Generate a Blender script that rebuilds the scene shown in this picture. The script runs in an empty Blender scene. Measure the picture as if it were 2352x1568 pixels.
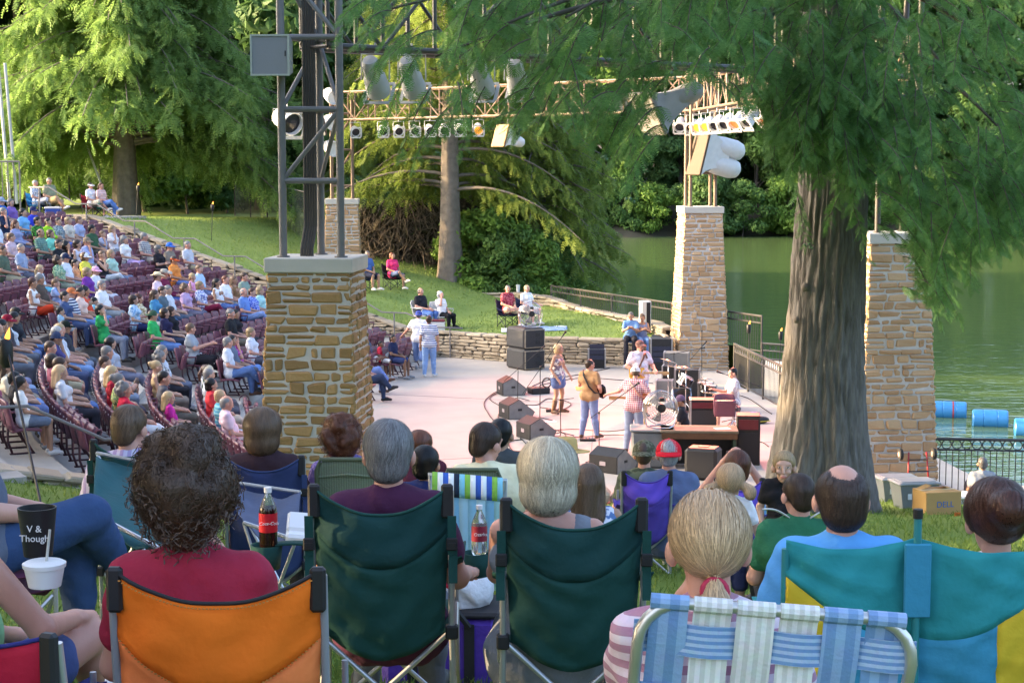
import bpy, math, random
import numpy as np
from mathutils import Vector, Matrix, Euler
R = math.radians
random.seed(7); rng = np.random.default_rng(7)
S = bpy.context.scene
COL = S.collection

# ---------------------------------------------------------------- camera, sky, sun, exposure
CAMZ = 5.9; FPX = 4000.0; TH = math.atan(409/FPX)
cam_d = bpy.data.cameras.new('camera'); cam = bpy.data.objects.new('camera', cam_d); COL.objects.link(cam)
cam_d.sensor_width = 36; cam_d.lens = 36*FPX/2352; cam_d.clip_end = 2000; cam_d.clip_start = .05
cam.location = (0, 0, CAMZ); cam.rotation_euler = (math.pi/2-TH, 0, 0)
S.camera = cam
SUN_EL, SUN_ROT = R(13), R(-85)
w = bpy.data.worlds.new('World'); S.world = w; w.use_nodes = True
nt = w.node_tree; sky = nt.nodes.new('ShaderNodeTexSky'); sky.sky_type = 'NISHITA'; sky.sun_disc = False
sky.sun_elevation = SUN_EL; sky.sun_rotation = SUN_ROT; sky.air_density = .65; sky.dust_density = 6.0; sky.ozone_density = 1.0
nt.links.new(sky.outputs[0], nt.nodes['Background'].inputs[0]); nt.nodes['Background'].inputs[1].default_value = .15
sun_d = bpy.data.lights.new('sun', 'SUN'); sun_o = bpy.data.objects.new('sun', sun_d); COL.objects.link(sun_o)
sun_d.energy = 2.1; sun_d.angle = R(.6); sun_d.color = (1, .70, .38)
to_sun = Vector((math.sin(SUN_ROT)*math.cos(SUN_EL), math.cos(SUN_ROT)*math.cos(SUN_EL), math.sin(SUN_EL)))
sun_o.rotation_euler = (-to_sun).to_track_quat('-Z', 'Y').to_euler(); sun_o.location = to_sun*60
S.view_settings.view_transform = 'Standard'; S.view_settings.look = 'None'; S.view_settings.gamma = 1
S.view_settings.exposure = 3.0
try:
    S.cycles.max_bounces = 6; S.cycles.diffuse_bounces = 3; S.cycles.transmission_bounces = 4; S.cycles.transparent_max_bounces = 8
except Exception: pass

# ---------------------------------------------------------------- pixel <-> world (photo at 2352 x 1568)
FW = Vector((0, math.cos(TH), -math.sin(TH))); UP = Vector((0, math.sin(TH), math.cos(TH)))
def W(px, py, Y=None, z=None):
    r = Vector((1, 0, 0))*((px-1176)/FPX)+UP*((784-py)/FPX)+FW
    t = Y/r.y if Y is not None else (z-CAMZ)/r.z
    return Vector((0, 0, CAMZ))+r*t
def PX(p):
    d = Vector(p)-Vector((0, 0, CAMZ)); q = d.dot(FW)
    return 1176+d.x/q*FPX, 784-d.dot(UP)/q*FPX
def V(*a): return Vector(a)

# ---------------------------------------------------------------- tagging
def tag(o, label=None, cat=None, group=None, kind=None):
    if label: o['label'] = label
    if cat: o['category'] = cat
    if group: o['group'] = group
    if kind: o['kind'] = kind
    return o
def thing(name, label, cat, loc=(0, 0, 0), rz=0, group=None):
    o = bpy.data.objects.new(name, None); COL.objects.link(o); o.empty_display_size = .1
    o.location = loc; o.rotation_euler = (0, 0, rz); return tag(o, label, cat, group)
def link(name, me, mats=None, parent=None, loc=None, rot=None):
    o = bpy.data.objects.new(name, me); COL.objects.link(o)
    if mats is not None:
        for m in (mats if isinstance(mats, (list, tuple)) else [mats]): me.materials.append(m)
    if parent: o.parent = parent
    if loc is not None: o.location = loc
    if rot is not None: o.rotation_euler = rot
    return o
def dup(o, parent=None):
    c = o.copy(); COL.objects.link(c)
    if parent: c.parent = parent
    for ch in list(o.children): dup(ch, c)
    return c

# ---------------------------------------------------------------- mesh builder
def mesh_np(name, Vv, F3, F4, mi3=None, mi4=None, smooth=True):
    me = bpy.data.meshes.new(name); Vv = np.asarray(Vv, dtype=np.float32)
    F3 = np.zeros((0, 3), np.int32) if F3 is None else np.asarray(F3, np.int32)
    F4 = np.zeros((0, 4), np.int32) if F4 is None else np.asarray(F4, np.int32)
    me.vertices.add(len(Vv)); me.vertices.foreach_set('co', Vv.ravel())
    n3, n4 = len(F3), len(F4)
    me.loops.add(n3*3+n4*4); me.loops.foreach_set('vertex_index', np.concatenate([F3.ravel(), F4.ravel()]))
    me.polygons.add(n3+n4)
    st = np.concatenate([np.arange(n3)*3, n3*3+np.arange(n4)*4]).astype(np.int32)
    me.polygons.foreach_set('loop_start', st)
    try: me.polygons.foreach_set('loop_total', np.concatenate([np.full(n3, 3), np.full(n4, 4)]).astype(np.int32))
    except Exception: pass
    if mi3 is not None or mi4 is not None:
        a = np.zeros(n3, np.int32) if mi3 is None else np.asarray(mi3, np.int32)
        b = np.zeros(n4, np.int32) if mi4 is None else np.asarray(mi4, np.int32)
        me.polygons.foreach_set('material_index', np.concatenate([a, b]))
    me.polygons.foreach_set('use_smooth', np.full(n3+n4, bool(smooth)))
    me.update(calc_edges=True); me.validate(); return me

def rotm(rot): return np.array(Euler(rot).to_matrix()) if rot is not None else np.eye(3)
class MB:
    def __init__(s): s.v = []; s.n = 0; s.f3 = []; s.f4 = []; s.m3 = []; s.m4 = []; s.cur = 0; s.T = None
    def add(s, v, f3=None, f4=None):
        v = np.asarray(v, float).reshape(-1, 3)
        if s.T is not None:
            M = np.array(s.T); v = v@M[:3, :3].T+M[:3, 3]
        for f, F, M in ((f3, s.f3, s.m3), (f4, s.f4, s.m4)):
            if f is not None and len(f): F.append(np.asarray(f)+s.n); M.append(np.full(len(f), s.cur))
        s.v.append(v); s.n += len(v); return s
    def box(s, c, d, rot=None, bev=0.0):
        hx, hy, hz = d[0]/2, d[1]/2, d[2]/2; b = min(bev, hx*.9, hy*.9, hz*.9)
        if b <= 0:
            v = np.array([[x, y, z] for z in (-hz, hz) for y in (-hy, hy) for x in (-hx, hx)])
            f = [[0, 2, 3, 1], [4, 5, 7, 6], [0, 1, 5, 4], [2, 6, 7, 3], [0, 4, 6, 2], [1, 3, 7, 5]]; f3 = None
        else:
            v = []; ix = {}
            for sx in (-1, 1):
                for sy in (-1, 1):
                    for sz in (-1, 1):
                        for a in range(3):
                            p = [sx*(hx-b), sy*(hy-b), sz*(hz-b)]; p[a] = (sx*hx, sy*hy, sz*hz)[a]
                            ix[sx, sy, sz, a] = len(v); v.append(p)
            f = []; f3 = []
            for a in range(3):
                o = [(a+1) % 3, (a+2) % 3]
                for sg in (-1, 1):
                    q = []
                    for (i, j) in ((-1, -1), (1, -1), (1, 1), (-1, 1)):
                        k = [0, 0, 0]; k[a] = sg; k[o[0]] = i; k[o[1]] = j; q.append(ix[k[0], k[1], k[2], a])
                    f.append(q if sg > 0 else q[::-1])
                for i in (-1, 1):
                    for j in (-1, 1):
                        k0 = [0, 0, 0]; k0[a] = -1; k0[o[0]] = i; k0[o[1]] = j; k1 = list(k0); k1[a] = 1
                        q = [ix[(*k0, o[0])], ix[(*k0, o[1])], ix[(*k1, o[1])], ix[(*k1, o[0])]]
                        f.append(q if i*j > 0 else q[::-1])
            for k in [(x, y, z) for x in (-1, 1) for y in (-1, 1) for z in (-1, 1)]:
                q = [ix[(*k, 0)], ix[(*k, 1)], ix[(*k, 2)]]; f3.append(q if k[0]*k[1]*k[2] > 0 else q[::-1])
            v = np.array(v)
        return s.add(v@rotm(rot).T+np.array(c), f3, f)
    def tube(s, pts, r, n=8, cap=True, closed=False):
        P = np.array([list(p) for p in pts], float); m = len(P)
        rr = np.full(m, r) if np.isscalar(r) else np.asarray(r, float)
        T = (np.roll(P, -1, 0)-np.roll(P, 1, 0)) if closed else np.gradient(P, axis=0)
        T /= np.linalg.norm(T, axis=1)[:, None]+1e-9
        a = np.array([0, 0, 1.]) if abs(T[0][2]) < .9 else np.array([1., 0, 0])
        N = np.cross(T[0], a); N /= np.linalg.norm(N); Ns = [N]
        for i in range(1, m):
            N = Ns[-1]-T[i]*np.dot(Ns[-1], T[i]); N /= np.linalg.norm(N)+1e-9; Ns.append(N)
        Ns = np.array(Ns); B = np.cross(T, Ns); th = np.arange(n)*2*math.pi/n
        v = (P[:, None]+rr[:, None, None]*(np.cos(th)[None, :, None]*Ns[:, None]+np.sin(th)[None, :, None]*B[:, None])).reshape(-1, 3)
        f = []
        for i in range(m if closed else m-1):
            j = (i+1) % m
            for k in range(n): f.append([i*n+k, i*n+(k+1) % n, j*n+(k+1) % n, j*n+k])
        f3 = []
        if cap and not closed:
            v = np.vstack([v, P[0], P[-1]]); c0, c1 = m*n, m*n+1
            for k in range(n): f3.append([c0, (k+1) % n, k]); f3.append([c1, (m-1)*n+k, (m-1)*n+(k+1) % n])
        return s.add(v, f3, f)
    def lathe(s, prof, n=20, loc=(0, 0, 0), rot=None):
        th = np.arange(n)*2*math.pi/n; v = []; f = []
        for r_, z_ in prof: v.append(np.stack([r_*np.cos(th), r_*np.sin(th), np.full(n, z_)], 1))
        v = np.vstack(v)
        for i in range(len(prof)-1):
            for k in range(n): f.append([i*n+k, i*n+(k+1) % n, (i+1)*n+(k+1) % n, (i+1)*n+k])
        return s.add(v@rotm(rot).T+np.array(loc), None, f)
    def ell(s, c, r, rot=None, n=12, m=8):
        pr = [(max(1e-4, math.sin(math.pi*i/m)), -math.cos(math.pi*i/m)) for i in range(m+1)]
        th = np.arange(n)*2*math.pi/n
        v = np.vstack([np.stack([a*np.cos(th), a*np.sin(th), np.full(n, b)], 1) for a, b in pr])*np.array(r)
        f = [[i*n+k, i*n+(k+1) % n, (i+1)*n+(k+1) % n, (i+1)*n+k] for i in range(m) for k in range(n)]
        return s.add(v@rotm(rot).T+np.array(c), None, f)
    def grid(s, fn, nu, nv, thick=0):
        """fn(u,v) -> point, u,v in 0..1; thick offsets a second sheet along the normal and closes the rim"""
        P = np.array([[list(fn(i/nu, j/nv)) for i in range(nu+1)] for j in range(nv+1)], float)
        id0 = np.arange((nu+1)*(nv+1)).reshape(nv+1, nu+1)
        f = np.stack([id0[:-1, :-1], id0[:-1, 1:], id0[1:, 1:], id0[1:, :-1]], -1).reshape(-1, 4)
        if thick:
            du = np.gradient(P, axis=1); dv = np.gradient(P, axis=0); N = np.cross(du, dv); N /= np.linalg.norm(N, axis=-1)[..., None]+1e-9
            Q = P-N*thick; m = id0.size; rim = []
            b = list(id0[0, :])+list(id0[1:, -1])+list(id0[-1, -2::-1])+list(id0[-2:0:-1, 0])
            for i in range(len(b)):
                a, c = b[i], b[(i+1) % len(b)]; rim.append([c, a, a+m, c+m])
            return s.add(np.vstack([P.reshape(-1, 3), Q.reshape(-1, 3)]), None, np.vstack([f, f[:, ::-1]+m, np.array(rim)]))
        return s.add(P.reshape(-1, 3), None, f)
    def prism(s, poly, z0, z1, M=None):
        n = len(poly); v = np.array([[x, y, z0] for x, y in poly]+[[x, y, z1] for x, y in poly], float)
        c = np.mean(np.array(poly), 0); v = np.vstack([v, [c[0], c[1], z0], [c[0], c[1], z1]])
        f4 = [[i, (i+1) % n, n+(i+1) % n, n+i] for i in range(n)]
        f3 = [[2*n, (i+1) % n, i] for i in range(n)]+[[2*n+1, n+i, n+(i+1) % n] for i in range(n)]
        if M is not None: Mn = np.array(M); v = v@Mn[:3, :3].T+Mn[:3, 3]
        return s.add(v, f3, f4)
    def mesh(s, name, smooth=False):
        cat = lambda L, k: np.concatenate(L) if L else np.zeros((0, k), int)
        return mesh_np(name, np.concatenate(s.v), cat(s.f3, 3), cat(s.f4, 4), np.concatenate(s.m3) if s.m3 else None,
                       np.concatenate(s.m4) if s.m4 else None, smooth)
    def build(s, name, mats, parent=None, smooth=False, loc=None, rot=None, ang=None):
        me = s.mesh(name, smooth or ang is not None); o = link(name, me, mats, parent, loc, rot)
        if ang is not None:
            try: me.set_sharp_from_angle(angle=R(ang))
            except Exception: pass
        return o

# ---------------------------------------------------------------- materials
MC = {}
def mat(key, col, rough=.6, var=.15, scale=8, bump=0, bscale=60, metal=0, spec=.4, col2=None, mode='noise', tl=0, emit=0, island=0, coat=0, trans=0):
    k = (key, tuple(col), rough, var, mode, col2 if col2 is None else tuple(col2))
    if k in MC: return MC[k]
    m = bpy.data.materials.new(key); m.use_nodes = True; t = m.node_tree; N = t.nodes; L = t.links
    b = N['Principled BSDF']; b.inputs['Roughness'].default_value = rough; b.inputs['Metallic'].default_value = metal
    b.inputs['Specular IOR Level'].default_value = spec; b.inputs['Coat Weight'].default_value = coat
    if trans: b.inputs['Transmission Weight'].default_value = trans; b.inputs['IOR'].default_value = 1.33
    tc = N.new('ShaderNodeTexCoord'); c = tuple(col)+(1,)
    c2 = tuple(col2)+(1,) if col2 is not None else tuple(max(0, x*(1-var*1.6)) for x in col)+(1,)
    c1 = c if col2 is not None else tuple(min(1, x*(1+var)) for x in col)+(1,)
    mix = N.new('ShaderNodeMix'); mix.data_type = 'RGBA'; mix.inputs['A'].default_value = c2; mix.inputs['B'].default_value = c1
    def math_(op, a, bb):
        n = N.new('ShaderNodeMath'); n.operation = op
        for i, x in enumerate((a, bb)):
            if hasattr(x, 'links'): L.new(x, n.inputs[i])
            else: n.inputs[i].default_value = x
        return n.outputs[0]
    nz = N.new('ShaderNodeTexNoise'); nz.inputs['Scale'].default_value = scale; nz.inputs['Detail'].default_value = 5
    src = tc.outputs['Object']
    if key.startswith('furrowed'):
        mp_ = N.new('ShaderNodeMapping'); mp_.inputs['Scale'].default_value = (1, 1, .16); L.new(src, mp_.inputs[0]); src = mp_.outputs[0]
    L.new(src, nz.inputs['Vector'])
    def xyz():
        sp = N.new('ShaderNodeSeparateXYZ'); L.new(tc.outputs['Object'], sp.inputs[0]); return sp.outputs
    if mode == 'noise': fac = nz.outputs['Fac']
    elif mode == 'blotch':
        r_ = N.new('ShaderNodeValToRGB'); r_.color_ramp.elements[0].position = .47; r_.color_ramp.elements[1].position = .53
        L.new(nz.outputs['Fac'], r_.inputs[0]); fac = r_.outputs[0]
    elif mode in ('hstripe', 'vstripe'):
        o = xyz()[2 if mode == 'hstripe' else 0]; fac = math_('GREATER_THAN', math_('FRACT', math_('MULTIPLY', o, scale), 0), .5)
    elif mode == 'check':
        o = xyz(); a1 = math_('GREATER_THAN', math_('FRACT', math_('MULTIPLY', o[2], scale), 0), .6)
        a2 = math_('GREATER_THAN', math_('FRACT', math_('MULTIPLY', o[0], scale), 0), .6); fac = math_('MULTIPLY', math_('ADD', a1, a2), .5)
    if island:
        gi = N.new('ShaderNodeNewGeometry'); a_ = math_('MULTIPLY', gi.outputs['Random Per Island'], island)
        fac = math_('ADD', math_('MULTIPLY', fac, 1-island), a_)
    L.new(fac, mix.inputs['Factor']); out = mix.outputs['Result']
    if mode in ('hstripe', 'vstripe', 'check', 'blotch') and var:   # light weave mottling
        m2 = N.new('ShaderNodeMix'); m2.data_type = 'RGBA'; m2.blend_type = 'MULTIPLY'; m2.inputs['Factor'].default_value = .25
        L.new(out, m2.inputs['A']); L.new(nz.outputs['Color'], m2.inputs['B']); out = m2.outputs['Result'] if mode != 'blotch' else out
    L.new(out, b.inputs['Base Color'])
    if bump:
        n2 = N.new('ShaderNodeTexNoise'); n2.inputs['Scale'].default_value = bscale; n2.inputs['Detail'].default_value = 4
        L.new(src, n2.inputs['Vector']); bp = N.new('ShaderNodeBump'); bp.inputs['Strength'].default_value = bump; bp.inputs['Distance'].default_value = .02
        L.new(n2.outputs['Fac'], bp.inputs['Height']); L.new(bp.outputs[0], b.inputs['Normal'])
    if emit: b.inputs['Emission Color'].default_value = c; b.inputs['Emission Strength'].default_value = emit
    if tl:
        tr = N.new('ShaderNodeBsdfTranslucent'); L.new(out, tr.inputs[0]); ms = N.new('ShaderNodeMixShader'); ms.inputs[0].default_value = tl
        o = N['Material Output']; L.new(b.outputs[0], ms.inputs[1]); L.new(tr.outputs[0], ms.inputs[2]); L.new(ms.outputs[0], o.inputs[0])
    MC[k] = m; return m
def lin(h):
    h = h.lstrip('#'); return tuple(((int(h[i:i+2], 16)/255+.055)/1.055)**2.4 if int(h[i:i+2], 16) > 10 else int(h[i:i+2], 16)/255/12.92 for i in (0, 2, 4))
def cloth(h, mode='noise', h2=None, scale=None):
    """fabric of the garment's own colour (hex as sRGB albedo)"""
    sc = scale or {'noise': 14, 'hstripe': 16, 'vstripe': 30, 'check': 18, 'blotch': 22}[mode]
    return mat('cloth', lin(h), .85, .14, sc, bump=.25, bscale=35, spec=.2, col2=lin(h2) if h2 else None, mode=mode)
STEEL = mat('galvanised_steel', (.42, .43, .44), .38, .12, 20, metal=.85)
GREYM = mat('grey_paint', (.17, .165, .16), .5, .15, 9, bump=.05)
BROWNM = mat('brown_paint', (.055, .05, .045), .42, .15, 9)
TANM = mat('bronze_paint', (.20, .135, .09), .5, .2, 9)
BLACKM = mat('black_plastic', (.014, .014, .015), .5, .3, 12)
RUBBER = mat('black_rubber', (.02, .02, .02), .7, .3, 14)
WHITEM = mat('white_paint', (.72, .71, .69), .45, .08, 6)
CHROME = mat('chrome', (.65, .65, .66), .15, .05, 6, metal=1)
def text_mesh(txt, size, ext=.0015, shear=0, ax='CENTER'):
    cu = bpy.data.curves.new('lettering', 'FONT'); cu.body = txt; cu.size = size; cu.extrude = ext; cu.shear = shear; cu.align_x = ax; cu.align_y = 'CENTER'; cu.resolution_u = 3
    o = bpy.data.objects.new('lettering', cu); COL.objects.link(o); dg = bpy.context.evaluated_depsgraph_get()
    me = bpy.data.meshes.new_from_object(o.evaluated_get(dg)); bpy.data.objects.remove(o); return me

# ---------------------------------------------------------------- signed-distance body builder (one continuous skin per mesh)
def sdf_mesh(prims, vox=.016, k=.03, name='body', cut=None, smooth=1):
    """prims: ('c',a,b,ra,rb) round cones, ('e',centre,radii,rot|None) ellipsoids, smooth-united; surface nets"""
    lo = np.full(3, 9e9); hi = -lo
    for p in prims:
        if p[0] == 'c':
            r = max(p[3], p[4])
            for q in (p[1], p[2]): lo = np.minimum(lo, np.array(q)-r); hi = np.maximum(hi, np.array(q)+r)
        else: r = max(p[2]); lo = np.minimum(lo, np.array(p[1])-r); hi = np.maximum(hi, np.array(p[1])+r)
    lo -= 2.5*vox; hi += 2.5*vox; n = np.ceil((hi-lo)/vox).astype(int)+1
    F = np.full(n, .2, np.float32); ax = [lo[i]+vox*np.arange(n[i]) for i in range(3)]
    for p in prims:
        if p[0] == 'c':
            a, b = np.array(p[1], float), np.array(p[2], float); r = max(p[3], p[4])+k+2*vox; l_, h_ = np.minimum(a, b)-r, np.maximum(a, b)+r
        else:
            r = max(p[2])+k+2*vox; l_, h_ = np.array(p[1])-r, np.array(p[1])+r
        i0 = np.maximum(0, np.floor((l_-lo)/vox).astype(int)); i1 = np.minimum(n, np.ceil((h_-lo)/vox).astype(int)+1)
        X = np.stack(np.meshgrid(*[ax[i][i0[i]:i1[i]] for i in range(3)], indexing='ij'), -1)
        if p[0] == 'c':
            d = b-a; L2 = d@d+1e-9; t = np.clip(((X-a)@d)/L2, 0, 1); D = np.linalg.norm(X-a-t[..., None]*d, axis=-1)-(p[3]+(p[4]-p[3])*t)
        else:
            q = X-np.array(p[1])
            if p[3] is not None: q = q@rotm(p[3])
            rr = np.array(p[2]); k0 = np.linalg.norm(q/rr, axis=-1); k1 = np.linalg.norm(q/rr**2, axis=-1)+1e-6; D = k0*(k0-1)/k1
        sl = tuple(slice(i0[i], i1[i]) for i in range(3)); f = F[sl]; h = np.clip(.5+.5*(f-D)/k, 0, 1); F[sl] = f*(1-h)+D*h-k*h*(1-h)
    if cut is not None:
        X = np.stack(np.meshgrid(*ax, indexing='ij'), -1); F = np.maximum(F, cut(X))
    ins = F < 0; cs = np.zeros(np.array(n)-1, int); c8 = [(i, j, k_) for i in (0, 1) for j in (0, 1) for k_ in (0, 1)]
    sub = lambda A, o: A[o[0]:n[0]-1+o[0], o[1]:n[1]-1+o[1], o[2]:n[2]-1+o[2]]
    for o in c8: cs += sub(ins, o)
    act = (cs > 0) & (cs < 8); idx = -np.ones(act.shape, int); I = np.argwhere(act); idx[act] = np.arange(len(I))
    vals = np.stack([sub(F, o)[act] for o in c8], 1); acc = np.zeros((len(I), 3)); cnt = np.zeros(len(I))
    for a in range(8):
        for b in range(a+1, 8):
            oa, ob = np.array(c8[a]), np.array(c8[b])
            if np.abs(oa-ob).sum() != 1: continue
            va, vb = vals[:, a], vals[:, b]; cr = (va < 0) != (vb < 0); t = np.where(cr, va/(va-vb+1e-12), 0)
            acc += cr[:, None]*(oa+t[:, None]*(ob-oa)); cnt += cr
    P = lo+(I+acc/cnt[:, None])*vox; Q = []
    for a in range(3):
        b, c = (a+1) % 3, (a+2) % 3; s0 = [slice(None)]*3; s1 = [slice(None)]*3; s0[a] = slice(0, n[a]-1); s1[a] = slice(1, n[a])
        A, B = ins[tuple(s0)], ins[tuple(s1)]; E = np.argwhere(A != B); ok = (E[:, b] > 0) & (E[:, c] > 0) & (E[:, b] < n[b]-1) & (E[:, c] < n[c]-1); E = E[ok]
        fl = A[tuple(E.T)]; q = []
        for db, dc in ((-1, -1), (0, -1), (0, 0), (-1, 0)):
            G = E.copy(); G[:, b] += db; G[:, c] += dc; q.append(idx[tuple(G.T)])
        q = np.stack(q, 1); q[~fl] = q[~fl][:, ::-1]; Q.append(q)
    Q = np.concatenate(Q); Q = Q[(Q >= 0).all(1)]
    return P, Q
# ---------------------------------------------------------------- people
SK = {'l': (.52, .31, .22), 't': (.42, .235, .15), 'b': (.22, .115, .07), 'r': (.56, .29, .21)}
def skinm(k): return mat('skin', SK[k], .5, .07, 18, bump=.06, bscale=220, spec=.35)
HAIRC = {'chestnut': (.085, .05, .031), 'brown': (.055, .031, .019), 'dark': (.012, .009, .008), 'black': (.006, .006, .006), 'grey': (.20, .195, .19), 'white': (.46, .45, .43),
         'blond': (.46, .33, .17), 'ash': (.56, .375, .205), 'red': (.13, .042, .018), 'auburn': (.075, .026, .014), 'lbrown': (.15, .09, .05), 'salt': (.20, .195, .19), 'silver': (.58, .50, .36)}
def hairm(k): c = HAIRC[k]; return mat('hair', tuple(min(.8, x*1.45) for x in c), .42, .3, 60, bump=.15, bscale=160, spec=.45, island=.75, col2=tuple(x*.45 for x in c))
EYEW = mat('eye_white', (.7, .68, .65), .3, .02); EYED = mat('eye_iris', (.03, .035, .04), .2, .1); LIPM = mat('lips', (.42, .16, .13), .5, .08)

def A(*x): return np.array(x, float)
def sit(sh=.45, lean=.2, legs='n', arms='lap', hd=(0, 0), w=1.0, twist=0):
    up = A(0, -math.sin(lean), math.cos(lean)); hip = A(0, 0, sh+.10); J = dict(hip=hip, chest=hip+up*.36, neck=hip+up*.53, hd=hd, up=up)
    J['head'] = J['neck']+A(0, .028+.05*lean, .128); s_ = hip+up*.46; d = .158*w
    for sg, n in ((-1, 'L'), (1, 'R')):
        X = A(sg, 1, 1); J['sh'+n] = s_+A(sg*d, 0, 0); J['hp'+n] = hip+A(sg*.09, .02, -.01)
        J['kn'+n] = X*A(.12, .43, sh+.075); J['an'+n] = X*A(.13, .44, .085); J['ft'+n] = A(sg*.04, .16, -.03)
        J['el'+n] = J['sh'+n]+A(sg*.07, .06, -.27); J['ha'+n] = X*A(.07, .27, sh+.21)
    if legs == 'x': J['knR'] = A(.05, .44, sh+.19); J['anR'] = A(-.13, .62, sh-.10); J['ftR'] = A(-.03, .15, .02)
    if legs == 'y': J['knL'] = A(-.05, .44, sh+.19); J['anL'] = A(.13, .62, sh-.10); J['ftL'] = A(.03, .15, .02)
    if legs == 'f': J['knR'] = A(.27, .36, sh+.13); J['anR'] = A(-.12, .44, sh+.15); J['ftR'] = A(-.12, .02, .08)
    if legs == 'e':
        for sg, n in ((-1, 'L'), (1, 'R')): J['kn'+n] = A(sg*.10, .45, sh+.04); J['an'+n] = A(sg*.08, .86, .16); J['ft'+n] = A(sg*.03, .07, .13)
    if legs == 'w':
        for sg, n in ((-1, 'L'), (1, 'R')): J['kn'+n] = A(sg*.22, .40, sh+.09); J['an'+n] = A(sg*.17, .40, .085)
    if legs == 'g':                                   # seated on the ground, knees drawn up
        for sg, n in ((-1, 'L'), (1, 'R')): J['kn'+n] = A(sg*.16, .40, .42); J['an'+n] = A(sg*.13, .62, .08)
    if arms == 'chin': J['elR'] = J['shR']+A(.02, .22, -.20); J['haR'] = J['head']+A(.045, .10, -.15)
    if arms == 'chinL': J['elL'] = J['shL']+A(-.02, .22, -.20); J['haL'] = J['head']+A(-.045, .10, -.15)
    if arms == 'face': J['elR'] = J['shR']+A(.03, .20, -.12); J['haR'] = J['head']+A(.06, .09, -.04)
    if arms == 'rest':
        for sg, n in ((-1, 'L'), (1, 'R')): J['el'+n] = J['sh'+n]+A(sg*.09, .04, -.26); J['ha'+n] = A(sg*.27, .27, sh+.24)
    if arms == 'clap':
        for sg, n in ((-1, 'L'), (1, 'R')): J['el'+n] = J['sh'+n]+A(sg*.05, .15, -.22); J['ha'+n] = hip+A(sg*.035, .40, .33)
    if arms == 'fold':
        for sg, n in ((-1, 'L'), (1, 'R')): J['el'+n] = J['sh'+n]+A(sg*.06, .10, -.25); J['ha'+n] = hip+A(-sg*.10, .20, .23)
    if arms == 'wide': J['elL'] = J['shL']+A(-.22, -.08, -.12); J['haL'] = J['shL']+A(-.42, .02, -.16)
    if arms == 'up':
        for sg, n in ((-1, 'L'), (1, 'R')): J['el'+n] = J['sh'+n]+A(sg*.10, .20, -.04); J['ha'+n] = J['head']+A(sg*.085, .13, .02)
    return J
def stand(**kw):
    J = dict(hip=A(0, 0, .93), chest=A(0, -.01, 1.27), neck=A(0, -.01, 1.46), head=A(0, .03, 1.59), hd=(0, 0), up=A(0, 0, 1))
    for sg, n in ((-1, 'L'), (1, 'R')):
        J['sh'+n] = A(sg*.165, -.01, 1.39); J['hp'+n] = A(sg*.09, 0, .92); J['kn'+n] = A(sg*.11, .02, .50); J['an'+n] = A(sg*.12, -.02, .085)
        J['ft'+n] = A(sg*.05, .15, -.035); J['el'+n] = A(sg*.235, -.03, 1.12); J['ha'+n] = A(sg*.24, .05, .87)
    for k, v in kw.items(): J[k] = np.array(v, float) if k != 'hd' else v
    return J
def hrot(hd): return (R(hd[1]), 0, R(hd[0]))          # yaw left positive, pitch up positive
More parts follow.
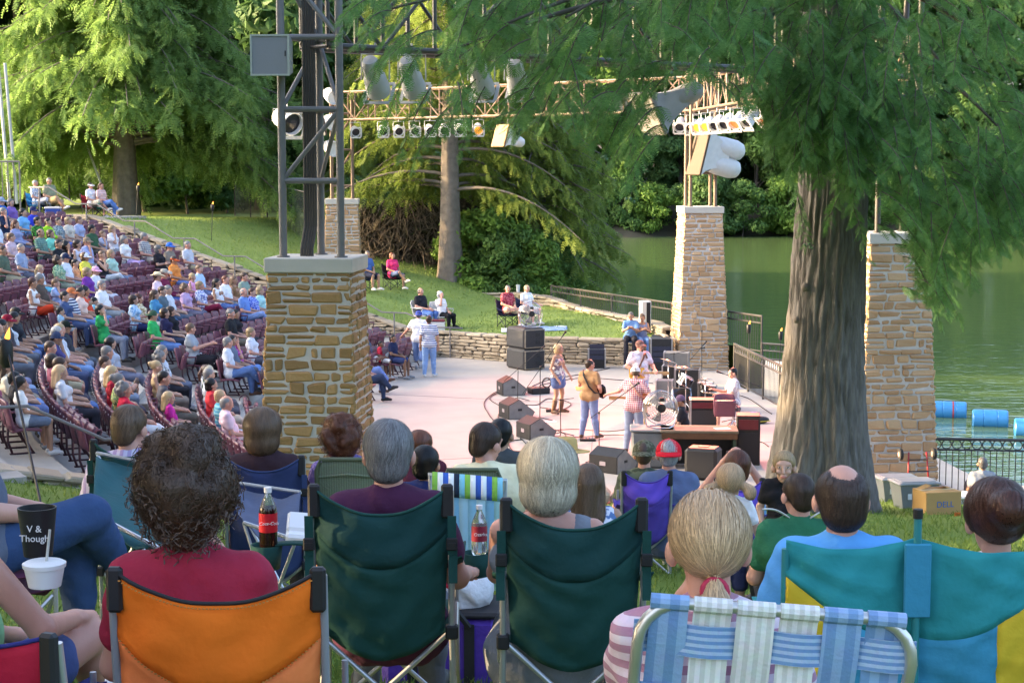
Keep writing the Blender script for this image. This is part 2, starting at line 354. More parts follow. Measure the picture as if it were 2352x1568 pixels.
def fig_prims(J, fem=0, fat=0.0, hands=0, child=0):
    f = 1+fat; P = {}
    cw = .105-.012*fem; up = J['up']; ax = J['shR']-J['shL']; ax = ax/np.linalg.norm(ax)
    fw = np.cross(up, ax)
    tor = [('c', J['hip']-ax*.075, J['hip']+ax*.075, .112*f+.008*fem, .112*f+.008*fem),
           ('e', J['hip']*.5+J['chest']*.5+fw*.03*fat*3, (.15*f-.012*fem, .115*f+.09*fat, .17), None),
           ('c', J['chest']-ax*cw, J['chest']+ax*cw, .099*f, .099*f),
           ('c', J['shL']*.72+J['shR']*.28, J['shR']*.72+J['shL']*.28, .066, .066)]
    tor += [('c', J['neck']-up*.035, J['sh'+n]*.6+J['neck']*.4-up*.03, .058, .05) for n in 'LR']
    if fem and not child: tor += [('e', J['chest']+fw*.10+ax*.065*sg-up*.02, (.062, .06, .062), None) for sg in (-1, 1)]
    m = .92 if fem else 1.0
    ua = [('c', J['sh'+n], J['el'+n], .049*m*f, .039*m*f) for n in 'LR']; fa = [('c', J['el'+n], J['ha'+n], .041*m*f, .027*m) for n in 'LR']
    th = [('c', J['hp'+n], J['kn'+n], .088*f, .059*f) for n in 'LR']; ca = []
    for n in 'LR':
        d = J['an'+n]-J['kn'+n]; mid = J['kn'+n]+d*.3; bk = np.cross(d/np.linalg.norm(d), ax); bk = bk if bk[1] < 0 else -bk
        ca += [('c', J['kn'+n], J['an'+n], .05*f, .034), ('c', mid+bk*.012, J['kn'+n]+d*.55, .05*f, .04*f)]
    ft = [('c', J['an'+n]+A(0, 0, -.03), J['an'+n]+J['ft'+n], .04, .036) for n in 'LR']
    hn = []
    for n in 'LR':
        sg = 1 if n == 'R' else -1; d = J['ha'+n]-J['el'+n]; d = d/np.linalg.norm(d); h = J['ha'+n]; hx = J.get('hx'+n); side = np.cross(d, A(0, 0, 1)) if hx is None else hx
        if np.linalg.norm(side) < .2: side = A(1, 0, 0)
        side = side/np.linalg.norm(side); nrm = np.cross(side, d); dn = -nrm if nrm[2] > 0 else nrm   # curl side
        if not hands: hn += [('c', h, h+d*.075, .036, .032), ('c', h+d*.075, h+d*.14+dn*.03, .03, .02)]
        else:
            hn += [('c', h+side*o, h+d*.075+side*o*1.25, .021, .017) for o in (-.022, 0, .022)]
            for i, (o, L) in enumerate(((-.031, .066), (-.0105, .078), (.0105, .073), (.031, .058))):
                b = h+d*.088+side*o; c1 = b+d*L*.5+dn*.012; c2 = c1+d*L*.25+dn*L*.36; hn += [('c', b, c1, .0105, .0095), ('c', c1, c2, .0095, .0075)]
            tb = h+d*.025-side*sg*.03; t1 = tb+d*.035-side*sg*.022+dn*.012; hn += [('c', tb, t1, .0135, .0115), ('c', t1, t1+d*.03+dn*.01, .0115, .009)]
    e = hrot(J['hd']); Rm = rotm(e); H = J['head']; hz = J.get('hsz', 1.0); hl = lambda *p: H+Rm@A(*p)*hz; E_ = lambda c, r: ('e', c, tuple(x*hz for x in r), e)
    head = [('c', J['neck']-up*.05, hl(0, -.025, -.06), .058*m*(1-.12*child), .05*m), E_(hl(0, -.012, .028), (.074, .094, .09)), E_(hl(0, .028, -.045), (.053, .058, .068)),
            E_(hl(0, .05, -.088), (.03, .032, .026)), E_(hl(0, .055, .02), (.058, .036, .05))]
    face = [('c', hl(0, .088, .012), hl(0, .108, -.028), .008*hz, .0125*hz)]+[E_(hl(sg*.082, .004, -.012), (.017, .024, .033)) for sg in (-1, 1)]
    face += [E_(hl(sg*.034, .066, -.028), (.024, .022, .02)) for sg in (-1, 1)]
    if hands: face += [E_(hl(0, .089, -.058), (.022, .009, .008)), E_(hl(0, .087, -.068), (.019, .009, .008))]+[E_(hl(sg*.032, .078, .034), (.024, .011, .008)) for sg in (-1, 1)]
    P.update(tor=tor, ua=ua, fa=fa, th=th, ca=ca, ft=ft, hn=hn, head=head, face=face); return P
def grow(ps, g): return [(p[0], p[1], p[2], p[3]+g, p[4]+g) if p[0] == 'c' else (p[0], p[1], tuple(x+g for x in p[2]), p[3]) for p in ps]
def cutc(p, t0, t1):
    a, b = p[1], p[2]; return ('c', a+(b-a)*t0, a+(b-a)*t1, p[3]+(p[4]-p[3])*t0, p[3]+(p[4]-p[3])*t1)
FIG = {}
def figure(key, J, s=1.0, fem=0, fat=0.0, top='s', low='p', vox=.018, hands=0, child=0, wrinkle=1):
    """meshes (body, shirt, lower garment, shoe L, shoe R), cached"""
    if key and key in FIG: return FIG[key]
    P = fig_prims(J, fem, fat, hands, child); r = {}
    def mk(name, prims, k, vx=vox, mi=None, wr=0):
        Vv, Q = sdf_mesh(prims, vx, k)
        if wr and wrinkle:
            q = Vv; n_ = np.sin(q[:, 0]*38+q[:, 2]*26+2*np.sin(q[:, 1]*17))*np.sin(q[:, 2]*31-q[:, 1]*23+1.7*np.sin(q[:, 0]*21)); c = Vv.mean(0)
            d = Vv-c; d[:, 2] *= .3; d /= np.linalg.norm(d, axis=1)[:, None]+1e-6; Vv = Vv+d*n_[:, None]*wr
        mi_ = mi(Vv[Q].mean(1)) if mi else None
        return mesh_np(name, Vv*s, None, Q, None, mi_)
    def fm(c):                                         # eyes and lips on the face
        q = (c-J['head'])@rotm(hrot(J['hd']))/J.get('hsz', 1.0); o = np.zeros(len(c), int)
        for sg in (-1, 1):
            d = np.hypot((q[:, 0]-sg*.032)/.0125, (q[:, 2]-.012)/.0062); o[(d < 1) & (q[:, 1] > .05)] = 3
            d = np.hypot(q[:, 0]-sg*.032, q[:, 2]-.012); o[(d < .0062) & (q[:, 1] > .05)] = 1
        o[(np.hypot(q[:, 0]/.024, (q[:, 2]+.063)/.0105) < 1) & (q[:, 1] > .07)] = 2; return o
    g = .012
    body = P['head']+P['face']+P['ua']+P['fa']+P['hn']+P['tor']+P['th']+P['ca']+P['ft'] if low in 'skt' else P['head']+P['face']+P['ua']+P['fa']+P['hn']+P['tor']+P['th']
    if hands and vox < .013:
        r['body'] = mk('person', body, .016, vox, fm)
    else: r['body'] = mk('person', body, .022, vox, fm if vox < .02 else None)
    sl = [cutc(p, .0, .62) for p in P['ua']] if top == 's' else P['ua']+[cutc(p, 0, .9) for p in P['fa']] if top == 'l' else []
    if top != '-':
        tp = P['tor'] if top != 'b' else P['tor'][:3]
        if top == 'n': tp = P['tor'][:3]+[('c', J['sh'+n]*.7+J['neck']*.3-J['up']*.02, J['chest']+(J['sh'+n]-J['neck'])*.35, .05, .07) for n in 'LR']
        r['shirt'] = mk('shirt', grow(tp, g)+grow(P['tor'][:1], g+.012)+grow(sl, g+(.007 if top == 's' else .004)), .035, max(vox, .013) if vox < .013 else vox, None, .005)
    leg = [cutc(p, .0, .9) for p in P['th']] if low == 's' else P['th']+[cutc(p, 0, .97) for p in P['ca']] if low == 'p' else P['th']+[cutc(p, 0, .45) for p in P['ca']] if low == 'c' else [cutc(p, 0, .6) for p in P['th']]
    lg = grow(leg, g+(.01 if low == 's' else .006))+grow(P['tor'][:1], g)
    if low == 'k': lg = grow([cutc(p, 0, .45) for p in P['th']], .05)+grow(P['tor'][:1], g+.01)
    r['low'] = mk('trousers' if low == 'p' else 'skirt' if low == 'k' else 'shorts', lg, .035, vox, None, .005)
    for n in 'LR':
        an, ft = J['an'+n], J['ft'+n]; r['shoe'+n] = mk('shoe', [('c', an+A(0, 0, -.035)-ft*.12, an+ft*.55, .047, .046), ('c', an+ft*.5, an+ft*1.12, .045, .034)], .02, .014)
    r['J'] = J; r['s'] = s
    if key: FIG[key] = r
    return r

# hair and hats live in the head's own frame
HM = {}
def hair_mesh(kind, dens=0, seed=1):
    k = (kind, dens, seed)
    if k in HM: return HM[k]
    rg = np.random.default_rng(seed); base = [('e', (0, -.02, .036), (.083, .1, .092), None)]
    cut = lambda X: (X[..., 1]-np.where(X[..., 2] > -.02, .9*X[..., 2]+.012, -.03+.5*X[..., 2]+.0))*.7
    nape = [('e', (0, -.05, -.03), (.068, .056, .062), None)]
    if kind == 'short': pr = base+nape
    elif kind == 'crop': pr = [('e', (0, -.016, .032), (.079, .096, .09), None), ('e', (0, -.05, -.028), (.064, .052, .056), None)]
    elif kind == 'bald':
        pr = [('e', (0, -.018, .024), (.081, .097, .082), None)]+nape
        cut = lambda X: np.maximum((X[..., 1]-.6*X[..., 2]-.01)*.7, (X[..., 2]-.078-.35*(X[..., 1]+.06))*.8)
    elif kind in ('bob', 'curly', 'big'):
        pr = [('e', (0, -.03, .03), (.098, .108, .1), None), ('e', (0, -.05, -.05), (.09, .075, .075), None)] if kind != 'big' else [('e', (0, -.03, .045), (.094, .105, .09), None), ('e', (0, -.05, -.035), (.066, .06, .06), None), ('e', (.01, -.06, .12), (.07, .06, .045), None)]
        cut = lambda X: (X[..., 1]-np.where(X[..., 2] > 0, .75*X[..., 2]+.02, .02))*.7
        if kind != 'bob':
            m = 90 if kind == 'big' else 60
            for i in range(m):
                d = rg.normal(size=3); d /= np.linalg.norm(d); d[1] = -abs(d[1])*.9+.25*d[1]; c = A(0, -.035, .02)+d*A(.095, .1, .11) if kind != 'big' else A(0, -.035, .055)+d*A(.095, .1, .095); pr.append(('e', tuple(c), (.026,)*3, None))
    elif kind == 'long':
        pr = base+[('e', (0, -.035, .02), (.092, .1, .1), None), ('c', A(0, -.075, 0), A(0, -.085, -.2), .07, .06), ('c', A(-.06, -.03, -.02), A(-.075, -.06, -.2), .04, .035), ('c', A(.06, -.03, -.02), A(.075, -.06, -.2), .04, .035)]
        cut = lambda X: (X[..., 1]-np.where(X[..., 2] > 0, .75*X[..., 2]+.02, .02))*.7
    elif kind == 'pony':
        pr = base+[('c', A(0, -.118, .0), A(0, -.14, -.06), .028, .034), ('c', A(0, -.14, -.06), A(0, -.135, -.2), .034, .014)]
    elif kind == 'lowpony':
        pr = base+[('c', A(0, -.105, -.055), A(0, -.125, -.09), .018, .03), ('c', A(0, -.125, -.09), A(0, -.115, -.24), .03, .012)]
    elif kind == 'bun': pr = base+[('e', (0, -.115, .055), (.05, .045, .05), None)]
    elif kind == 'pig': pr = base+[p for sg in (-1, 1) for p in (('c', A(sg*.085, -.05, -.01), A(sg*.115, -.06, -.03), .022, .032), ('e', (sg*.12, -.06, -.055), (.032, .032, .04), None))]
    Vv, Q = sdf_mesh(pr, .009 if dens else .013, .02, cut=cut)
    F4 = [Q]; VV = [Vv]; n0 = len(Vv)
    if dens:                                          # strands laid over the cap of hair
        nrm = np.zeros_like(Vv); fn = np.cross(Vv[Q[:, 2]]-Vv[Q[:, 0]], Vv[Q[:, 3]]-Vv[Q[:, 1]])
        for j in range(4): np.add.at(nrm, Q[:, j], fn)
        nrm /= np.linalg.norm(nrm, axis=1)[:, None]+1e-9
        tie = A(0, -.118, -.055) if kind == 'lowpony' else A(0, -.12, .0)
        from mathutils.kdtree import KDTree
        kd = KDTree(len(Vv)); [kd.insert(q, i) for i, q in enumerate(Vv)]; kd.balance()
        ids = rg.integers(0, len(Vv), dens); step = .011; cv = kind in ('curly', 'big'); pn = kind in ('pony', 'lowpony')
        for i in ids:
            p, n = Vv[i].copy(), nrm[i].copy(); m = int(rg.integers(6, 13)) if cv else int(rg.integers(6, 15)); wd = rg.uniform(.001, .0022); L = []; ph = rg.uniform(0, 6.3)
            lift = rg.uniform(.001, .006)*(1.5 if cv else 1); lock = .35*A(math.sin(p[0]*90+p[2]*40), math.sin(p[1]*80+p[0]*50), math.sin(p[2]*70+p[1]*60)); jit = rg.normal(size=3)*.2+lock
            for q in range(m):
                if pn and p[2] > -.1 and p[1] > -.118: fl = tie-p
                elif kind in ('short', 'crop', 'bald', 'bun'): fl = p-A(.012, -.03, .17); fl[1] -= .03
                elif cv: fl = A(math.cos(ph+q*.9), math.sin(ph+q*.9)*.6-.2, math.sin(ph+q*.9)-.5)
                else: fl = p*A(.4, .4, 0)+A(0, -.02, -.12)
                fl = fl/(np.linalg.norm(fl)+1e-6)+jit*(.35 if pn else .6); t = fl-n*(fl@n); t /= np.linalg.norm(t)+1e-6
                s_ = np.cross(t, n); u_ = q/(m-1); ww = wd*(.35+1.3*u_*(1-u_))*(1-.5*u_); of = n*(.0015+lift*(4*u_*(1-u_)*.6+.5*u_)); L.append((p+of-s_*ww, p+of+s_*ww))
                p2 = p+t*step; co, j, dd = kd.find(p2); n = nrm[j]; p = p2-n*((p2-Vv[j])@n)
                if dd > .04: break
            if len(L) < 3: continue
            a = np.array(L).reshape(-1, 3); b = np.arange(len(L)-1)*2+n0; VV.append(a); F4.append(np.stack([b, b+1, b+3, b+2], 1)); n0 += len(a)
        if kind in ('big', 'curly'):
            for i in range(dens//7):                 # loose curls standing off the head
                j = int(rg.integers(0, len(Vv))); p, n = Vv[j], nrm[j]
                if p[1] > .03: continue
                u = np.cross(n, rg.normal(size=3)); u /= np.linalg.norm(u); v_ = np.cross(n, u); m = 9; rad = rg.uniform(.006, .014); L = []
                for q in range(m):
                    a_ = q*1.0; c = p+n*(.003+q*rg.uniform(.0015, .0035))+(u*math.cos(a_)+v_*math.sin(a_))*rad-A(0, 0, .002*q); sd = u*math.sin(a_)-v_*math.cos(a_); L.append((c-sd*.0011-n*.0008, c+sd*.0011+n*.0008))
                a = np.array(L).reshape(-1, 3); b = np.arange(len(L)-1)*2+n0; VV.append(a); F4.append(np.stack([b, b+1, b+3, b+2], 1)); n0 += len(a)
    me = mesh_np('hair', np.vstack(VV), None, np.vstack(F4)); HM[k] = me; return me
def hat_mesh(kind):
    if ('hat', kind) in HM: return HM['hat', kind]
    b = MB(); th = np.linspace(0, math.pi/2, 7)
    dome = [(.098*math.cos(t), .028+.098*math.sin(t)) for t in th]
    def brim(r0, w, a0, a1, up, n=18):
        b.grid(lambda u, v: ((r0*.93+(w)*v*(math.sin(math.pi*u)**.6 if a1-a0 < 6 else 1))*math.sin(a0+(a1-a0)*u), (r0*1.06+(w)*v*(math.sin(math.pi*u)**.6 if a1-a0 < 6 else 1))*math.cos(a0+(a1-a0)*u), .036+up*v*v*(1 if a1-a0 < 6 else abs(math.sin(a0+(a1-a0)*u))**2*1.0+.05)-.012*v), n, 4, .004)
    if kind in ('cap', 'capback'):
        b.lathe([(.1, .005)]+[(r_*.99+.002, z) for r_, z in dome], 20, (0, -.012, .0)); b.ell((0, -.012, .127), (.009, .009, .005))
        if kind == 'capback': b.T = Matrix.Rotation(math.pi, 4, 'Z')
        brim(.098, .075, -1.1, 1.1, -.02)
    elif kind == 'visor': b.lathe([(.094, .025), (.098, .06)], 20, (0, -.012, 0)); brim(.098, .075, -1.1, 1.1, -.02)
    else:
        b.lathe([(.093, .03), (.094, .07), (.085, .12), (.06, .135), (.02, .125), (.001, .122)], 20, (0, -.015, 0)); brim(.094, .10, 0, 2*math.pi, .06 if kind == 'cowboy' else .0, 28)
    me = b.mesh('hat', True); HM['hat', kind] = me; return me

HIDE = []
def place(fig, pos, rz, label, skin='l', shirt=None, low=None, hair='short', hc='brown', hat=None, hatm=None, shoe='w', group=None, cat='person', dens=0, seed=1, barefoot=False, hs=1.0, showshoe=True):
    """body is the thing; shirt, trousers, shoes, hair and hat are its children"""
    J, s = fig['J'], fig['s']; me = fig['body']
    o = bpy.data.objects.new('person', me); COL.objects.link(o); o.location = pos; o.rotation_euler = (0, 0, rz)
    def setm(ob, ms):
        while len(ob.data.materials) < len(ms): ob.data.materials.append(ms[len(ob.data.materials)])
        for i, m in enumerate(ms): ob.material_slots[i].link = 'OBJECT'; ob.material_slots[i].material = m
    setm(o, [skinm(skin), EYED, LIPM, EYEW]); tag(o, label, cat, group)
    def ch(nm, mesh, ms, **k):
        c = bpy.data.objects.new(nm, mesh); COL.objects.link(c); c.parent = o; setm(c, ms); return c
    if 'shirt' in fig and shirt: ch('shirt', fig['shirt'], [shirt])
    ch(fig['low'].name.split('.')[0], fig['low'], [low])
    if not barefoot and showshoe:
        sm = {'w': mat('shoe_white', (.62, .61, .6), .6, .1), 'k': mat('shoe_black', (.02, .02, .02), .5, .2), 'b': mat('shoe_brown', (.10, .05, .03), .5, .2), 'g': mat('shoe_grey', (.25, .26, .28), .6, .2)}[shoe]
        for n in 'LR': ch('shoe', fig['shoe'+n], [sm])
    if hair:
        c = ch('hair', hair_mesh(hair, dens, seed), [hairm(hc)]); c.location = J['head']*s; c.rotation_euler = hrot(J['hd']); c.scale = (s*hs*J.get('hsz', 1),)*3
    if hat:
        c = ch('hat' if hat in ('cowboy', 'straw') else 'cap', hat_mesh(hat), [hatm]); c.location = J['head']*s; c.rotation_euler = hrot(J['hd']); c.scale = (s*1.02*J.get('hsz', 1),)*3
    return o
# ---------------------------------------------------------------- layout of the place
BC = A(26., 40.)                                       # centre of the seating arcs
O_F, U_F, V_F = A(-1.7, 53.), A(-.921, .389), A(.389, .921)     # far side line of the bowl (uphill, outward)
O_N, U_N, V_N = A(-1.7, 27.), A(-.921, -.389), A(.389, -.921)
ROW0, ROWD, ROWZ = 30.6, .95, .27
def interp(x, xs, ys): return float(np.interp(x, xs, ys))
def sstep(a, b, x): t = min(1, max(0, (x-a)/(b-a))); return t*t*(3-2*t)
def rowz(r): return max(0, (r-ROW0)/ROWD)*ROWZ
def lawn(x, y):
    z = interp(y, [-6, 0, 4.65, 6.8, 16, 24, 29, 31], [4.6, 4.3, 3.86, 3.73, 2.3, 1.05, .32, .22])
    z += .14*max(0, -3-x)*sstep(9, 20, y)
    return z+.02*math.sin(x*1.3+y*.7)*math.sin(y*.9-x*.4)
def far_lawn(x, y):
    d = A(x, y)-O_F; s, v = d@U_F, max(0, d@V_F)
    return max(.70, .27*max(0, min(s, 13.4)-1)/.95+.57)+min(v, 14)*(.05-.085*sstep(3, 11, s))+.03*math.sin(x*.8)*math.sin(y*.6)
SHORE = [(12, 28), (8.6, 36), (7.2, 49), (1.5, 60.6), (.3, 66), (-3, 80), (-8, 110), (-22, 166), (-60, 180)]
def shore_d(x, y):                                     # >0 on the water side
    best = 9e9; sg = 1
    for (a, b) in zip(SHORE, SHORE[1:]):
        a, b = A(*a), A(*b); d = b-a; t = np.clip(((A(x, y)-a)@d)/(d@d), 0, 1); q = A(x, y)-a-t*d; L = math.hypot(*q)
        if L < best: best = L; sg = 1 if d[0]*q[1]-d[1]*q[0] < 0 else -1
    return best*sg
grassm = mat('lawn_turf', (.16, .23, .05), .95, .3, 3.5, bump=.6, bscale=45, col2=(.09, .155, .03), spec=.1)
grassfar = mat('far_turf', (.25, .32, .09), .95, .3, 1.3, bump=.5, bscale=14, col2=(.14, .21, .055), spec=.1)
concm = mat('concrete', (.43, .385, .34), .85, .12, 1.1, bump=.2, bscale=22, spec=.2)
conc2 = mat('concrete_steps', (.36, .34, .31), .88, .16, 1.6, bump=.2, bscale=20, spec=.2)
def sheet(name, xs, ys, fn, m, keep=None, kind='structure'):
    xs, ys = np.array(xs), np.array(ys); Vv = np.array([[x, y, fn(x, y)] for y in ys for x in xs]); n = len(xs)
    F = np.array([[j*n+i, j*n+i+1, (j+1)*n+i+1, (j+1)*n+i] for j in range(len(ys)-1) for i in range(n-1) if keep is None or keep((xs[i]+xs[i+1])/2, (ys[j]+ys[j+1])/2)])
    return tag(link(name, mesh_np(name, Vv, None, F), m), kind=kind)
def lawn_edge(x): return 30.0+.03*(x-2)-.9*max(0, -1.5-x) if x > -1.5 else 30.0-.105+.62*(x+1.5)
def near_lat(x, y): return (A(x, y)-O_N)@V_N            # outward (towards the camera) from the near side line
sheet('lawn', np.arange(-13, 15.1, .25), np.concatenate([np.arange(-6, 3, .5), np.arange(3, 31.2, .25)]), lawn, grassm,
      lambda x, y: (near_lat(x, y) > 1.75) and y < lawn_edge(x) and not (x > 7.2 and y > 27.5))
ss, vv = np.arange(-10.2, 52, .6), np.arange(.05, 120, .6); pts_ = [[O_F+U_F*a+V_F*c for a in ss] for c in vv]
Vv = np.array([[p[0], p[1], far_lawn(*p)-2.6*sstep(0, 2.2, shore_d(*p)+.4)] for r_ in pts_ for p in r_]); n_ = len(ss)
F_ = np.array([[j*n_+i, (j+1)*n_+i, (j+1)*n_+i+1, j*n_+i+1] for j in range(len(vv)-1) for i in range(n_-1) if shore_d(*pts_[j][i]) < 3])
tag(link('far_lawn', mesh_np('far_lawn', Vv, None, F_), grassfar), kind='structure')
b = MB(); b.prism([(-13, 22), (7.9, 22), (8.1, 31), (7.3, 37), (6.55, 42), (6.0, 46.5), (6.2, 50), (6.2, 56), (-13, 56)], -.8, 0); o = b.build('stage_floor', concm); tag(o, kind='structure')
for (x0, y0, x1, y1) in ((-6, 33, 7.2, 37.2), (-5, 45, 6.2, 41), (1.2, 28, 2.6, 52)):   # sawn joints
    b = MB(); d = V(x1-x0, y1-y0, 0); b.box(((x0+x1)/2, (y0+y1)/2, .003), (d.length, .018, .004), (0, 0, math.atan2(d.y, d.x))); tag(b.build('floor_joint', mat('joint', (.24, .22, .2), .9)), kind='structure')
b = MB(); b.box((0, 60, -2.2), (700, 900, .4)); tag(b.build('ground', mat('lake_bed', (.05, .05, .03), .9)), kind='structure')
# water: dark green lake with wind ripples
wm = bpy.data.materials.new('lake_water'); wm.use_nodes = True; t_ = wm.node_tree; bs = t_.nodes['Principled BSDF']
bs.inputs['Base Color'].default_value = (.095, .155, .055, 1); bs.inputs['Roughness'].default_value = .06; bs.inputs['IOR'].default_value = 1.33; bs.inputs['Specular IOR Level'].default_value = .5
tcn = t_.nodes.new('ShaderNodeTexCoord'); mp = t_.nodes.new('ShaderNodeMapping'); mp.inputs['Scale'].default_value = (.55, 1.5, 1); mp.inputs['Rotation'].default_value = (0, 0, R(-12))
nz_ = t_.nodes.new('ShaderNodeTexNoise'); nz_.inputs['Scale'].default_value = 1.5; nz_.inputs['Detail'].default_value = 3; bp_ = t_.nodes.new('ShaderNodeBump'); bp_.inputs['Strength'].default_value = .25; bp_.inputs['Distance'].default_value = .12
for a_, b_ in ((tcn.outputs['Object'], mp.inputs[0]), (mp.outputs[0], nz_.inputs['Vector']), (nz_.outputs['Fac'], bp_.inputs['Height']), (bp_.outputs[0], bs.inputs['Normal'])): t_.links.new(a_, b_)
tag(sheet('lake_water', [-90, -40, 0, 40, 80, 140], [20, 60, 120, 190], lambda x, y: -1.1, wm), kind='structure')
sheet('far_bank', np.arange(-100, 150, 3), np.arange(164, 240, 3), lambda x, y: -1.7+4*sstep(165, 176, y+2*math.sin(x*.2))+.12*max(0, y-176)+.3*math.sin(x*.7), mat('bank_soil', (.055, .05, .03), .95, .3, 1))
def side_z(x, y): return -.25
b = MB(); b.box((11.5, 30.2, -.75), (7.2, 5.6, 1.0)); tag(b.build('lakeside_path', conc2), kind='structure')
b = MB(); b.prism([(6.02, 46.5), (6.57, 42), (7.32, 37), (8.1, 32.9), (9.6, 32.9), (9.0, 40), (8.6, 47), (8, 49), (6.3, 49)], -1.5, -.45); tag(b.build('ramp', conc2), kind='structure')

# seating bowl: concentric concrete treads
b = MB(); NA = 60; a0, a1 = R(-29), R(29)
def bowl_pt(r, a): return BC[0]-r*math.cos(a), BC[1]+r*math.sin(a)
for k in range(1, 16):
    r0, r1, z = ROW0+ROWD*k-.38, ROW0+ROWD*(k+1)-.38, ROWZ*k; v = []; f = []
    for i in range(NA+1):
        a = a0+(a1-a0)*i/NA; p, q = bowl_pt(r0, a), bowl_pt(r1, a); v += [(*p, z-ROWZ-.02), (*p, z), (*q, z), (*q, -.2)]
    for i in range(NA): f += [[i*4+j, i*4+4+j, i*4+5+j, i*4+1+j] for j in range(3)]
    n = len(v); f += [[0, 1, 2, 3], [n-4, n-1, n-2, n-3]]; b.add(v, None, f)
b.prism([(-22, 20), (-16.5, 40), (-22, 62), (-60, 75), (-60, 5)], 0, ROWZ*15.6)
bowl = b.build('seating_terrace', conc2); tag(bowl, kind='structure')
# half steps in the two side aisles and the middle aisle
b = MB()
for (lo, hi) in ((R(-7.2), R(-1.2)),):
    for k in range(1, 14):
        r = ROW0+ROWD*k-.38; v = []
        n = 6; P_ = [bowl_pt(r-.36, lo+(hi-lo)*i/n) for i in range(n+1)]+[bowl_pt(r+.02, hi-(hi-lo)*i/n) for i in range(n+1)]; b.prism(P_, ROWZ*(k-1)-.02, ROWZ*(k-.5))
for (O_, U_, V_, l0, l1) in ((O_F, U_F, V_F, -2.0, .05), (O_N, U_N, V_N, .12, 1.9)):
    for k in range(0, 15):
        s0 = k*.96+.75; c = lambda s, l: tuple(O_+U_*s+V_*l)
        b.prism([c(s0, l0), c(s0+.5, l0), c(s0+.5, l1), c(s0, l1)], -.1, ROWZ*k+.135); b.prism([c(s0+.5, l0), c(s0+.98, l0), c(s0+.98, l1), c(s0+.5, l1)], -.1, ROWZ*k+.272)
tag(b.build('aisle_steps', concm), kind='structure')

# ---------------------------------------------------------------- stonework
def stone_mat(key, c, c2): return mat(key, c, .85, .3, 7, bump=.5, bscale=26, spec=.15, col2=c2, island=.7)
ST_A = stone_mat('ochre_sandstone', (.43, .275, .125), (.22, .135, .06)); ST_B = stone_mat('tan_sandstone', (.52, .36, .21), (.33, .20, .105)); ST_W = stone_mat('pale_limestone', (.50, .42, .31), (.27, .22, .155))
MORT = mat('mortar', (.52, .49, .45), .95, .14, 12, bump=.3, bscale=50); CAPM = mat('cast_stone', (.50, .475, .42), .85, .1, 4, bump=.1)
def rock(b, c, d, ry, M):
    """one hewn block: a chamfered box with pushed-about corners, placed by matrix M (face frame)"""
    m = MB(); m.box((0, 0, 0), d, None, min(d)*.28); v = np.concatenate(m.v)
    sg = np.sign(v); key = ((sg[:, 0]+1)*9+(sg[:, 1]+1)*3+sg[:, 2]+1).astype(int); off = rng.normal(size=(27, 3))*np.array([d[0]*.045, .007, d[2]*.08]); off = np.clip(off, -.05, .05)
    v = v+off[key]; v = v@rotm((0, ry, 0)).T+np.array(c); Mn = np.array(M); v = v@Mn[:3, :3].T+Mn[:3, 3]
    b.add(v, m.f3[0], np.concatenate(m.f4))
def pillar(name, x, y, z0, rz, label, m, ztop=4.67, wt=1.08, wb=1.48, coarse=1.0):
    t = thing(name, label, 'pillar', (x, y, z0), rz); h = ztop-.19-z0; full = ztop-.19; wz = lambda z: wt+(wb-wt)*(1-(z+z0)/full)
    core = MB(); w0, w1 = wz(0)/2, wz(h)/2
    core.add([(-w0, -w0, -.3), (w0, -w0, -.3), (w0, w0, -.3), (-w0, w0, -.3), (-w1, -w1, h), (w1, -w1, h), (w1, w1, h), (-w1, w1, h)], None, [[0, 1, 5, 4], [1, 2, 6, 5], [2, 3, 7, 6], [3, 0, 4, 7], [4, 5, 6, 7]])
    core.build('mortar_core', MORT, t); b = MB(); sl = math.atan((wb-wt)/2/full)
    for f in range(4):
        M = Matrix.Rotation(f*math.pi/2, 4, 'Z'); z = -.05
        while z < h-.03:
            hh = min(rng.uniform(.085, .19)*coarse, h-z); hw = wz(z)/2; u = -hw-.015; first = True
            while u < hw-.03:
                ww = min(rng.uniform(.14, .46)*coarse, hw+.015-u)
                if hw+.015-u-ww < .1: ww = hw+.015-u
                pieces = [(z, hh)] if (hh < .15 or rng.random() < .7) else [(z, hh*.48), (z+hh*.48, hh*.52)]
                for (zz, h2) in pieces:
                    d = rng.uniform(.05, .085); yy = -wz(zz+h2/2)/2+d/2-rng.uniform(.008, .03)
                    rock(b, (u+ww/2, yy, zz+h2/2), (max(.05, ww-.03), d, max(.03, h2-.028)), rng.normal()*.012, M)
                u += ww
            z += hh
    b.build('stone_facing', m, t)
    c = MB(); c.box((0, 0, h+.095), (1.17, 1.17, .19), None, .012); c.build('capstone', CAPM, t); return t
PIL = {}
P1, P2, P3, P4 = (-2.6, 23.2), (-5.95, 61.3), (5.42, 50.3), (6.8, 31.4)
pillar('stone_pillar', *P1, .3, R(-5.5), 'nearest stone pillar, ochre blocks, carrying grey light tower behind the green chairs', ST_A, wb=1.44, coarse=.92)
pillar('stone_pillar', *P2, 1.2, R(3), 'farthest stone pillar, mostly hidden behind the ochre stone pillar', ST_B)
pillar('stone_pillar', *P3, 0, R(5), 'tan stone pillar beside the drum kit in front of lake', ST_B)
pillar('stone_pillar', *P4, -.4, R(8), 'tan stone pillar right of the big cypress trunk by the hand truck', ST_B)
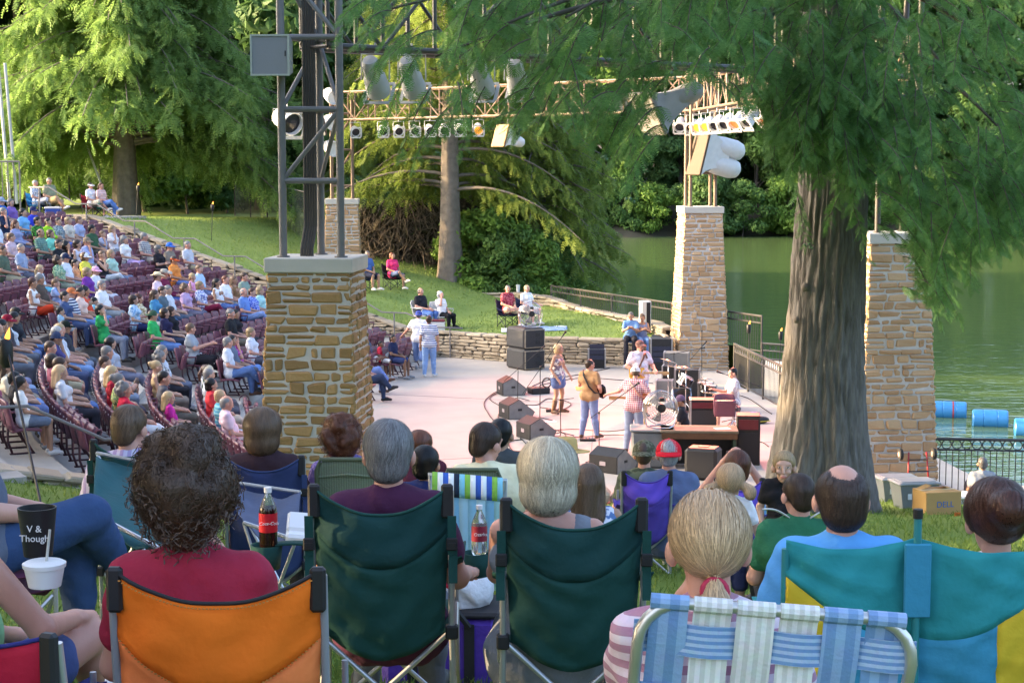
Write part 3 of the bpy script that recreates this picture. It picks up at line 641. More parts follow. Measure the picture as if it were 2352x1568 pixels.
def wall(name, pts, zb, zt, label, th=.32, m=ST_W, capw=.4):
    """dry-stacked limestone wall along a polyline; zb/zt give bottom and top height along it"""
    t = thing(name, label, 'wall', (*pts[0], 0)); ox, oy = pts[0]; b, core, cp = MB(), MB(), MB(); Ltot = 0
    for (p, q) in zip(pts, pts[1:]):
        p, q = A(*p), A(*q); L = math.hypot(*(q-p)); an = math.atan2(*(q-p)[::-1]); n = max(1, int(L/.9))
        for i in range(n):
            s0, s1 = L*i/n, L*(i+1)/n; c = p+(q-p)*((i+.5)/n); bz, tz = zb(*c), zt(*c)
            core.box((c[0]-ox, c[1]-oy, (bz+tz)/2-.06), (s1-s0+.02, th*.8, max(.05, tz-bz-.1)), (0, 0, an))
        for side in (-1, 1):
            M = Matrix.Translation((p[0]-ox, p[1]-oy, 0))@Matrix.Rotation(an, 4, 'Z')
            u = 0
            zmax = max(zt(*p), zt(*q)); zmin = min(zb(*p), zb(*q)); z = zmin
            while z < zmax:
                hh = rng.uniform(.06, .135); u = -rng.uniform(0, .2)
                while u < L:
                    ww = rng.uniform(.18, .6); c = p+(q-p)*min(1, max(0, (u+ww/2)/L)); 
                    if zb(*c)-.06 < z+hh/2 < zt(*c)-.05: rock(b, (u+ww/2, side*(th/2-.03+rng.uniform(-.02, .025)), z+hh/2), (ww-.018, .12, hh-.012), rng.normal()*.03, M)
                    u += ww
                z += hh
        u = 0
        while u < L:
            ww = rng.uniform(.35, .8); c = p+(q-p)*min(1, (u+ww/2)/L); d = (q-p)/L; z1, z2 = zt(*(c-d*.2)), zt(*(c+d*.2))
            rock(cp, (u+ww/2, rng.uniform(-.02, .02), zt(*c)), (ww-.015, capw+rng.uniform(-.03, .04), .09), -math.atan2(z2-z1, .4), M); u += ww
    core.build('rubble_core', mat('wall_core_soil', (.10, .085, .065), .95), t); b.build('stone_facing', m, t); cp.build('coping', m, t); return t  # rubble core in one dark brown behind the stones
fz = lambda x, y: .27*max(0, min(13.4, (A(x, y)-O_F)@U_F)-1.0)/.95
wl = [tuple(O_F+U_F*s) for s in (17, 12, 8, 4, 1.5, 0)]
wall('stone_wall', wl, lambda x, y: max(-.02, fz(x, y)-.15), lambda x, y: max(.74, fz(x, y)+.62), 'long sloping limestone wall between the far seats and grassy bank')
wall('stone_wall', [(-1.7, 53), (.2, 51.7), (3.3, 50.9), (4.8, 50.6)], lambda x, y: -.02, lambda x, y: .74, 'low limestone wall at the back of the stage behind the loudspeakers')
wall('stone_wall', [(-1.9, 61.2), (.2, 60.9), (1.3, 59.8), (3.0, 56.6), (4.3, 53.2), (4.6, 51.2)], lambda x, y: .45, lambda x, y: 1.05+.3*sstep(57, 61, y), 'low curved limestone wall under the lakeside railing', th=.3)
wall('stone_wall', [tuple(O_N+U_N*s+V_N*1.95) for s in (12, 9, 6.5, 4.6, 2.8)], lambda x, y: lawn(x, y)-.5, lambda x, y: lawn(x, y)+.12, 'weathered limestone wall ending beside the near aisle steps', th=.4, capw=.55)
b = MB(); t_ = thing('stone_edging', 'row of flat limestone edging stones along the lawn at the stage', 'edging', (0, 0, 0))
x = -1.2
while x < 7.0:
    ww = rng.uniform(.4, .9); rock(b, (x+ww/2, lawn_edge(x)+.03, .10), (ww-.02, .40, .30), 0, Matrix.Identity(4)); x += ww
b.build('stones', ST_W, t_)
b = MB(); t_ = thing('stone_ledge', 'pale limestone ledge at the foot of the pillar by grey bins', 'ledge', (0, 0, 0)); x = 5.2
while x < 8.6:
    ww = rng.uniform(.5, .9); rock(b, (x+ww/2, 28.2-.25*(x-5), .38), (ww-.02, .7, .4), 0, Matrix.Identity(4)); x += ww
b.build('stones', ST_W, t_)

# ---------------------------------------------------------------- towers and trusses
def tower(px_, py_, rz, label, ztop, m, legs, r, step, zoff):
    t = thing('light_tower', label, 'tower', (*(px_, py_), 4.67), rz); H = ztop-4.67
    for (x, y) in legs: b = MB(); b.tube([(x, y, 0), (x, y, H)], r, 10); b.lathe([(r*1.7, 0), (r*1.7, .02), (r, .02)], 12, (x, y, 0)); b.build('leg', m, t, ang=40)
    b = MB(); z = zoff; n = len(legs); i = 0
    while z < H:
        for k in range(n):
            p, q = legs[k], legs[(k+1) % n]; b.tube([(*p, z), (*q, z)], r*.72, 8)
        b.tube([(*legs[i % n], z), (*legs[(i+1) % n], min(H, z+step))], r*.6, 8); b.tube([(*legs[(i+2) % n], z), (*legs[(i+1) % n], min(H, z+step))], r*.6, 8); z += step; i += 1
    b.build('bracing', m, t, ang=40); return t
tri = [(-.385, -.30), (.385, -.30), (-.02, .38)]
tw = tower(*P1, R(-5.5), 'grey steel tube tower standing on the nearest pillar', 10.4, GREYM, tri, .052, .93, 1.0)
b = MB()
for i in range(5): b.tube([(-.2+.035*i, -.02, 0), (-.2+.035*i, -.02, .1), (-.16+.035*i, .05, .4), (-.16+.035*i, .05, 5.7)], .022, 8)
for z in (1.95, 4.4): b.box((-.09, .05, z), (.22, .06, .03))
b.build('cable_conduit', BROWNM, tw)
sq = [(-.36, -.36), (.36, -.36), (.36, .36), (-.36, .36)]
tower(*P2, R(3), 'bronze tube tower on the farthest pillar holding three white lamps', 8.5, TANM, sq, .045, 1.25, .45)
tower(*P3, R(5), 'bronze tube tower above the tan pillar with the white speaker cluster', 8.5, TANM, sq, .05, 1.3, .95)
tower(*P4, R(8), 'steel tube tower on the right hand pillar, half hidden by branches', 9.4, BROWNM, sq, .05, 1.3, 1.1)
def truss(a, b_, label, m, h=.95, wd=.6, r=.035, bay=1.0):
    a, b_ = V(*a), V(*b_); d = b_-a; L = d.length; t = thing('lighting_truss', label, 'truss', a, math.atan2(d.y, d.x)); n = int(L/bay)
    for (y, z) in ((-wd/2, 0), (wd/2, 0), (-wd/2, h), (wd/2, h)): q = MB(); q.tube([(0, y, z), (L, y, z)], r, 8); q.build('chord', m, t, ang=40)
    q = MB()
    for i in range(n+1):
        x = L*i/n
        for y in (-wd/2, wd/2):
            q.tube([(x, y, 0), (x, y, h)], r*.7, 6)
            if i < n: x2 = L*(i+1)/n; q.tube([(x, y, 0 if i % 2 else h), (x2, y, h if i % 2 else 0)], r*.6, 6)
        for z in (0, h): q.tube([(x, -wd/2, z), (x, wd/2, z)], r*.6, 6)
    q.build('web_bracing', m, t, ang=40); return t
TZ = 7.4
truss((*P2, TZ), (*P3, TZ), 'sunlit bronze truss spanning the back of the stage above small lamps', TANM)
truss((P4[0], P4[1], TZ), (P3[0], P3[1], TZ), 'bronze truss running along the right side above the orange lamps', TANM)
truss((P1[0], P1[1], 7.42), (P4[0], P4[1], TZ), 'dark near truss from the grey tower into the cypress branches', BROWNM, r=.045, bay=.85)
# ---------------------------------------------------------------- trees
def leafm(key, c, c2, tl=.35): return mat(key, c, .6, .3, 1.2, col2=c2, tl=tl, island=.6, spec=.25)
CY_NEAR = leafm('cypress_leaf', (.15, .30, .075), (.065, .165, .04), .4); CY_FAR = leafm('cypress_leaf_far', (.27, .40, .105), (.12, .22, .055), .5); CY_MID = leafm('cypress_leaf_mid', (.28, .34, .065), (.11, .18, .035), .5)
OAK = leafm('broad_leaf', (.15, .26, .06), (.055, .12, .03)); OAK_D = leafm('broad_leaf_dark', (.12, .22, .06), (.045, .10, .03)); OAK_L = leafm('broad_leaf_light', (.22, .35, .06), (.09, .18, .03))
BARK = mat('bark', (.24, .205, .17), .95, .35, 6, bump=.9, bscale=16, col2=(.09, .075, .06)); TWIG = mat('twig_bark', (.085, .075, .055), .9, .3, 10)
def feather_tmpl(k, seed, wid=.24, droop=.18):
    rg = np.random.default_rng(seed); v = []; f = []
    for i in range(k):
        t = (i+.6)/k; L = wid*math.sin(math.pi*min(1, .16+.8*t))**.8; z = -droop*t*t
        for sg in (-1, 1):
            a = len(v); l = L*rg.uniform(.8, 1.15); sw = .55*l; tw = rg.normal()*.06
            v += [(t-.35/k, 0, z), (t+.35/k, 0, z), (t+sw+.2/k, sg*l, z-.1*l+tw*l), (t+sw-.1/k, sg*l, z-.1*l+tw*l)]; f.append([a, a+1, a+2, a+3] if sg > 0 else [a+1, a, a+3, a+2])
    return np.array(v), np.array(f)
def feathers(name, P, D, L, k, mt, parent=None, wid=.24, droop=.18, loc=None):
    """all the feathery sprays of one crown: P points, D directions, L lengths"""
    P, D, L = np.array(P), np.array(D), np.array(L); N = len(P); D = D/np.linalg.norm(D, axis=1)[:, None]; Tm = [feather_tmpl(k, 100+i, wid, droop) for i in range(4)]
    up = np.tile(A(0, 0, 1.), (N, 1))+rng.normal(size=(N, 3))*.45; S_ = np.cross(up, D); S_ /= np.linalg.norm(S_, axis=1)[:, None]+1e-9; U = np.cross(D, S_)
    VV = []; FF = []; o = 0
    for i in range(4):
        m = np.arange(N) % 4 == i; tv, tf = Tm[i]; n = m.sum()
        if not n: continue
        v = P[m][:, None]+L[m][:, None, None]*(tv[None, :, 0:1]*D[m][:, None]+tv[None, :, 1:2]*S_[m][:, None]+tv[None, :, 2:3]*U[m][:, None])
        VV.append(v.reshape(-1, 3)); FF.append((tf[None]+(np.arange(n)*len(tv))[:, None, None]+o).reshape(-1, 4)); o += n*len(tv)
    return link(name, mesh_np(name, np.vstack(VV), None, np.vstack(FF), smooth=False), mt, parent, loc)
def trunk(b, pts, rad, n=20, flute=.07, flare=.5, seed=3):
    """bark trunk with ridges, flutes and a flared foot"""
    rg = np.random.default_rng(seed); P = np.array(pts, float); m = 46; zz = np.linspace(0, 1, m); C = np.stack([np.interp(zz, np.linspace(0, 1, len(P)), P[:, i]) for i in range(3)], 1); rr = np.interp(zz, np.linspace(0, 1, len(rad)), rad)
    th = np.arange(n)*2*math.pi/n; ph = rg.uniform(0, 6.3, 6); v = []
    for i in range(m):
        h = zz[i]; fl = flare*math.exp(-h*9)
        r = rr[i]*(1+fl*(1+.35*np.sin(5*th+ph[0])+.2*np.sin(9*th+ph[1]))+flute*np.sin(7*th+ph[2]+1.5*h)*.5+flute*.55*np.sin(n/2*th*.5+ph[3]+6*h)+.02*rg.normal(size=n))
        v.append(np.stack([C[i, 0]+r*np.cos(th), C[i, 1]+r*np.sin(th), np.full(n, C[i, 2])], 1))
    f = [[i*n+k, i*n+(k+1) % n, (i+1)*n+(k+1) % n, (i+1)*n+k] for i in range(m-1) for k in range(n)]
    b.add(np.vstack(v), None, f)
def curve3(a, b, c, n=8):
    t = np.linspace(0, 1, n)[:, None]; a, b, c = A(*a), A(*b), A(*c); return (1-t)**2*a+2*t*(1-t)*b+t*t*c
# ---- the big near cypress on the right
NT = W(1884, 1150, Y=24.2); NT = A(NT.x, NT.y, lawn(NT.x, NT.y))
t = thing('cypress_tree', 'huge near bald cypress with furrowed trunk and branches hanging across the top right', 'tree', NT)
b = MB(); trunk(b, [(0, 0, -.15), (.02, 0, 2.2), (.1, 0, 4.5), (.05, .1, 8), (0, .2, 15)], [.60, .54, .50, .46, .43, .36, .15], 150, .03, .42)
tm_ = b.mesh('trunk', True); co = np.empty(len(tm_.vertices)*3, np.float32); tm_.vertices.foreach_get('co', co); co = co.reshape(-1, 3)
an = np.arctan2(co[:, 1], co[:, 0]); rid = .019*np.sign(np.sin(an*29+2.6*np.sin(co[:, 2]*1.9+an*2)+1.5*np.sin(co[:, 2]*5.3+an*7)))*np.abs(np.sin(an*29+2.6*np.sin(co[:, 2]*1.9+an*2)+1.5*np.sin(co[:, 2]*5.3+an*7)))**.5
nn = np.stack([np.cos(an), np.sin(an), 0*an], 1); co += nn*rid[:, None]; tm_.vertices.foreach_set('co', co.ravel()); tm_.update()
link('trunk', tm_, mat('furrowed_bark', (.275, .25, .225), .95, .35, 22, bump=1, bscale=40, col2=(.045, .038, .032)), t)
b = MB()
for (dx, px_, py_, y, r) in ((.5, 1850, 660, 23.75, .1), (.5, 1862, 850, 23.75, .09), (.3, 1830, 735, 23.8, .08)):
    q = W(px_, py_, Y=y); b.ell(tuple(A(*q)-NT+A(0, .045, 0)), (r*.55, .045, r*.6), None, 14, 8)
b.build('branch_scar', BARK, t, True)
OUTX = [760, 780, 833, 924, 960, 1000, 1100, 1250, 1380, 1450, 1500, 1600, 1700, 1790, 1830, 1900, 1960, 2000, 2060, 2110, 2160, 2210, 2260, 2310, 2380, 2600]
OUTY = [20, 82, 215, 345, 360, 320, 330, 310, 350, 440, 225, 195, 250, 320, 450, 400, 470, 380, 500, 560, 740, 700, 610, 590, 560, 540]
fp, fd, fl, stems, cones = [], [], [], MB(), MB(); rg = np.random.default_rng(11); top = A(NT[0], NT[1], 9.5)
def branchlet(tip, L, dens=1.0, hang=.5):
    """one drooping twig ending at tip, leaving the crown outwards from the trunk, with sprays on both sides"""
    d = tip-top; d[2] = 0; d /= np.linalg.norm(d)+1e-6; d = d+rg.normal(size=3)*.35; d[2] = 0; d /= np.linalg.norm(d)
    a = tip-d*L*(1-hang*.6)+A(0, 0, L*hang*.75); m = tip*.45+a*.55+A(0, 0, L*.13); C = curve3(a, m, tip, 9); stems.tube(C-NT, [.007]*5+[.005, .004, .003, .002], 5, False)
    n = int(L/.032*dens)
    for i in range(n):
        u = (i+rg.random())/n; j = min(7, int(u*8)); w_ = u*8-j; p = C[j]*(1-w_)+C[j+1]*w_; tg = C[j+1]-C[j]; tg /= np.linalg.norm(tg); sd = np.cross(tg, A(0, 0, 1)); sd /= np.linalg.norm(sd)+1e-6
        sg = 1 if i % 2 else -1; q = tg*rg.uniform(.35, .8)+sd*sg*rg.uniform(.4, 1)+A(0, 0, rg.uniform(-.75, .05)); fp.append(p); fd.append(q); fl.append(rg.uniform(.14, .27)*(1-.35*u))
    fp.append(C[-1]); fd.append(C[-1]-C[-2]); fl.append(.16); return C
k = 0
while k < 900:
    px_ = rg.uniform(770, 2500); lo = np.interp(px_, OUTX, OUTY); py_ = rg.uniform(-90, 1)*1.0 if rg.random() < .12 else lo-abs(rg.normal())*150
    if py_ < -130: continue
    if px_ < 1010 and rg.random() < .72: continue
    if px_ < 1480 and py_ > 165 and rg.random() < (.93 if px_ < 1170 else .72): continue
    if 1480 < px_ < 1720 and rg.random() < .85 and py_ > 130: continue
    y = rg.uniform(15.5, 22.5) if px_ < 1750 else rg.uniform(18, 27) if px_ > 1990 else rg.uniform(19, 23)
    tip = A(*W(px_, py_, Y=y)); branchlet(tip, rg.uniform(.6, 1.15), 1.0 if px_ < 1750 else .9, rg.uniform(.35, 1.0)); k += 1
for (px_, py_, y) in ((778, 84, 19), (835, 222, 18), (924, 346, 17.5), (952, 372, 17.5), (1060, 345, 18), (1186, 290, 17), (1285, 190, 16), (1385, 360, 17.5), (1449, 452, 17), (1424, 300, 17), (1540, 150, 16), (1795, 250, 20), (2120, 322, 20), (1877, 262, 19), (2095, 600, 20), (2162, 742, 22), (2205, 735, 22), (2146, 700, 22), (1990, 590, 22.6), (1850, 560, 23.3), (1900, 520, 23.2)):
    tip = A(*W(px_, py_, Y=y)); branchlet(tip, rg.uniform(.7, 1.1), .8, .9)
    if rg.random() < .75 and px_ < 2130:
        for q in range(rg.integers(4, 9)): cones.ell(tuple(tip-NT+rg.normal(size=3)*.03-A(0, 0, .03)), (.017,)*3, None, 8, 6)
for i in range(260):                                   # in front of the trunk and to its right
    if i < 120: tip = A(*W(rg.uniform(1770, 2030), rg.uniform(-60, 430), Y=rg.uniform(19.5, 23)))
    else: px_ = rg.uniform(1980, 2480); tip = A(*W(px_, rg.uniform(-60, np.interp(px_, OUTX, OUTY)-60), Y=rg.uniform(18, 26)))
    branchlet(tip, rg.uniform(.7, 1.2), 1, rg.uniform(.35, 1))
for i in range(260):                                   # the rest of the crown, above and behind
    a_ = rg.uniform(0, 6.28); r_ = rg.uniform(1.5, 7.5); z_ = rg.uniform(7.6, 15)-.15*r_; tip = A(NT[0]+r_*math.cos(a_)*(1-.04*z_), NT[1]+r_*math.sin(a_)*(1-.04*z_), z_)
    x_, y_ = PX(tip)
    if 700 < x_ < 2500 and -60 < y_ < 1500: continue
    branchlet(tip, rg.uniform(.9, 1.5), .55, .6)
for (px_, py_, y, z0) in ((900, 20, 18.5, 8.5), (1000, 130, 18, 8.4), (1150, 60, 17, 8.6), (1300, 40, 17, 8.9), (1420, 130, 17.5, 8.2), (1560, 60, 18.5, 9), (1700, 180, 20, 8.8), (2000, 230, 21, 7.6), (2120, 380, 21.5, 7.4), (2200, 200, 23, 8.4), (2300, 300, 22, 7.8), (2260, 60, 24, 9), (1850, 300, 22.4, 7), (2400, 200, 26, 8.6)):
    e = A(*W(px_, py_, Y=y)); s_ = A(NT[0], NT[1], z0); mid = (s_+e)/2+A(0, 0, .55); stems.tube(curve3(s_, mid, e, 12)-NT, np.linspace(.075, .012, 12), 7)
feathers('foliage', np.array(fp)-NT, fd, fl, 9, CY_NEAR, t, .23, .2); stems.build('twig', TWIG, t, True); cones.build('cone_cluster', mat('green_cone', (.13, .22, .12), .8, .2, 30), t, True)

def far_cypress(loc, H, z0, Rb, label, mt, nb, seed, fr=.55, k=5, shape=.9, tr=.42, lean=0, front=0):
    """a whole bald cypress seen from afar: trunk, limbs and drooping feathery boughs"""
    t = thing('cypress_tree', label, 'tree', loc); rg = np.random.default_rng(seed); b = MB(); trunk(b, [(0, 0, -.3), (0, 0, H*.5), (lean, 0, H)], [tr, tr*.8, tr*.5, .04], 28, .05, .45, seed); b.build('trunk', BARK, t, True)
    P, D, L, st = [], [], [], MB()
    for i in range(nb):
        u = (i+rg.random())/nb; z = z0+(H-z0)*u**1.15; r = Rb*(1-u)**shape*rg.uniform(.7, 1.08)+.5; a = i*2.399+rg.normal()*.3
        if math.sin(a) < -.45 and z < front: continue
        dr = rg.uniform(.12, .4)*r
        s_ = A(0, 0, z); e = A(r*math.cos(a), r*math.sin(a), z-dr); m = A(r*.5*math.cos(a), r*.5*math.sin(a), z+r*.12); C = curve3(s_, m, e, 10); st.tube(C, np.linspace(.05+.02*r/4, .012, 10), 5, False)
        n = int(r*9)
        for j in range(n):
            w_ = .18+.82*(j+rg.random())/n; q = w_*9; ii = min(8, int(q)); p = C[ii]*(1-(q-ii))+C[ii+1]*(q-ii); tg = C[ii+1]-C[ii]; tg /= np.linalg.norm(tg); sd = np.cross(tg, A(0, 0, 1)); sg = 1 if j % 2 else -1
            bl = rg.uniform(.5, 1.25)*(1.1-.5*w_)*Rb/5.5; hang = rg.uniform(.2, 1.3); ed = tg*.5+sd*sg*rg.uniform(.3, 1)+A(0, 0, -hang*.55); ed /= np.linalg.norm(ed); bl_n = max(3, int(bl/.1))
            for x in range(bl_n):
                v_ = (x+rg.random())/bl_n; pp = p+ed*bl*v_+A(0, 0, -.35*hang*bl*v_*v_)+rg.normal(size=3)*.05; P.append(pp); D.append(ed+rg.normal(size=3)*.5+A(0, 0, -.45*hang)); L.append(rg.uniform(.6, 1.1)*fr)
    feathers('foliage', P, D, L, k, mt, t, .22, .22); st.build('limb', BARK, t, True); return t
LT = W(290, 500, Y=69); far_cypress((LT.x, LT.y, far_lawn(LT.x, LT.y)-.1), 18.5, 2.9, 7.0, 'wide left bald cypress glowing yellow green behind the upper seats', CY_FAR, 330, 5, .5, front=4.6)
CT = W(1034, 716, Y=62); far_cypress((CT.x, CT.y, far_lawn(CT.x, CT.y)-.1), 15, 3.2, 4.3, 'middle bald cypress with grey trunk behind the folding chairs on far grass', CY_MID, 135, 8, .42, 5, .7, .36, front=7.2)
RT = W(1228, 660, Y=66); far_cypress((RT.x, RT.y, .4), 11.5, 1.6, 3.3, 'drooping yellow green cypress right of the middle trunk beside the lake', CY_MID, 190, 9, .45, 5, .55, .2)
RL = W(905, 640, Y=72); far_cypress((RL.x, RL.y, 1.0), 12, 3.4, 3.2, 'yellow green cypress between the farthest pillar and the middle trunk', CY_MID, 130, 12, .45, 5, .55, .22)

def broad_tree(seed, H, Rb, n, ls, z0=.25, trunk_r=.25, squash=1.0):
    """meshes of one broadleaf tree: trunk with limbs, and a crown of separate leaves in clumps"""
    rg = np.random.default_rng(seed); b = MB(); trunk(b, [(0, 0, -.5), (rg.normal()*.3, rg.normal()*.3, H*.5), (rg.normal()*.5, 0, H*.85)], [trunk_r, trunk_r*.7, .05], 12, .05, .3, seed); cl = []
    for i in range(46):
        u = rg.random()**.8; a = rg.uniform(0, 6.28); rr = Rb*math.sin(math.pi*min(.97, .18+.78*u))**.7*rg.uniform(.35, 1.0); c = A(rr*math.cos(a), rr*math.sin(a), H*(z0+(1-z0)*u)*squash); cl.append((c, rg.uniform(.16, .34)*Rb))
        if i % 4 == 0: b.tube(curve3((0, 0, max(.5, c[2]*.5)), c*A(.4, .4, .8), c, 6), np.linspace(trunk_r*.35, .03, 6), 5, False)
    P = []; N = []
    for c, r in cl:
        m = n//46; d = rg.normal(size=(m, 3)); d /= np.linalg.norm(d, axis=1)[:, None]; q = rg.uniform(.55, 1.06, m)[:, None]; P.append(c+d*r*q*A(1.1, 1.1, .72)); N.append(d+rg.normal(size=(m, 3))*.55+A(0, 0, .35))
    P = np.vstack(P); N = np.vstack(N); N /= np.linalg.norm(N, axis=1)[:, None]; u = np.cross(N, rg.normal(size=N.shape)); u /= np.linalg.norm(u, axis=1)[:, None]; v = np.cross(N, u); s_ = ls*rg.uniform(.6, 1.35, len(P))[:, None]
    Vv = np.stack([P-u*s_, P+v*s_*.42-N*s_*.1, P+u*s_, P-v*s_*.42-N*s_*.1], 1).reshape(-1, 3); F = np.arange(len(Vv)).reshape(-1, 4)
    return b.mesh('trunk', True), mesh_np('foliage', Vv, None, F, smooth=False)
BT = [broad_tree(21, 20, 6.5, 26000, .34, .06), broad_tree(22, 17, 7.5, 26000, .34, .03), broad_tree(23, 13, 5.0, 20000, .26, .05), broad_tree(24, 4.2, 2.6, 9000, .16, .02, .06), broad_tree(25, 15, 4.6, 22000, .2, .05)]
def put_tree(k, x, y, z, sc, rz, m, label, name='broadleaf_tree', cat='tree', group=None, sz=None):
    t = thing(name, label, cat, (x, y, z), rz, group); t.scale = (sc, sc, sz or sc)
    a = link('trunk', BT[k][0], None, t); c = link('foliage', BT[k][1], None, t)
    for o, mm in ((a, BARK), (c, m)):
        if not o.data.materials: o.data.materials.append(mm)
        o.material_slots[0].link = 'OBJECT'; o.material_slots[0].material = mm
    return t
g = 'trees on the far lake shore'; rg = np.random.default_rng(4)
for i in range(11):                                    # far shore, back row then front row
    put_tree(i % 2, -16+i*9.5, 187+rg.uniform(-2, 3), 2.2, rg.uniform(1.25, 1.5), rg.uniform(0, 6), (OAK_D, OAK)[i % 2], 'tall dense tree standing in the back row across the lake', group=g)
for i in range(13):
    put_tree((2, 1, 2, 0)[i % 4], -12+i*7.3+rg.uniform(-1, 1), 176+rg.uniform(-2, 2), .9, (.95, .8, 1.1, .75)[i % 4]*rg.uniform(.9, 1.15), rg.uniform(0, 6), (OAK_L, OAK, OAK_D)[(i*2) % 3], 'broad crowned tree leaning over the far waterline across the lake', group='trees along the far waterline')
for i in range(17): put_tree(3, -2+i*4.1+rg.uniform(-1, 1), 168.5+rg.uniform(-1, 1.5), -.9, rg.uniform(.9, 1.6), rg.uniform(0, 6), (OAK, OAK_L, OAK_D)[i % 3], 'rounded leafy bush overhanging the water at the far bank', 'bank_bush', 'bush', 'bushes at the far waterline')
for i, (x, y, k, sc, m) in enumerate(((-24, 88, 1, 1.25, OAK_D), (-17.5, 92, 0, 1.1, OAK_D), (-12.5, 86, 1, 1.15, OAK_D), (-8.6, 84, 4, .8, OAK_D), (-31, 93, 0, 1.2, OAK), (-38, 90, 1, 1.2, OAK_L), (-14, 104, 0, .9, OAK), (-4, 104, 1, .62, OAK), (-22, 106, 0, 1.4, OAK_D), (3, 112, 4, .62, OAK))):
    put_tree(k, x, y, 2.5, sc, i*1.3, m, 'dark dense woodland tree behind the chain link fence, left background', group='woodland behind the left fence')
for i, (px_, py_, Y, sc, m) in enumerate(((20, 420, 76, .95, OAK_L), (110, 425, 78, 1.0, CY_FAR), (205, 425, 77, .9, OAK_L), (330, 430, 79, 1.0, OAK_L), (430, 440, 80, .9, OAK), (520, 452, 82, .85, OAK_D))):
    q = W(px_, py_, Y=Y); put_tree(3, q.x, q.y, q.z-.6, sc, i, m, 'leafy shrub along the chain link fence behind left cypress', 'fence_shrub', 'shrub', 'shrubs along the left fence')
for i, (px_, py_, Y, sc, m) in enumerate(((1105, 660, 63, .75, OAK_L), (1160, 668, 62.5, .6, OAK), (1215, 672, 63, .6, OAK_L), (1262, 650, 64, .5, OAK), (1090, 600, 68, 1.1, OAK_D), (905, 560, 76, 1.0, OAK_L), (1000, 600, 72, .9, OAK_D), (1160, 560, 72, 1.2, OAK), (850, 620, 68, .95, OAK_D), (940, 610, 67, .8, OAK_D))):
    q = W(px_, py_, Y=Y); put_tree(3, q.x, q.y, q.z-.4, sc, i*.9, m, 'glossy green bush on the bank around the middle cypress', 'bank_shrub', 'shrub', 'bushes around the middle cypress')
# bare vine thicket behind the people on the grass
t = thing('vine_thicket', 'tangle of bare brown vines on the bank left of the middle trunk', 'thicket', (W(955, 690, Y=64.5).x, 64.5, far_lawn(-3.6, 64.5)-.1)); b = MB(); o_ = A(*t.location)
for i in range(1000):
    x = rg.uniform(-2.6, 2.4); z = rg.uniform(0, 2.7)*(1-.1*abs(x)); p = A(x, rg.normal()*.5, z); q = p+A(rg.normal()*.5, rg.normal()*.3, -rg.uniform(.3, 1.3)); m = (p+q)/2+rg.normal(size=3)*.3; b.tube(curve3(p, m, q, 6), rg.uniform(.006, .017), 4, False)
b.build('vine', mat('dead_vine', (.14, .11, .08), .95, .4, 5), t)
b = MB()
for i in range(260):
    p = A(rg.uniform(-2.6, 2.6), .5+rg.normal()*.25, rg.uniform(-.1, 2.2)); b.ell(tuple(p), (rg.uniform(.2, .5), .15, rg.uniform(.12, .35)), (rg.normal(), rg.normal(), rg.normal()), 6, 4)
b.build('leaf_litter_mass', mat('dry_brush', (.06, .05, .03), .95, .4, 5, bump=1, bscale=9), t)
# unseen trees added past the left edge to shade the seats and the lawn
for i in range(10): put_tree(2, -26+1.2*math.sin(i*2.1)-abs(i-3)*.15, 27+i*3.9, 3.9, (.40, .43, .38)[i % 3], i*1.7, (OAK, OAK_D)[i % 2], 'small unseen tree added on the crest to shade the seats', group='unseen shade trees added on the crest of the bowl')
for i in range(6): put_tree(2, -16-1.5*(i > 3)+.8*math.sin(i*2.3), -3+i*5.1, 3.7, (1.15, 1.2, 1.1)[i % 3], i*1.7, (OAK, OAK_D)[i % 2], 'unseen leafy tree added at the left to shade the near lawn', group='unseen shade trees added left of the near lawn')
# ---------------------------------------------------------------- theatre seats and the audience in them
MAROON = mat('maroon_plastic', lin('70404f'), .42, .12, 5, spec=.5); IRON = mat('maroon_iron', lin('4a2f38'), .5, .2, 8)
def sb(u, v): x = (u-.5)*.48*(1-.12*max(0, v-.8)/.2*abs(u-.5)*2); return (x, -.235-.09*v+.05*(abs(u-.5)*2)**2, .43+.44*v-.02*(abs(u-.5)*2)**3*(v > .9))
b = MB(); b.grid(sb, 8, 6, .028); b.cur = 1; [b.ell((sx*.13, -.345, .80), (.014, .008, .014), None, 6, 4) for sx in (-1, 1)]; M_BACK = b.mesh('backrest', True)
b = MB(); b.grid(lambda u, v: ((u-.5)*.45, -.2+.42*v, .43+.03*math.sin(math.pi*v)-.025*math.cos((u-.5)*3)), 6, 6, .04); M_PAN = b.mesh('seat_pan', True)
b = MB(); b.grid(lambda u, v: ((u-.5)*.45, -.17+.10*v-.02*math.sin(math.pi*v), .40+.36*v), 6, 6, .06); M_PANUP = b.mesh('seat_pan', True)
b = MB(); b.box((-.275, -.03, .63), (.05, .34, .035), None, .014); M_ARM = b.mesh('armrest', False)
b = MB(); b.tube([(-.275, -.26, .66), (-.275, -.2, .42), (-.275, .02, .34), (-.275, .08, .16), (-.275, .16, .015)], .018, 6); b.tube([(-.275, -.2, .42), (-.275, -.2, .2), (-.275, -.14, .01)], .018, 6); b.tube([(-.275, .13, .61), (-.275, .05, .38)], .015, 6); b.box((-.275, .0, .012), (.06, .36, .02)); M_STAN = b.mesh('stanchion', True)
for me, ms in ((M_BACK, [MAROON, WHITEM]), (M_PAN, [MAROON]), (M_PANUP, [MAROON]), (M_ARM, [MAROON]), (M_STAN, [IRON])):
    for m in ms: me.materials.append(m)
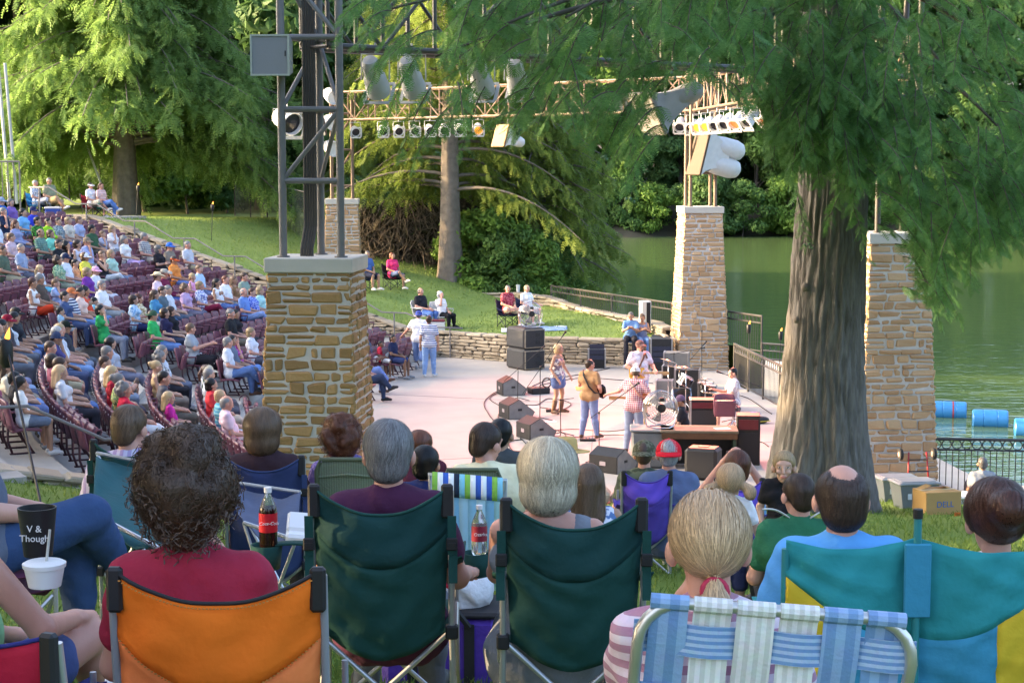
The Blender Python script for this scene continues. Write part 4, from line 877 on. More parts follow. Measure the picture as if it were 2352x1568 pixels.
def seat(pos, rz, up, label):
    t = thing('theatre_seat', label, 'seat', pos, rz, 'maroon theatre seats of the terrace')
    for nm, me in (('backrest', M_BACK), ('seat_pan', M_PANUP if up else M_PAN), ('armrest', M_ARM), ('stanchion', M_STAN)): o = bpy.data.objects.new(nm, me); COL.objects.link(o); o.parent = t
    return t
# every seat position in view, row by row from the front
SLOTS = []
for k in range(0, 14):
    r = ROW0+ROWD*k-.02; z = ROWZ*k; st = .575/r
    for (lo, hi) in ((-29, -7.6), (-.9, 26)):
        a = R(lo)+st/2
        L = []
        while a < R(hi):
            x, y = bowl_pt(r, a)
            if (A(x, y)-O_N)@V_N < .05 and (A(x, y)-O_F)@V_F < (-2.2 if k > 1 else -3.0):
                px_, py_ = PX((x, y, z+.7))
                if -25 < px_ < 960 and not (640 < px_ < 826 and py_ > 600): L.append(dict(k=k, p=A(x, y, z), px=px_, py=py_, a=a, who=None, sec=lo))
            a += st
        for i, s_ in enumerate(L): s_['i'] = i
        SLOTS += L
def crop1(x, y): return x/3.839, 340.4+y/3.839
def crop2(x, y): return x/3.839, 680.7+y/3.839
# crop, x, y of the head | kind m/w/b(oy)/g(irl)/t(oddler) | skin | shirt | lower | hair | hat | legs arms | description
AUD = '''1 55 445 m l s2f6fc0 p8a93a8 short grey cap:9aa7b8 n lap|man in bright blue polo and pale grey cap
1 35 545 m r s22304a sb7ab98 short grey - n chin|grey haired man in navy polo resting his chin on a hand
1 5 660 m l sdde3ec p5672a8 short dark - x lap|man in white shirt with crossed jeans at the left edge
1 265 550 w l s78b4e6 p4a5a80 bob dark - n lap|dark haired woman in light sky blue tee in an upper row
1 350 535 m r s3a48c8 p3a4a70 short dark cap:232c58 n lap|man in royal blue polo and navy cap in an upper row
1 310 645 m t s1c2a1e:blotch:4f9a3c p333333 short black - n lap|man in black shirt with green leaf print
1 205 675 w l l9aa0c4 p44506a long auburn - n lap|auburn haired woman in lavender grey hoodie
1 470 630 w l la4d832 p8a7f70 crop dark - n fold|woman with short dark hair in lime green top
1 555 620 w l s6f7c84:blotch:a8b4b4 p5a70b8 crop dark - n lap|person in grey leaf patterned shirt and jeans beside lime green top
1 745 645 w l sa9b4d4 p8e96a8 short lbrown - n lap|person with short brown hair in pale lavender blue tee
1 815 745 m t s3c5e44 s3a3a3a short black - f lap|black haired man in dark green tee and shorts
1 872 750 b l sb0b4cc s8c8c94 short lbrown - n chin|child in pale grey behind the dark green tee
1 945 740 w l se9e7ee p8a9098 bob blond - n chin|short haired blonde woman in white top with hand at her mouth
1 345 750 m t s8fb09c:check:5c7f78 p3a3c3e bald dark - n lap|balding man in green checked shirt
1 415 795 w t s86dcc0 p8d8660 bob lbrown - n lap|woman in mint green sleeveless top
1 520 885 m t s22262c p2c2c30 short dark - n lap|dark haired man in black polo
1 640 875 w t s1d1b20 p2a2a30 curly black - n face|woman with dark curls in black top shading her eyes
1 725 855 w l ndcd8e6 pc9c4d4 bob brown - n lap|brown haired woman in white tank top
1 805 840 m r sa6b2dc s9a9a9c short lbrown cap:8a7a68 e chin|man in pale blue tee and tan cap with legs stretched out
1 1105 830 w l sf0f2f2 pb59ccc curly grey - n lap|grey curly haired woman in white blouse and lilac trousers
1 1265 825 m r se0dccf:check:7a7a88 pb4aca0 short grey - n lap|grey haired man in checked shirt and khaki beside white blouse
1 1425 935 w l s26262c p35353a bob grey - n fold|grey haired woman in black top by the stone wall
1 1535 900 m r s8f8578 s4a4640 short brown cap:3a6fc4 f lap|man in taupe shirt and blue cap by the stone wall
1 565 1055 w t s6f9a80:blotch:b9cca0 p8a9484 curly brown - n lap|curly brown haired woman in green patterned blouse
1 645 990 m r sdfe5ee p8c94a6 short salt cap:2d3652 n lap|man in white tee and navy cap
1 750 1020 w t se7df5a pccc9b0 bob lbrown cap:f2f2f0 n fold|person in yellow vest and white cap
1 845 1030 w l se4e6ee pd6d2da short lbrown cap:f0b4d0 n lap|woman in white tee and pink cap
1 928 1000 w l n2a2a30 pc7ced6 short lbrown - x chin|woman in black tank top and pale trousers with crossed legs
1 380 1115 g l se6edf2 s6fc3dd pony blond - n lap|blonde girl in white tee and aqua shorts
1 510 1130 b l s9db2dc s9aa0b4 short lbrown - n chin|boy in pale blue tee leaning on his hand
1 640 1085 b l ne6a070 sd03c2a short dark - n lap|small boy in peach vest and red shorts
1 640 1215 m r se8ecf2:hstripe:2b3a66 p6a8cc0 short dark cap:d07848 n lap|man in navy and white striped polo with orange cap
1 798 1205 w t ne25840 p6a86b4 curly black - n lap|woman in coral tank top and jeans with dark curls
1 855 1150 w l s7a3fa0 p5a4a70 bob blond - n lap|blonde person in purple top
1 935 1185 m l sf0f0f0 s9aa0a4 short grey - n lap|grey haired man in white tee and sunglasses lounging with arms down
1 410 1275 m t s5a5048 s8a8880 short grey - n lap|heavy man in dark olive brown tee with grey hair
1 365 1325 w t nf0f0ee sdd4a2c short auburn - x lap|woman in white sleeveless top and red orange shorts
1 545 1380 t l s9fc0d4 s9ca8b4 short dark - n lap|toddler in pale blue pointing from a lap
1 882 1335 t l s8fd0e0 s7fa8c4 short black - n lap|small dark haired child in aqua shirt
1 1380 1105 w l sf2d7e2 p8a7a90 short brown cowboy:e6d6b0 n lap|person in pale pink tee under a cream straw cowboy hat
1 1455 1070 m r l7a2c4c p4f66a8 short grey cowboy:a9a49a n lap|man in maroon long sleeved shirt and grey cowboy hat
1 1562 1035 w t sf0964c p5c74ac short brown visor:d0582c n lap|person in orange polo with visor and blue jeans
1 1720 1095 g l nf0a8d0 sd9a0c0 short blond - n lap|little girl in pink sleeveless top
1 1772 1020 m r sb4d0ea p6a7ca8 short lbrown - n lap|man in pale blue shirt beside the pink girl
1 1345 1280 w l s4f8fb8 p4a6a90 long brown - n lap|long brown haired woman in teal blue top
1 1412 1262 m l s5c6e78 p44546a short brown - n lap|man in slate grey shirt behind teal blue top
1 1175 1335 w l sc8dcec:blotch:86b0d4 s2a3560 bob brown - n lap|brown haired woman in pale blue printed blouse and navy shorts
1 1265 1345 w r se6ddc0:blotch:b49a70 pd8d0b8 bob red - n fold|smiling red blonde woman in cream printed blouse
1 1797 1210 w r sdfe4f0:blotch:7c86c0 p7c2440 bob blond - x lap|blonde woman in floral blouse and dark red trousers
1 1925 1190 w t nf0f0f2 p5a76b0 long dark - n lap|woman with long dark hair in white top
1 1985 1140 m r sf0f2f4 p86888c crop red - n lap|man with cropped ginger hair in white tee
1 2100 1150 w t n8a6a4c p5a5a60 long lbrown - n lap|tanned woman in brown top with sunglasses on her head
1 2165 1150 m r s8ba094 p6a7078 short brown - n lap|bearded man in sage grey shirt leaning over
1 2155 1300 m r s6a8ed0 p7f98c8 bald grey - x wide|balding man in blue shirt and jeans with an arm along the seats
1 2230 1290 w l s4a62c0:blotch:a0b0e8 p7f92c4 short auburn - n lap|auburn haired woman in blue floral blouse
1 2312 1262 w l sa9dcdc pa0b8c8 bob blond - n lap|blonde woman in aqua blouse next to the ochre pillar
1 120 1380 m t s3f4448 p6a90c4 short black cap:2c2c2c n lap|man in dark tee and camouflage cap
2 100 150 w t s2a2c34 p3c4e78 short black - n lap|person in black top with sunglasses pushed up
2 55 195 m l s4a4a52 p6c7480 short dark cap:8a1c34 n lap|man in maroon cap at the left edge
2 90 290 m t s6a6a68 sb9ac92 short black - w lap|dark haired man in grey tee and khaki shorts
2 160 415 m r se8d43c p9ab4d8 short grey cap:f4f4f2 n lap|person in yellow tee and white cap behind the torch
2 185 530 w l se6a0d8 p7f9cd0 pony black - n lap|woman in pink top with dark ponytail and sunglasses on her hair
2 742 210 m t s3a3f48 p5c6470 short black cap:1e2822 n lap|person with black cap looking down
2 880 215 w l s2f9a58 p7c8496 bob black - n face|black haired person in green tee with hand on face
2 685 315 m r sccd2da p8c98b0 short blond - n lap|sandy haired man in pale shirt
2 745 285 m r se4e8ee p86a4d0 short white - e lap|white haired man in white tee with legs stretched out
2 655 430 m t s56528a p5f6c90 short dark cap:3c4866 n chin|man in navy cap and purple tee holding a phone
2 740 590 w l sdfe4ea p3a3a44 long ash - n lap|girl with long light brown hair seen from behind
2 852 500 m r s8a929c:hstripe:dfe4ea s8c8c86 short grey - f lap|grey haired man with sunglasses on his head and white sneakers
2 850 620 w l sf2f4f4 p8894a8 short brown - n lap|brown haired person in white tee seen from behind
2 1000 690 w l sa8283a p4a4a58 long blond - n lap|long haired blonde in dark red top from behind
2 1035 785 w l s557a58:blotch:c0b878 p504a44 bun salt - n lap|grey haired woman with a bun in green floral top
2 1150 795 w r sd42c48 pdedee2 curly grey - n lap|grey curly haired woman in red tee holding a programme
2 232 700 b t s3a3a40 s444a58 short black - n lap|dark haired small boy seen from behind
2 318 655 b t seef2f4 s707c90 short black - n lap|dark haired boy in white tee
2 470 675 m t s6a5c50 p5a78b0 short brown - n lap|brown haired man in brown tee with sunglasses on his head at the row end
2 552 725 t l sd8344a sc43040 short ash - n lap|toddler in red dotted dress beside the brown tee
2 1262 405 m l sc9d2e0 p6c7488 short grey - n lap|grey haired man half hidden behind another
2 1280 465 w l s6c6a6c:blotch:d8d4d0 p33343c curly salt - n lap|woman with grey curls in black and white printed blouse
2 1412 275 m r s36b060 p6d8cc4 short dark capback:3f5c48 e lap|man in green tee with dark green cap turned backwards
2 1490 210 w l s2f2c4c p3c4458 bob brown - n lap|brown haired woman in navy tee
2 1560 170 w l s24242a p2a2c34 bob brown - n lap|brown haired woman in black tee further back
2 1648 215 m r sa0a8b0 p2a2a30 short lbrown - n clap|man in grey polo clapping his hands
2 1352 640 w l nd8bc8c p8a7f74 bun blond - n lap|blonde woman with hair pinned up in tan top
2 1480 720 m r s56565e p6b655c short dark - n lap|dark haired man in charcoal tee seen from behind
2 1600 840 g l sd034a0 se0e4ee long blond - n lap|girl with long blonde hair in magenta tee
2 1825 525 b t s555c68 s6c7078 short black - n lap|black haired boy in grey tee in the front rows
2 1850 620 w t se8ebee p5c5c66 pony auburn - n lap|woman with dark reddish ponytail in white tee
2 1942 650 m r s2f4038 p4a4a50 short brown cap:cfc4ac n lap|man in tan cap and dark green shirt
2 1990 745 w l se04048 pc8b8a4 bob black - n lap|woman with dark bob in red tee
2 2065 610 m r sd6dbe4 p6482b8 short grey - x lap|grey bearded man in white shirt and jeans
2 1922 915 w l s9fd8e0:hstripe:5fb0d0 pd2d8de short ash - n lap|ash blonde person in aqua striped top at the row end
2 2010 955 m r seccfdc pcfc6cc bald grey - n lap|balding man in pale pink shirt at the row end
2 2050 295 w r sc860b4:hstripe:a84898 p6a8cc8 pony red - n chin|woman with red ponytail in magenta striped tee
2 2095 235 m r s26282c s6c6860 short grey - n lap|grey bearded man in black tee
2 2150 250 w t s2a2a30 p3c3c44 short dark - n lap|dark haired person in black shirt next to the grey beard
2 2325 620 m l s5c6478 p5c6c8c short dark cap:8c8470 n lap|man in beige cap half hidden by the pillar
2 22 262 m l s7a7f8c p6c7480 bald grey - n lap|bald older man behind the maroon cap
2 22 440 w l sd8b4d8 p8a90b0 short blond - n lap|fair haired person in lilac top left of the yellow tee
2 30 520 m t se4e6ea s9a9488 crop dark - n lap|dark haired man in white shirt by the left torch
2 60 600 w l sf0e6d0 p6a7cac long brown - n lap|long brown haired woman in cream top behind the torch pole
2 130 600 m l s8fa8c8 p5a6480 crop grey - n chin|grey haired man in pale denim blue shirt near the torch pole
2 215 330 w t sc8d0d8 p6a86c0 bob dark - n lap|dark haired woman in silver grey top with a cup
2 255 480 m r sd0d4dc sb0a88c crop brown - w lap|man in off white polo with knees apart
2 690 190 w l s4a5a80 p4a5a80 short dark - n lap|dark haired person in denim shirt behind the black cap
2 950 290 w l sb8c0d0 p8a8ca0 bob dark - e lap|woman with bare outstretched legs in grey tee
2 560 620 w l s9a5a70 p4a4a58 bob brown - n lap|brown haired woman in dusty rose top at the aisle
2 1750 700 m l sc0c8d4 p5a5c68 crop grey - n lap|grey haired man in pale blue shirt near the tan cap
2 2240 330 w r sd8dce8 p5a5a68 bob blond - n lap|fair bobbed woman in white top right of the grey beard
2 1940 480 m t s6a7488 p5c6070 crop dark - n lap|dark haired man in slate polo behind the tan cap
1 140 470 w l s8a6ab0 p5a5a80 bob grey - n lap|grey haired woman in violet top in the top row
1 70 900 m t s5a6a58 s9a947c crop brown - e lap|man with white sneakers stretched out at the left
1 160 800 w l sd0b8c0 p7a7a8c short lbrown - n lap|light brown haired woman in dusty pink top
1 1650 800 m r sc8ccd6 pa09880 crop grey - n lap|grey haired man in off white shirt by the upper wall
1 620 700 w l sd8d0c0 p8a86a0 bob blond - n lap|blonde woman in beige top in an upper row
1 1010 900 w r sb0d4c4 p7a86a0 bob ash - n lap|ash blonde woman in pale green top
1 240 900 m l s98a8c4 p5c6478 crop grey - n lap|grey haired man in steel blue shirt
1 700 1330 w t sf0d0c0 p6c8ac4 pony dark - n lap|woman with dark ponytail in peach top
1 1560 1330 m l sd4dce4 p6a6c78 crop grey - n lap|grey haired man in pale shirt with glasses
1 1640 1230 w r sc4a8cc p6a6a80 curly lbrown - n lap|curly haired woman in mauve top'''
LEGZ = {'n': .45}
def parse_low(s): return s[0], cloth(s[1:])
def parse_top(s): q = s[1:].split(':'); return s[0], cloth(q[0], *(q[1:] if len(q) > 1 else []))
PEOPLE = []
for ln in AUD.split('\n'):
    head, lab = ln.split('|'); f = head.split(); cx, cy = float(f[1]), float(f[2]); px_, py_ = (crop1 if f[0] == '1' else crop2)(cx, cy); kind = f[3]
    sc = {'m': 1.06, 'w': 1.0, 'b': .82, 'g': .80, 't': .6}[kind]; hh = .42+.77*sc if sc > .7 else .98
    best = None
    for s_ in SLOTS:
        if s_['who']: continue
        hx, hy = PX(s_['p']+A(0, 0, hh)); d = math.hypot(hx-px_, (hy-py_)*1.15)
        if best is None or d < best[0]: best = (d, s_)
    s_ = best[1]; s_['who'] = lab; PEOPLE.append((best[0], s_, f, lab, sc, kind))
NOUN = {}
for (d, s_, f, lab, sc, kind) in PEOPLE:
    rz = math.atan2(-(BC[0]-s_['p'][0]), BC[1]-s_['p'][1]); top, sm = parse_top(f[5]); low, lm = parse_low(f[6]); fem = kind in 'wg'; child = kind in 'bgt'
    yaw = random.choice((0, -18, 14, -8, 24)) if 'behind' not in lab else -10; lean = random.choice((.14, .24)); legs, arms = f[-2], f[-1]
    hs_ = f[9]; key = (legs, arms, yaw, lean, fem, child, top, low, sc)
    J = sit(.45/sc, lean, legs, arms, (yaw, -4)); J['hsz'] = {.82: 1.18, .80: 1.18, .6: 1.45}.get(sc, 1.03)
    fat = .22 if 'heavy' in lab or 'lounging' in lab else random.choice((0, .06, .1)) if not child else 0
    fg = figure(key, J, sc, fem, fat, top, low, .0175, 0, child)
    hat, hm_ = (None, None) if hs_ == '-' else (hs_.split(':')[0], cloth(hs_.split(':')[1]))
    g_ = s_['p']
    place(fg, g_+A(0, 0, .01), rz, lab, f[4], sm, lm, f[7], f[8], hat, hm_, random.choice('wwkbg'), group='audience in the theatre seats', hs=1.03)
ORD = ['next', 'second', 'third', 'fourth', 'fifth', 'sixth', 'seventh', 'eighth', 'ninth', 'tenth', 'eleventh', 'twelfth']
DROP = {'in', 'and', 'with', 'the', 'a', 'of', 'from', 'his', 'her', 'at', 'by', 'on', 'to', 'an'}
def short(l, n=11):
    w_ = l.split()[:n]
    while w_ and w_[-1] in DROP: w_.pop()
    return ' '.join(w_)
far_ = sorted(SLOTS, key=lambda q: q['p'][1])[286:]      # the farthest seats show only as a maroon mass
b = MB()
for s_ in far_:
    b.T = Matrix.Translation(s_['p'])@Matrix.Rotation(math.atan2(-(BC[0]-s_['p'][0]), BC[1]-s_['p'][1]), 4, 'Z')
    for me in (M_BACK, M_PAN if s_['who'] else M_PANUP, M_ARM, M_STAN):
        v = np.empty(len(me.vertices)*3, np.float32); me.vertices.foreach_get('co', v); L = [list(f.vertices) for f in me.polygons]; b.add(v.reshape(-1, 3), [f for f in L if len(f) == 3], [f for f in L if len(f) == 4])
tag(b.build('distant_seats', MAROON, None, True), 'farthest maroon theatre seats in the top rows of the terrace', 'seats', kind='stuff'); SLOTS = [s_ for s_ in SLOTS if not any(s_ is q for q in far_)]
for s_ in SLOTS:
    rz = math.atan2(-(BC[0]-s_['p'][0]), BC[1]-s_['p'][1])
    if s_['who']: lab = 'maroon seat taken by '+short(s_['who'], 11)
    else:
        c = [q for q in SLOTS if q['k'] == s_['k'] and q['sec'] == s_['sec'] and q['who']]
        if c:
            q = min(c, key=lambda q: abs(q['i']-s_['i'])); n = s_['i']-q['i']; lab = '%s empty seat %s of %s' % (ORD[min(11, abs(n)-1)], 'right' if n > 0 else 'left', short(q['who'], 10))
        else:
            c = [q for q in SLOTS if q['who']]; q = min(c, key=lambda q: math.hypot(q['px']-s_['px'], q['py']-s_['py'])); dx, dy = s_['px']-q['px'], s_['py']-q['py']
            m_ = [z for z in SLOTS if not z['who'] and z['k'] == s_['k'] and z['sec'] == s_['sec']]; lab = '%s empty seat from the aisle, row %s %s' % (ORD[min(11, s_['i'])], 'behind' if dy < 0 else 'before', short(q['who'], 7))
    s_['obj'] = seat(s_['p'], rz, not s_['who'], lab)
print('SEATS', len(SLOTS), 'PEOPLE', len(PEOPLE), 'worst', sorted([(round(p[0]), p[3][:30]) for p in PEOPLE], reverse=True)[:12], 'figs', len(FIG))
# ---------------------------------------------------------------- shared builders: folding chairs
def wr(u, v, a=.0055): return a*(.8*math.sin(6*u+13*v+2*math.sin(3*u))*math.sin(5*v)+math.sin(9*u+5*v+3*math.sin(6*v))+.7*math.sin(17*u-8*v))
def camp_chair(pos, rz, label, fab, band, frame=STEEL, w=.54, zt=.90, zs=.40, sag=.085, straps=True, group=None, trim=None, seat2=None, arms=True):
    """quad folding chair: sling back with a head band, seat, armrests, crossed legs"""
    t = thing('folding_camp_chair', label, 'camp chair', pos, rz, group); h = w/2; bulge = .07
    for sx in (-1, 1):
        b = MB(); b.tube([(sx*(h+.005), -.20, .02), (sx*h, -.22, zs), (sx*h, -.30, zt-.02)], .0115, 8); b.lathe([(.02, 0), (.02, .03), (.012, .035)], 8, (sx*(h+.005), -.20, 0)); b.build('rear_post', frame, t, ang=50)
        b = MB(); b.tube([(sx*(h+.005), .26, .02), (sx*h, .26, .60)], .010, 8); b.lathe([(.02, 0), (.02, .03), (.012, .035)], 8, (sx*(h+.005), .26, 0)); b.build('front_post', frame, t, ang=50)
        b = MB(); b.tube([(sx*h, -.20, .03), (sx*h, .25, zs-.02)], .009, 6); b.tube([(sx*(h+.012), .25, .03), (sx*(h+.012), -.20, zs-.02)], .009, 6); b.build('side_brace', frame, t, ang=50)
        if arms: b = MB(); b.grid(lambda u, v: (sx*(h+.0)+(v-.5)*.075, -.24+.52*u, zt-.27-.06*u-.045*math.sin(math.pi*u)-.012*math.cos((v-.5)*3)), 8, 3, .006); b.build('armrest', fab, t, True)
    for y in (-.205, .262):
        b = MB(); b.tube([(-h, y, .03), (h, y+.0, zs)], .010, 8); b.tube([(h, y-.018, .03), (-h, y-.018, zs)], .010, 8); b.build('cross_brace', frame, t, ang=50)
    for sx in (-1, 1): b = MB(); b.box((sx*h, -.222, zs-.005), (.045, .045, .05), None, .006); b.build('joint_clip', BLACKM, t)
    q = lambda u: 1-(2*u-1)**2
    def pt(u, v):
        x = (u-.5)*w*(.86+.14*v+.03*(1-v)); z = zs-.10*q(u)*(1-v)+(zt-zs)*v-sag*q(u)*v*v; y = -.225-.085*v-bulge*q(u)*math.sin(math.pi*(.18+.62*v)); return (x, y+wr(u*1.3, v*2), z)
    vs = lambda u: .70-.10*q(u)
    b = MB(); b.grid(lambda u, v: pt(u, v*vs(u)), 20, 14, .004); b.build('back_sling', fab, t, True)
    def pb(u, v): p = pt(u, vs(u)+(1-vs(u))*v); return (p[0], p[1]-.004, p[2])
    b = MB(); b.grid(pb, 20, 7, .007); b.build('head_band', band, t, True)
    b = MB(); b.tube([pb(i/20, 1) for i in range(21)], .0055, 6); b.build('piping', trim or fab, t, True)
    if trim:
        b = MB(); [b.box((lambda q_: (q_[0], q_[1]-.008, q_[2]-.012))(pb(i/60, 1)), (.0055, .004, .003)) for i in range(3, 58)]; [b.box((lambda q_: (q_[0], q_[1]-.004, q_[2]))(pb(i/60, 0)), (.0055, .004, .003)) for i in range(1, 60)]; b.build('stitching', mat('orange_thread', (.55, .22, .04), .7, .1), t)
    for sx in (-1, 1):
        b = MB(); b.box((sx*(h-.012), -.315, zt-.055), (.042, .03, .12), (0, 0, 0), .008)
        b.build('corner_pocket', BLACKM, t)
        if straps:
            b = MB(); b.box((sx*(h+.005), -.325, zt-.175), (.03, .006, .14), (.1, 0, 0)); b.box((sx*(h+.008), -.30, zt-.29), (.03, .006, .12), (-.15, 0, 0)); b.build('strap', fab, t); b = MB(); b.box((sx*(h+.005), -.332, zt-.205), (.04, .010, .045), None, .004); b.box((sx*(h+.005), -.338, zt-.205), (.028, .006, .012)); b.build('buckle', BLACKM, t)
    b = MB(); b.grid(lambda u, v: ((u-.5)*w*.94, -.21+.46*v, zs-.09*q(u)*(1-.4*v)+wr(u, v)), 12, 8, .005); b.build('seat_sling', seat2 or fab, t, True); return t
def chair_at(c1, c2, Y, label, fab, band, rz=None, **k):
    """camp chair whose top corners are at photo points c1, c2 and depth Y"""
    a, b_ = W(*c1, Y=Y), W(*c2, Y=Y); c = (a+b_)/2; rz = 0 if rz is None else R(rz); w = (b_-a).length/max(.4, math.cos(rz)); off = Matrix.Rotation(rz, 3, 'Z')@V(0, .30, 0); p = V(c.x+off.x, c.y+off.y, 0); p.z = lawn(p.x, p.y)
    return camp_chair(p, rz, label, fab, band, w=w, zt=c.z-p.z, **k)
def web_chair(pos, rz, label, w, zt, zs, pat, frame=None, group=None):
    """aluminium lawn chair with rounded back tube and woven webbing; pat(i)->material of the vertical straps"""
    t = thing('lawn_chair', label, 'lawn chair', pos, rz, group); h = w/2; fr = frame or STEEL; r_ = .09
    arc = lambda sx: [(sx*(h-r_+r_*math.sin(a)), -.30-.0*a, zt-r_+r_*math.cos(a)) for a in np.linspace(0, math.pi/2, 6)]
    pts = [(-h, -.16, zs)]+[(-h, -.28, zt-r_-.05)]+arc(-1)[::-1]+arc(1)+[(h, -.28, zt-r_-.05), (h, -.16, zs)]
    b = MB(); b.tube(pts, .0135, 10); b.build('back_frame', fr, t, ang=60)
    b = MB(); b.tube([(-h, -.16, zs), (-h, .28, zs+.02), (h, .28, zs+.02), (h, -.16, zs)], .0125, 8); b.build('seat_frame', fr, t, ang=60)
    for sx in (-1, 1): b = MB(); b.tube([(sx*(h+.02), -.22, .0), (sx*(h+.02), .24, zs+.22), (sx*(h+.02), -.26, zs+.24)], .0125, 8); b.tube([(sx*(h+.02), .28, 0), (sx*(h+.02), -.1, zs)], .0125, 8); b.build('leg', fr, t, ang=60); b = MB(); b.box((sx*(h+.02), -.02, zs+.25), (.05, .5, .022), None, .01); b.build('armrest', WHITEM, t)
    n = 6; ww = (w-.03)/n; yb = lambda z: -.16-.14*(z-zs)/(zt-zs)
    for i in range(n):
        x = -h+.015+ww*(i+.5); m = pat(i); b = MB(); L = (zt-zs)
        b.grid(lambda u, v: (x+(u-.5)*ww*.88, yb(zs+L*v)-.004-.006*math.sin(v*math.pi*5+i*math.pi)-.03*math.sin(math.pi*v)*(1-(2*(x+(u-.5)*ww)/w)**2), zs+L*v), 2, 30, .003)
        b.tube([(x-ww*.44, -.30, zt), (x+ww*.44, -.30, zt)], .0175, 10, True); b.build('upright_strap', m, t)
    for j in range(5):
        z = zs+.06+(zt-zs-.14)*j/4; b = MB(); b.grid(lambda u, v: ((u-.5)*(w+.02), yb(z)-.004+.010*math.sin(u*math.pi*6+j*math.pi)-.03*math.sin(math.pi*(z-zs)/(zt-zs))*(1-(2*u-1)**2), z+(v-.5)*.07), 30, 2, .003); b.build('cross_strap', pat(-1), t)
    b = MB(); b.grid(lambda u, v: ((u-.5)*w*.98, -.15+.43*v, zs-.03*math.sin(math.pi*v)), 6, 6, .004); b.build('seat_webbing', pat(-1), t); return t
FAB = lambda h, var=.12: mat('chair_fabric', lin(h), .8, var*1.5, 5, bump=.2, bscale=30, spec=.25, tl=.12)
CFR = mat('chair_steel', (.50, .51, .52), .35, .1, 12, metal=.7); DKFR = mat('dark_frame', (.03, .03, .035), .4, .2, 10, metal=.3)

# ---------------------------------------------------------------- lamps, loudspeakers
LENS_OFF = mat('dark_lens', (.02, .02, .025), .1, .1); LAMPW = mat('lamp_white', (.60, .60, .585), .45, .1, 8)
def lens_on(c, e): return mat('lit_lens', c, .4, .02, emit=e)
def par(pos, aim, r, L, label, lens=None, group=None, m=LAMPW, drop=.4, frame=True):
    d = (V(*aim)-V(*pos)).normalized(); q = d.to_track_quat('Z', 'Y').to_matrix().to_4x4(); t = thing('stage_lamp', label, 'stage lamp', pos, 0, group); t2 = lambda b: setattr(b, 'T', q)
    b = MB(); t2(b); b.lathe([(.001, -L*.62), (r*.55, -L*.6), (r*.72, -L*.5), (r*.78, -L*.15), (r*.92, -L*.1), (r*.95, L*.12), (r, L*.14), (r, L*.36), (r*.9, L*.36), (r*.86, L*.2)], 20)
    for i in range(12): a = i*math.pi/6; b.box((r*.76*math.cos(a), r*.76*math.sin(a), -L*.34), (.012, .012, L*.3), (0, 0, a))
    b.build('can', m, t, ang=40); b = MB(); t2(b); b.lathe([(.001, L*.24), (r*.86, L*.22)], 20); b.build('lens', lens or LENS_OFF, t, True)
    if frame:
        b = MB(); t2(b); s_ = r*1.12
        for x, y, w_, h_ in ((0, s_, 2*s_, r*.3), (0, -s_, 2*s_, r*.3), (s_, 0, r*.3, 2*s_-r*.3), (-s_, 0, r*.3, 2*s_-r*.3)): b.box((x, y, L*.39), (w_, h_, .012))
        b.build('gel_frame', m, t)
    b = MB(); b.tube([(-r*1.15, 0, 0), (-r*1.15, 0, drop*.7), (r*1.15, 0, drop*.7), (r*1.15, 0, 0)], .012, 6); b.tube([(0, 0, drop*.7), (0, 0, drop)], .018, 6); b.build('yoke', m, t); return t
def on_truss(a, b_, px_, z):
    best = min((abs(PX((a[0]+(b_[0]-a[0])*i/400, a[1]+(b_[1]-a[1])*i/400, z))[0]-px_), i) for i in range(401))[1]/400; return a[0]+(b_[0]-a[0])*best, a[1]+(b_[1]-a[1])*best
ORANGE = lens_on((1, .34, .03), .32); REDL = lens_on((1, .12, .03), .3)
for i, (px_, lit) in enumerate(((817, 0), (880, 0), (917, 0), (952, 0), (988, 0), (1021, 0), (1058, 0), (1098, 1), (1500, 0), (1560, 0))):
    x, y = on_truss(P2, P3, px_, 7.1); par((x, y-.25, 7.0), (x*.3+1.2, 41, .8), .155, .52, 'small white rear truss lamp, %s' % ('glowing orange beside the flat horn speaker' if lit else 'unlit, %s' % ['first right of the grey tower', 'second right of the grey tower', 'third right of the grey tower', 'fourth right of the grey tower', 'fifth from the grey tower', 'sixth from the grey tower, above the middle trunk', 'next to the glowing orange lamp', '', 'under the big grey horn', 'left of the twin barrel speaker cluster'][i]), ORANGE if lit else None, 'small lamps on the rear truss', drop=.42)
for i, (px_, lit) in enumerate(((1606, 0), (1626, 1), (1646, 1), (1668, 0), (1690, 0), (1716, 2), (1745, 0), (1788, 2))):
    x, y = on_truss(P3, P4, px_, 7.0); par((x-.25, y, 6.95), (.5, 38, .5), .155, .52, 'white stage lamp on the right hand truss, %s' % ['unlit, nearest the twin barrel cluster', 'first glowing orange one', 'second glowing orange one', 'unlit, just right of the orange pair', 'unlit among leaves', 'glowing red among leaves', 'unlit, deep in the branches', 'glowing red beside the cypress trunk'][i], (None, ORANGE, REDL)[lit], 'lamps on the right hand truss', drop=.45)
for i, px_ in enumerate((865, 945, 1105, 1190)):
    x, y = on_truss(P1, P4, px_, 7.0); par((x, y-.05, W(px_, 185, Y=y).z), (x+1.4, y+6, 1), .165, .62, 'large white floodlight hanging from the near truss, %s' % ('closest to the grey tower', 'second from the grey tower', 'third, wrapped in cypress branches', 'fourth, deep in the cypress branches')[i], None, 'large floodlights on the near truss', mat('dull_white', (.45, .45, .43), .5, .15, 6), drop=.5)
for i, py_ in enumerate((220, 281, 340)):
    q = W(762, py_, Y=60.4); par(q, (6, 42, 1), .27, .6, 'round white lamp on the farthest tower, %s' % ('top', 'middle', 'bottom')[i], mat('pale_lens', (.7, .7, .68), .2, .05), 'round white lamps on the farthest tower', frame=False, drop=.3)
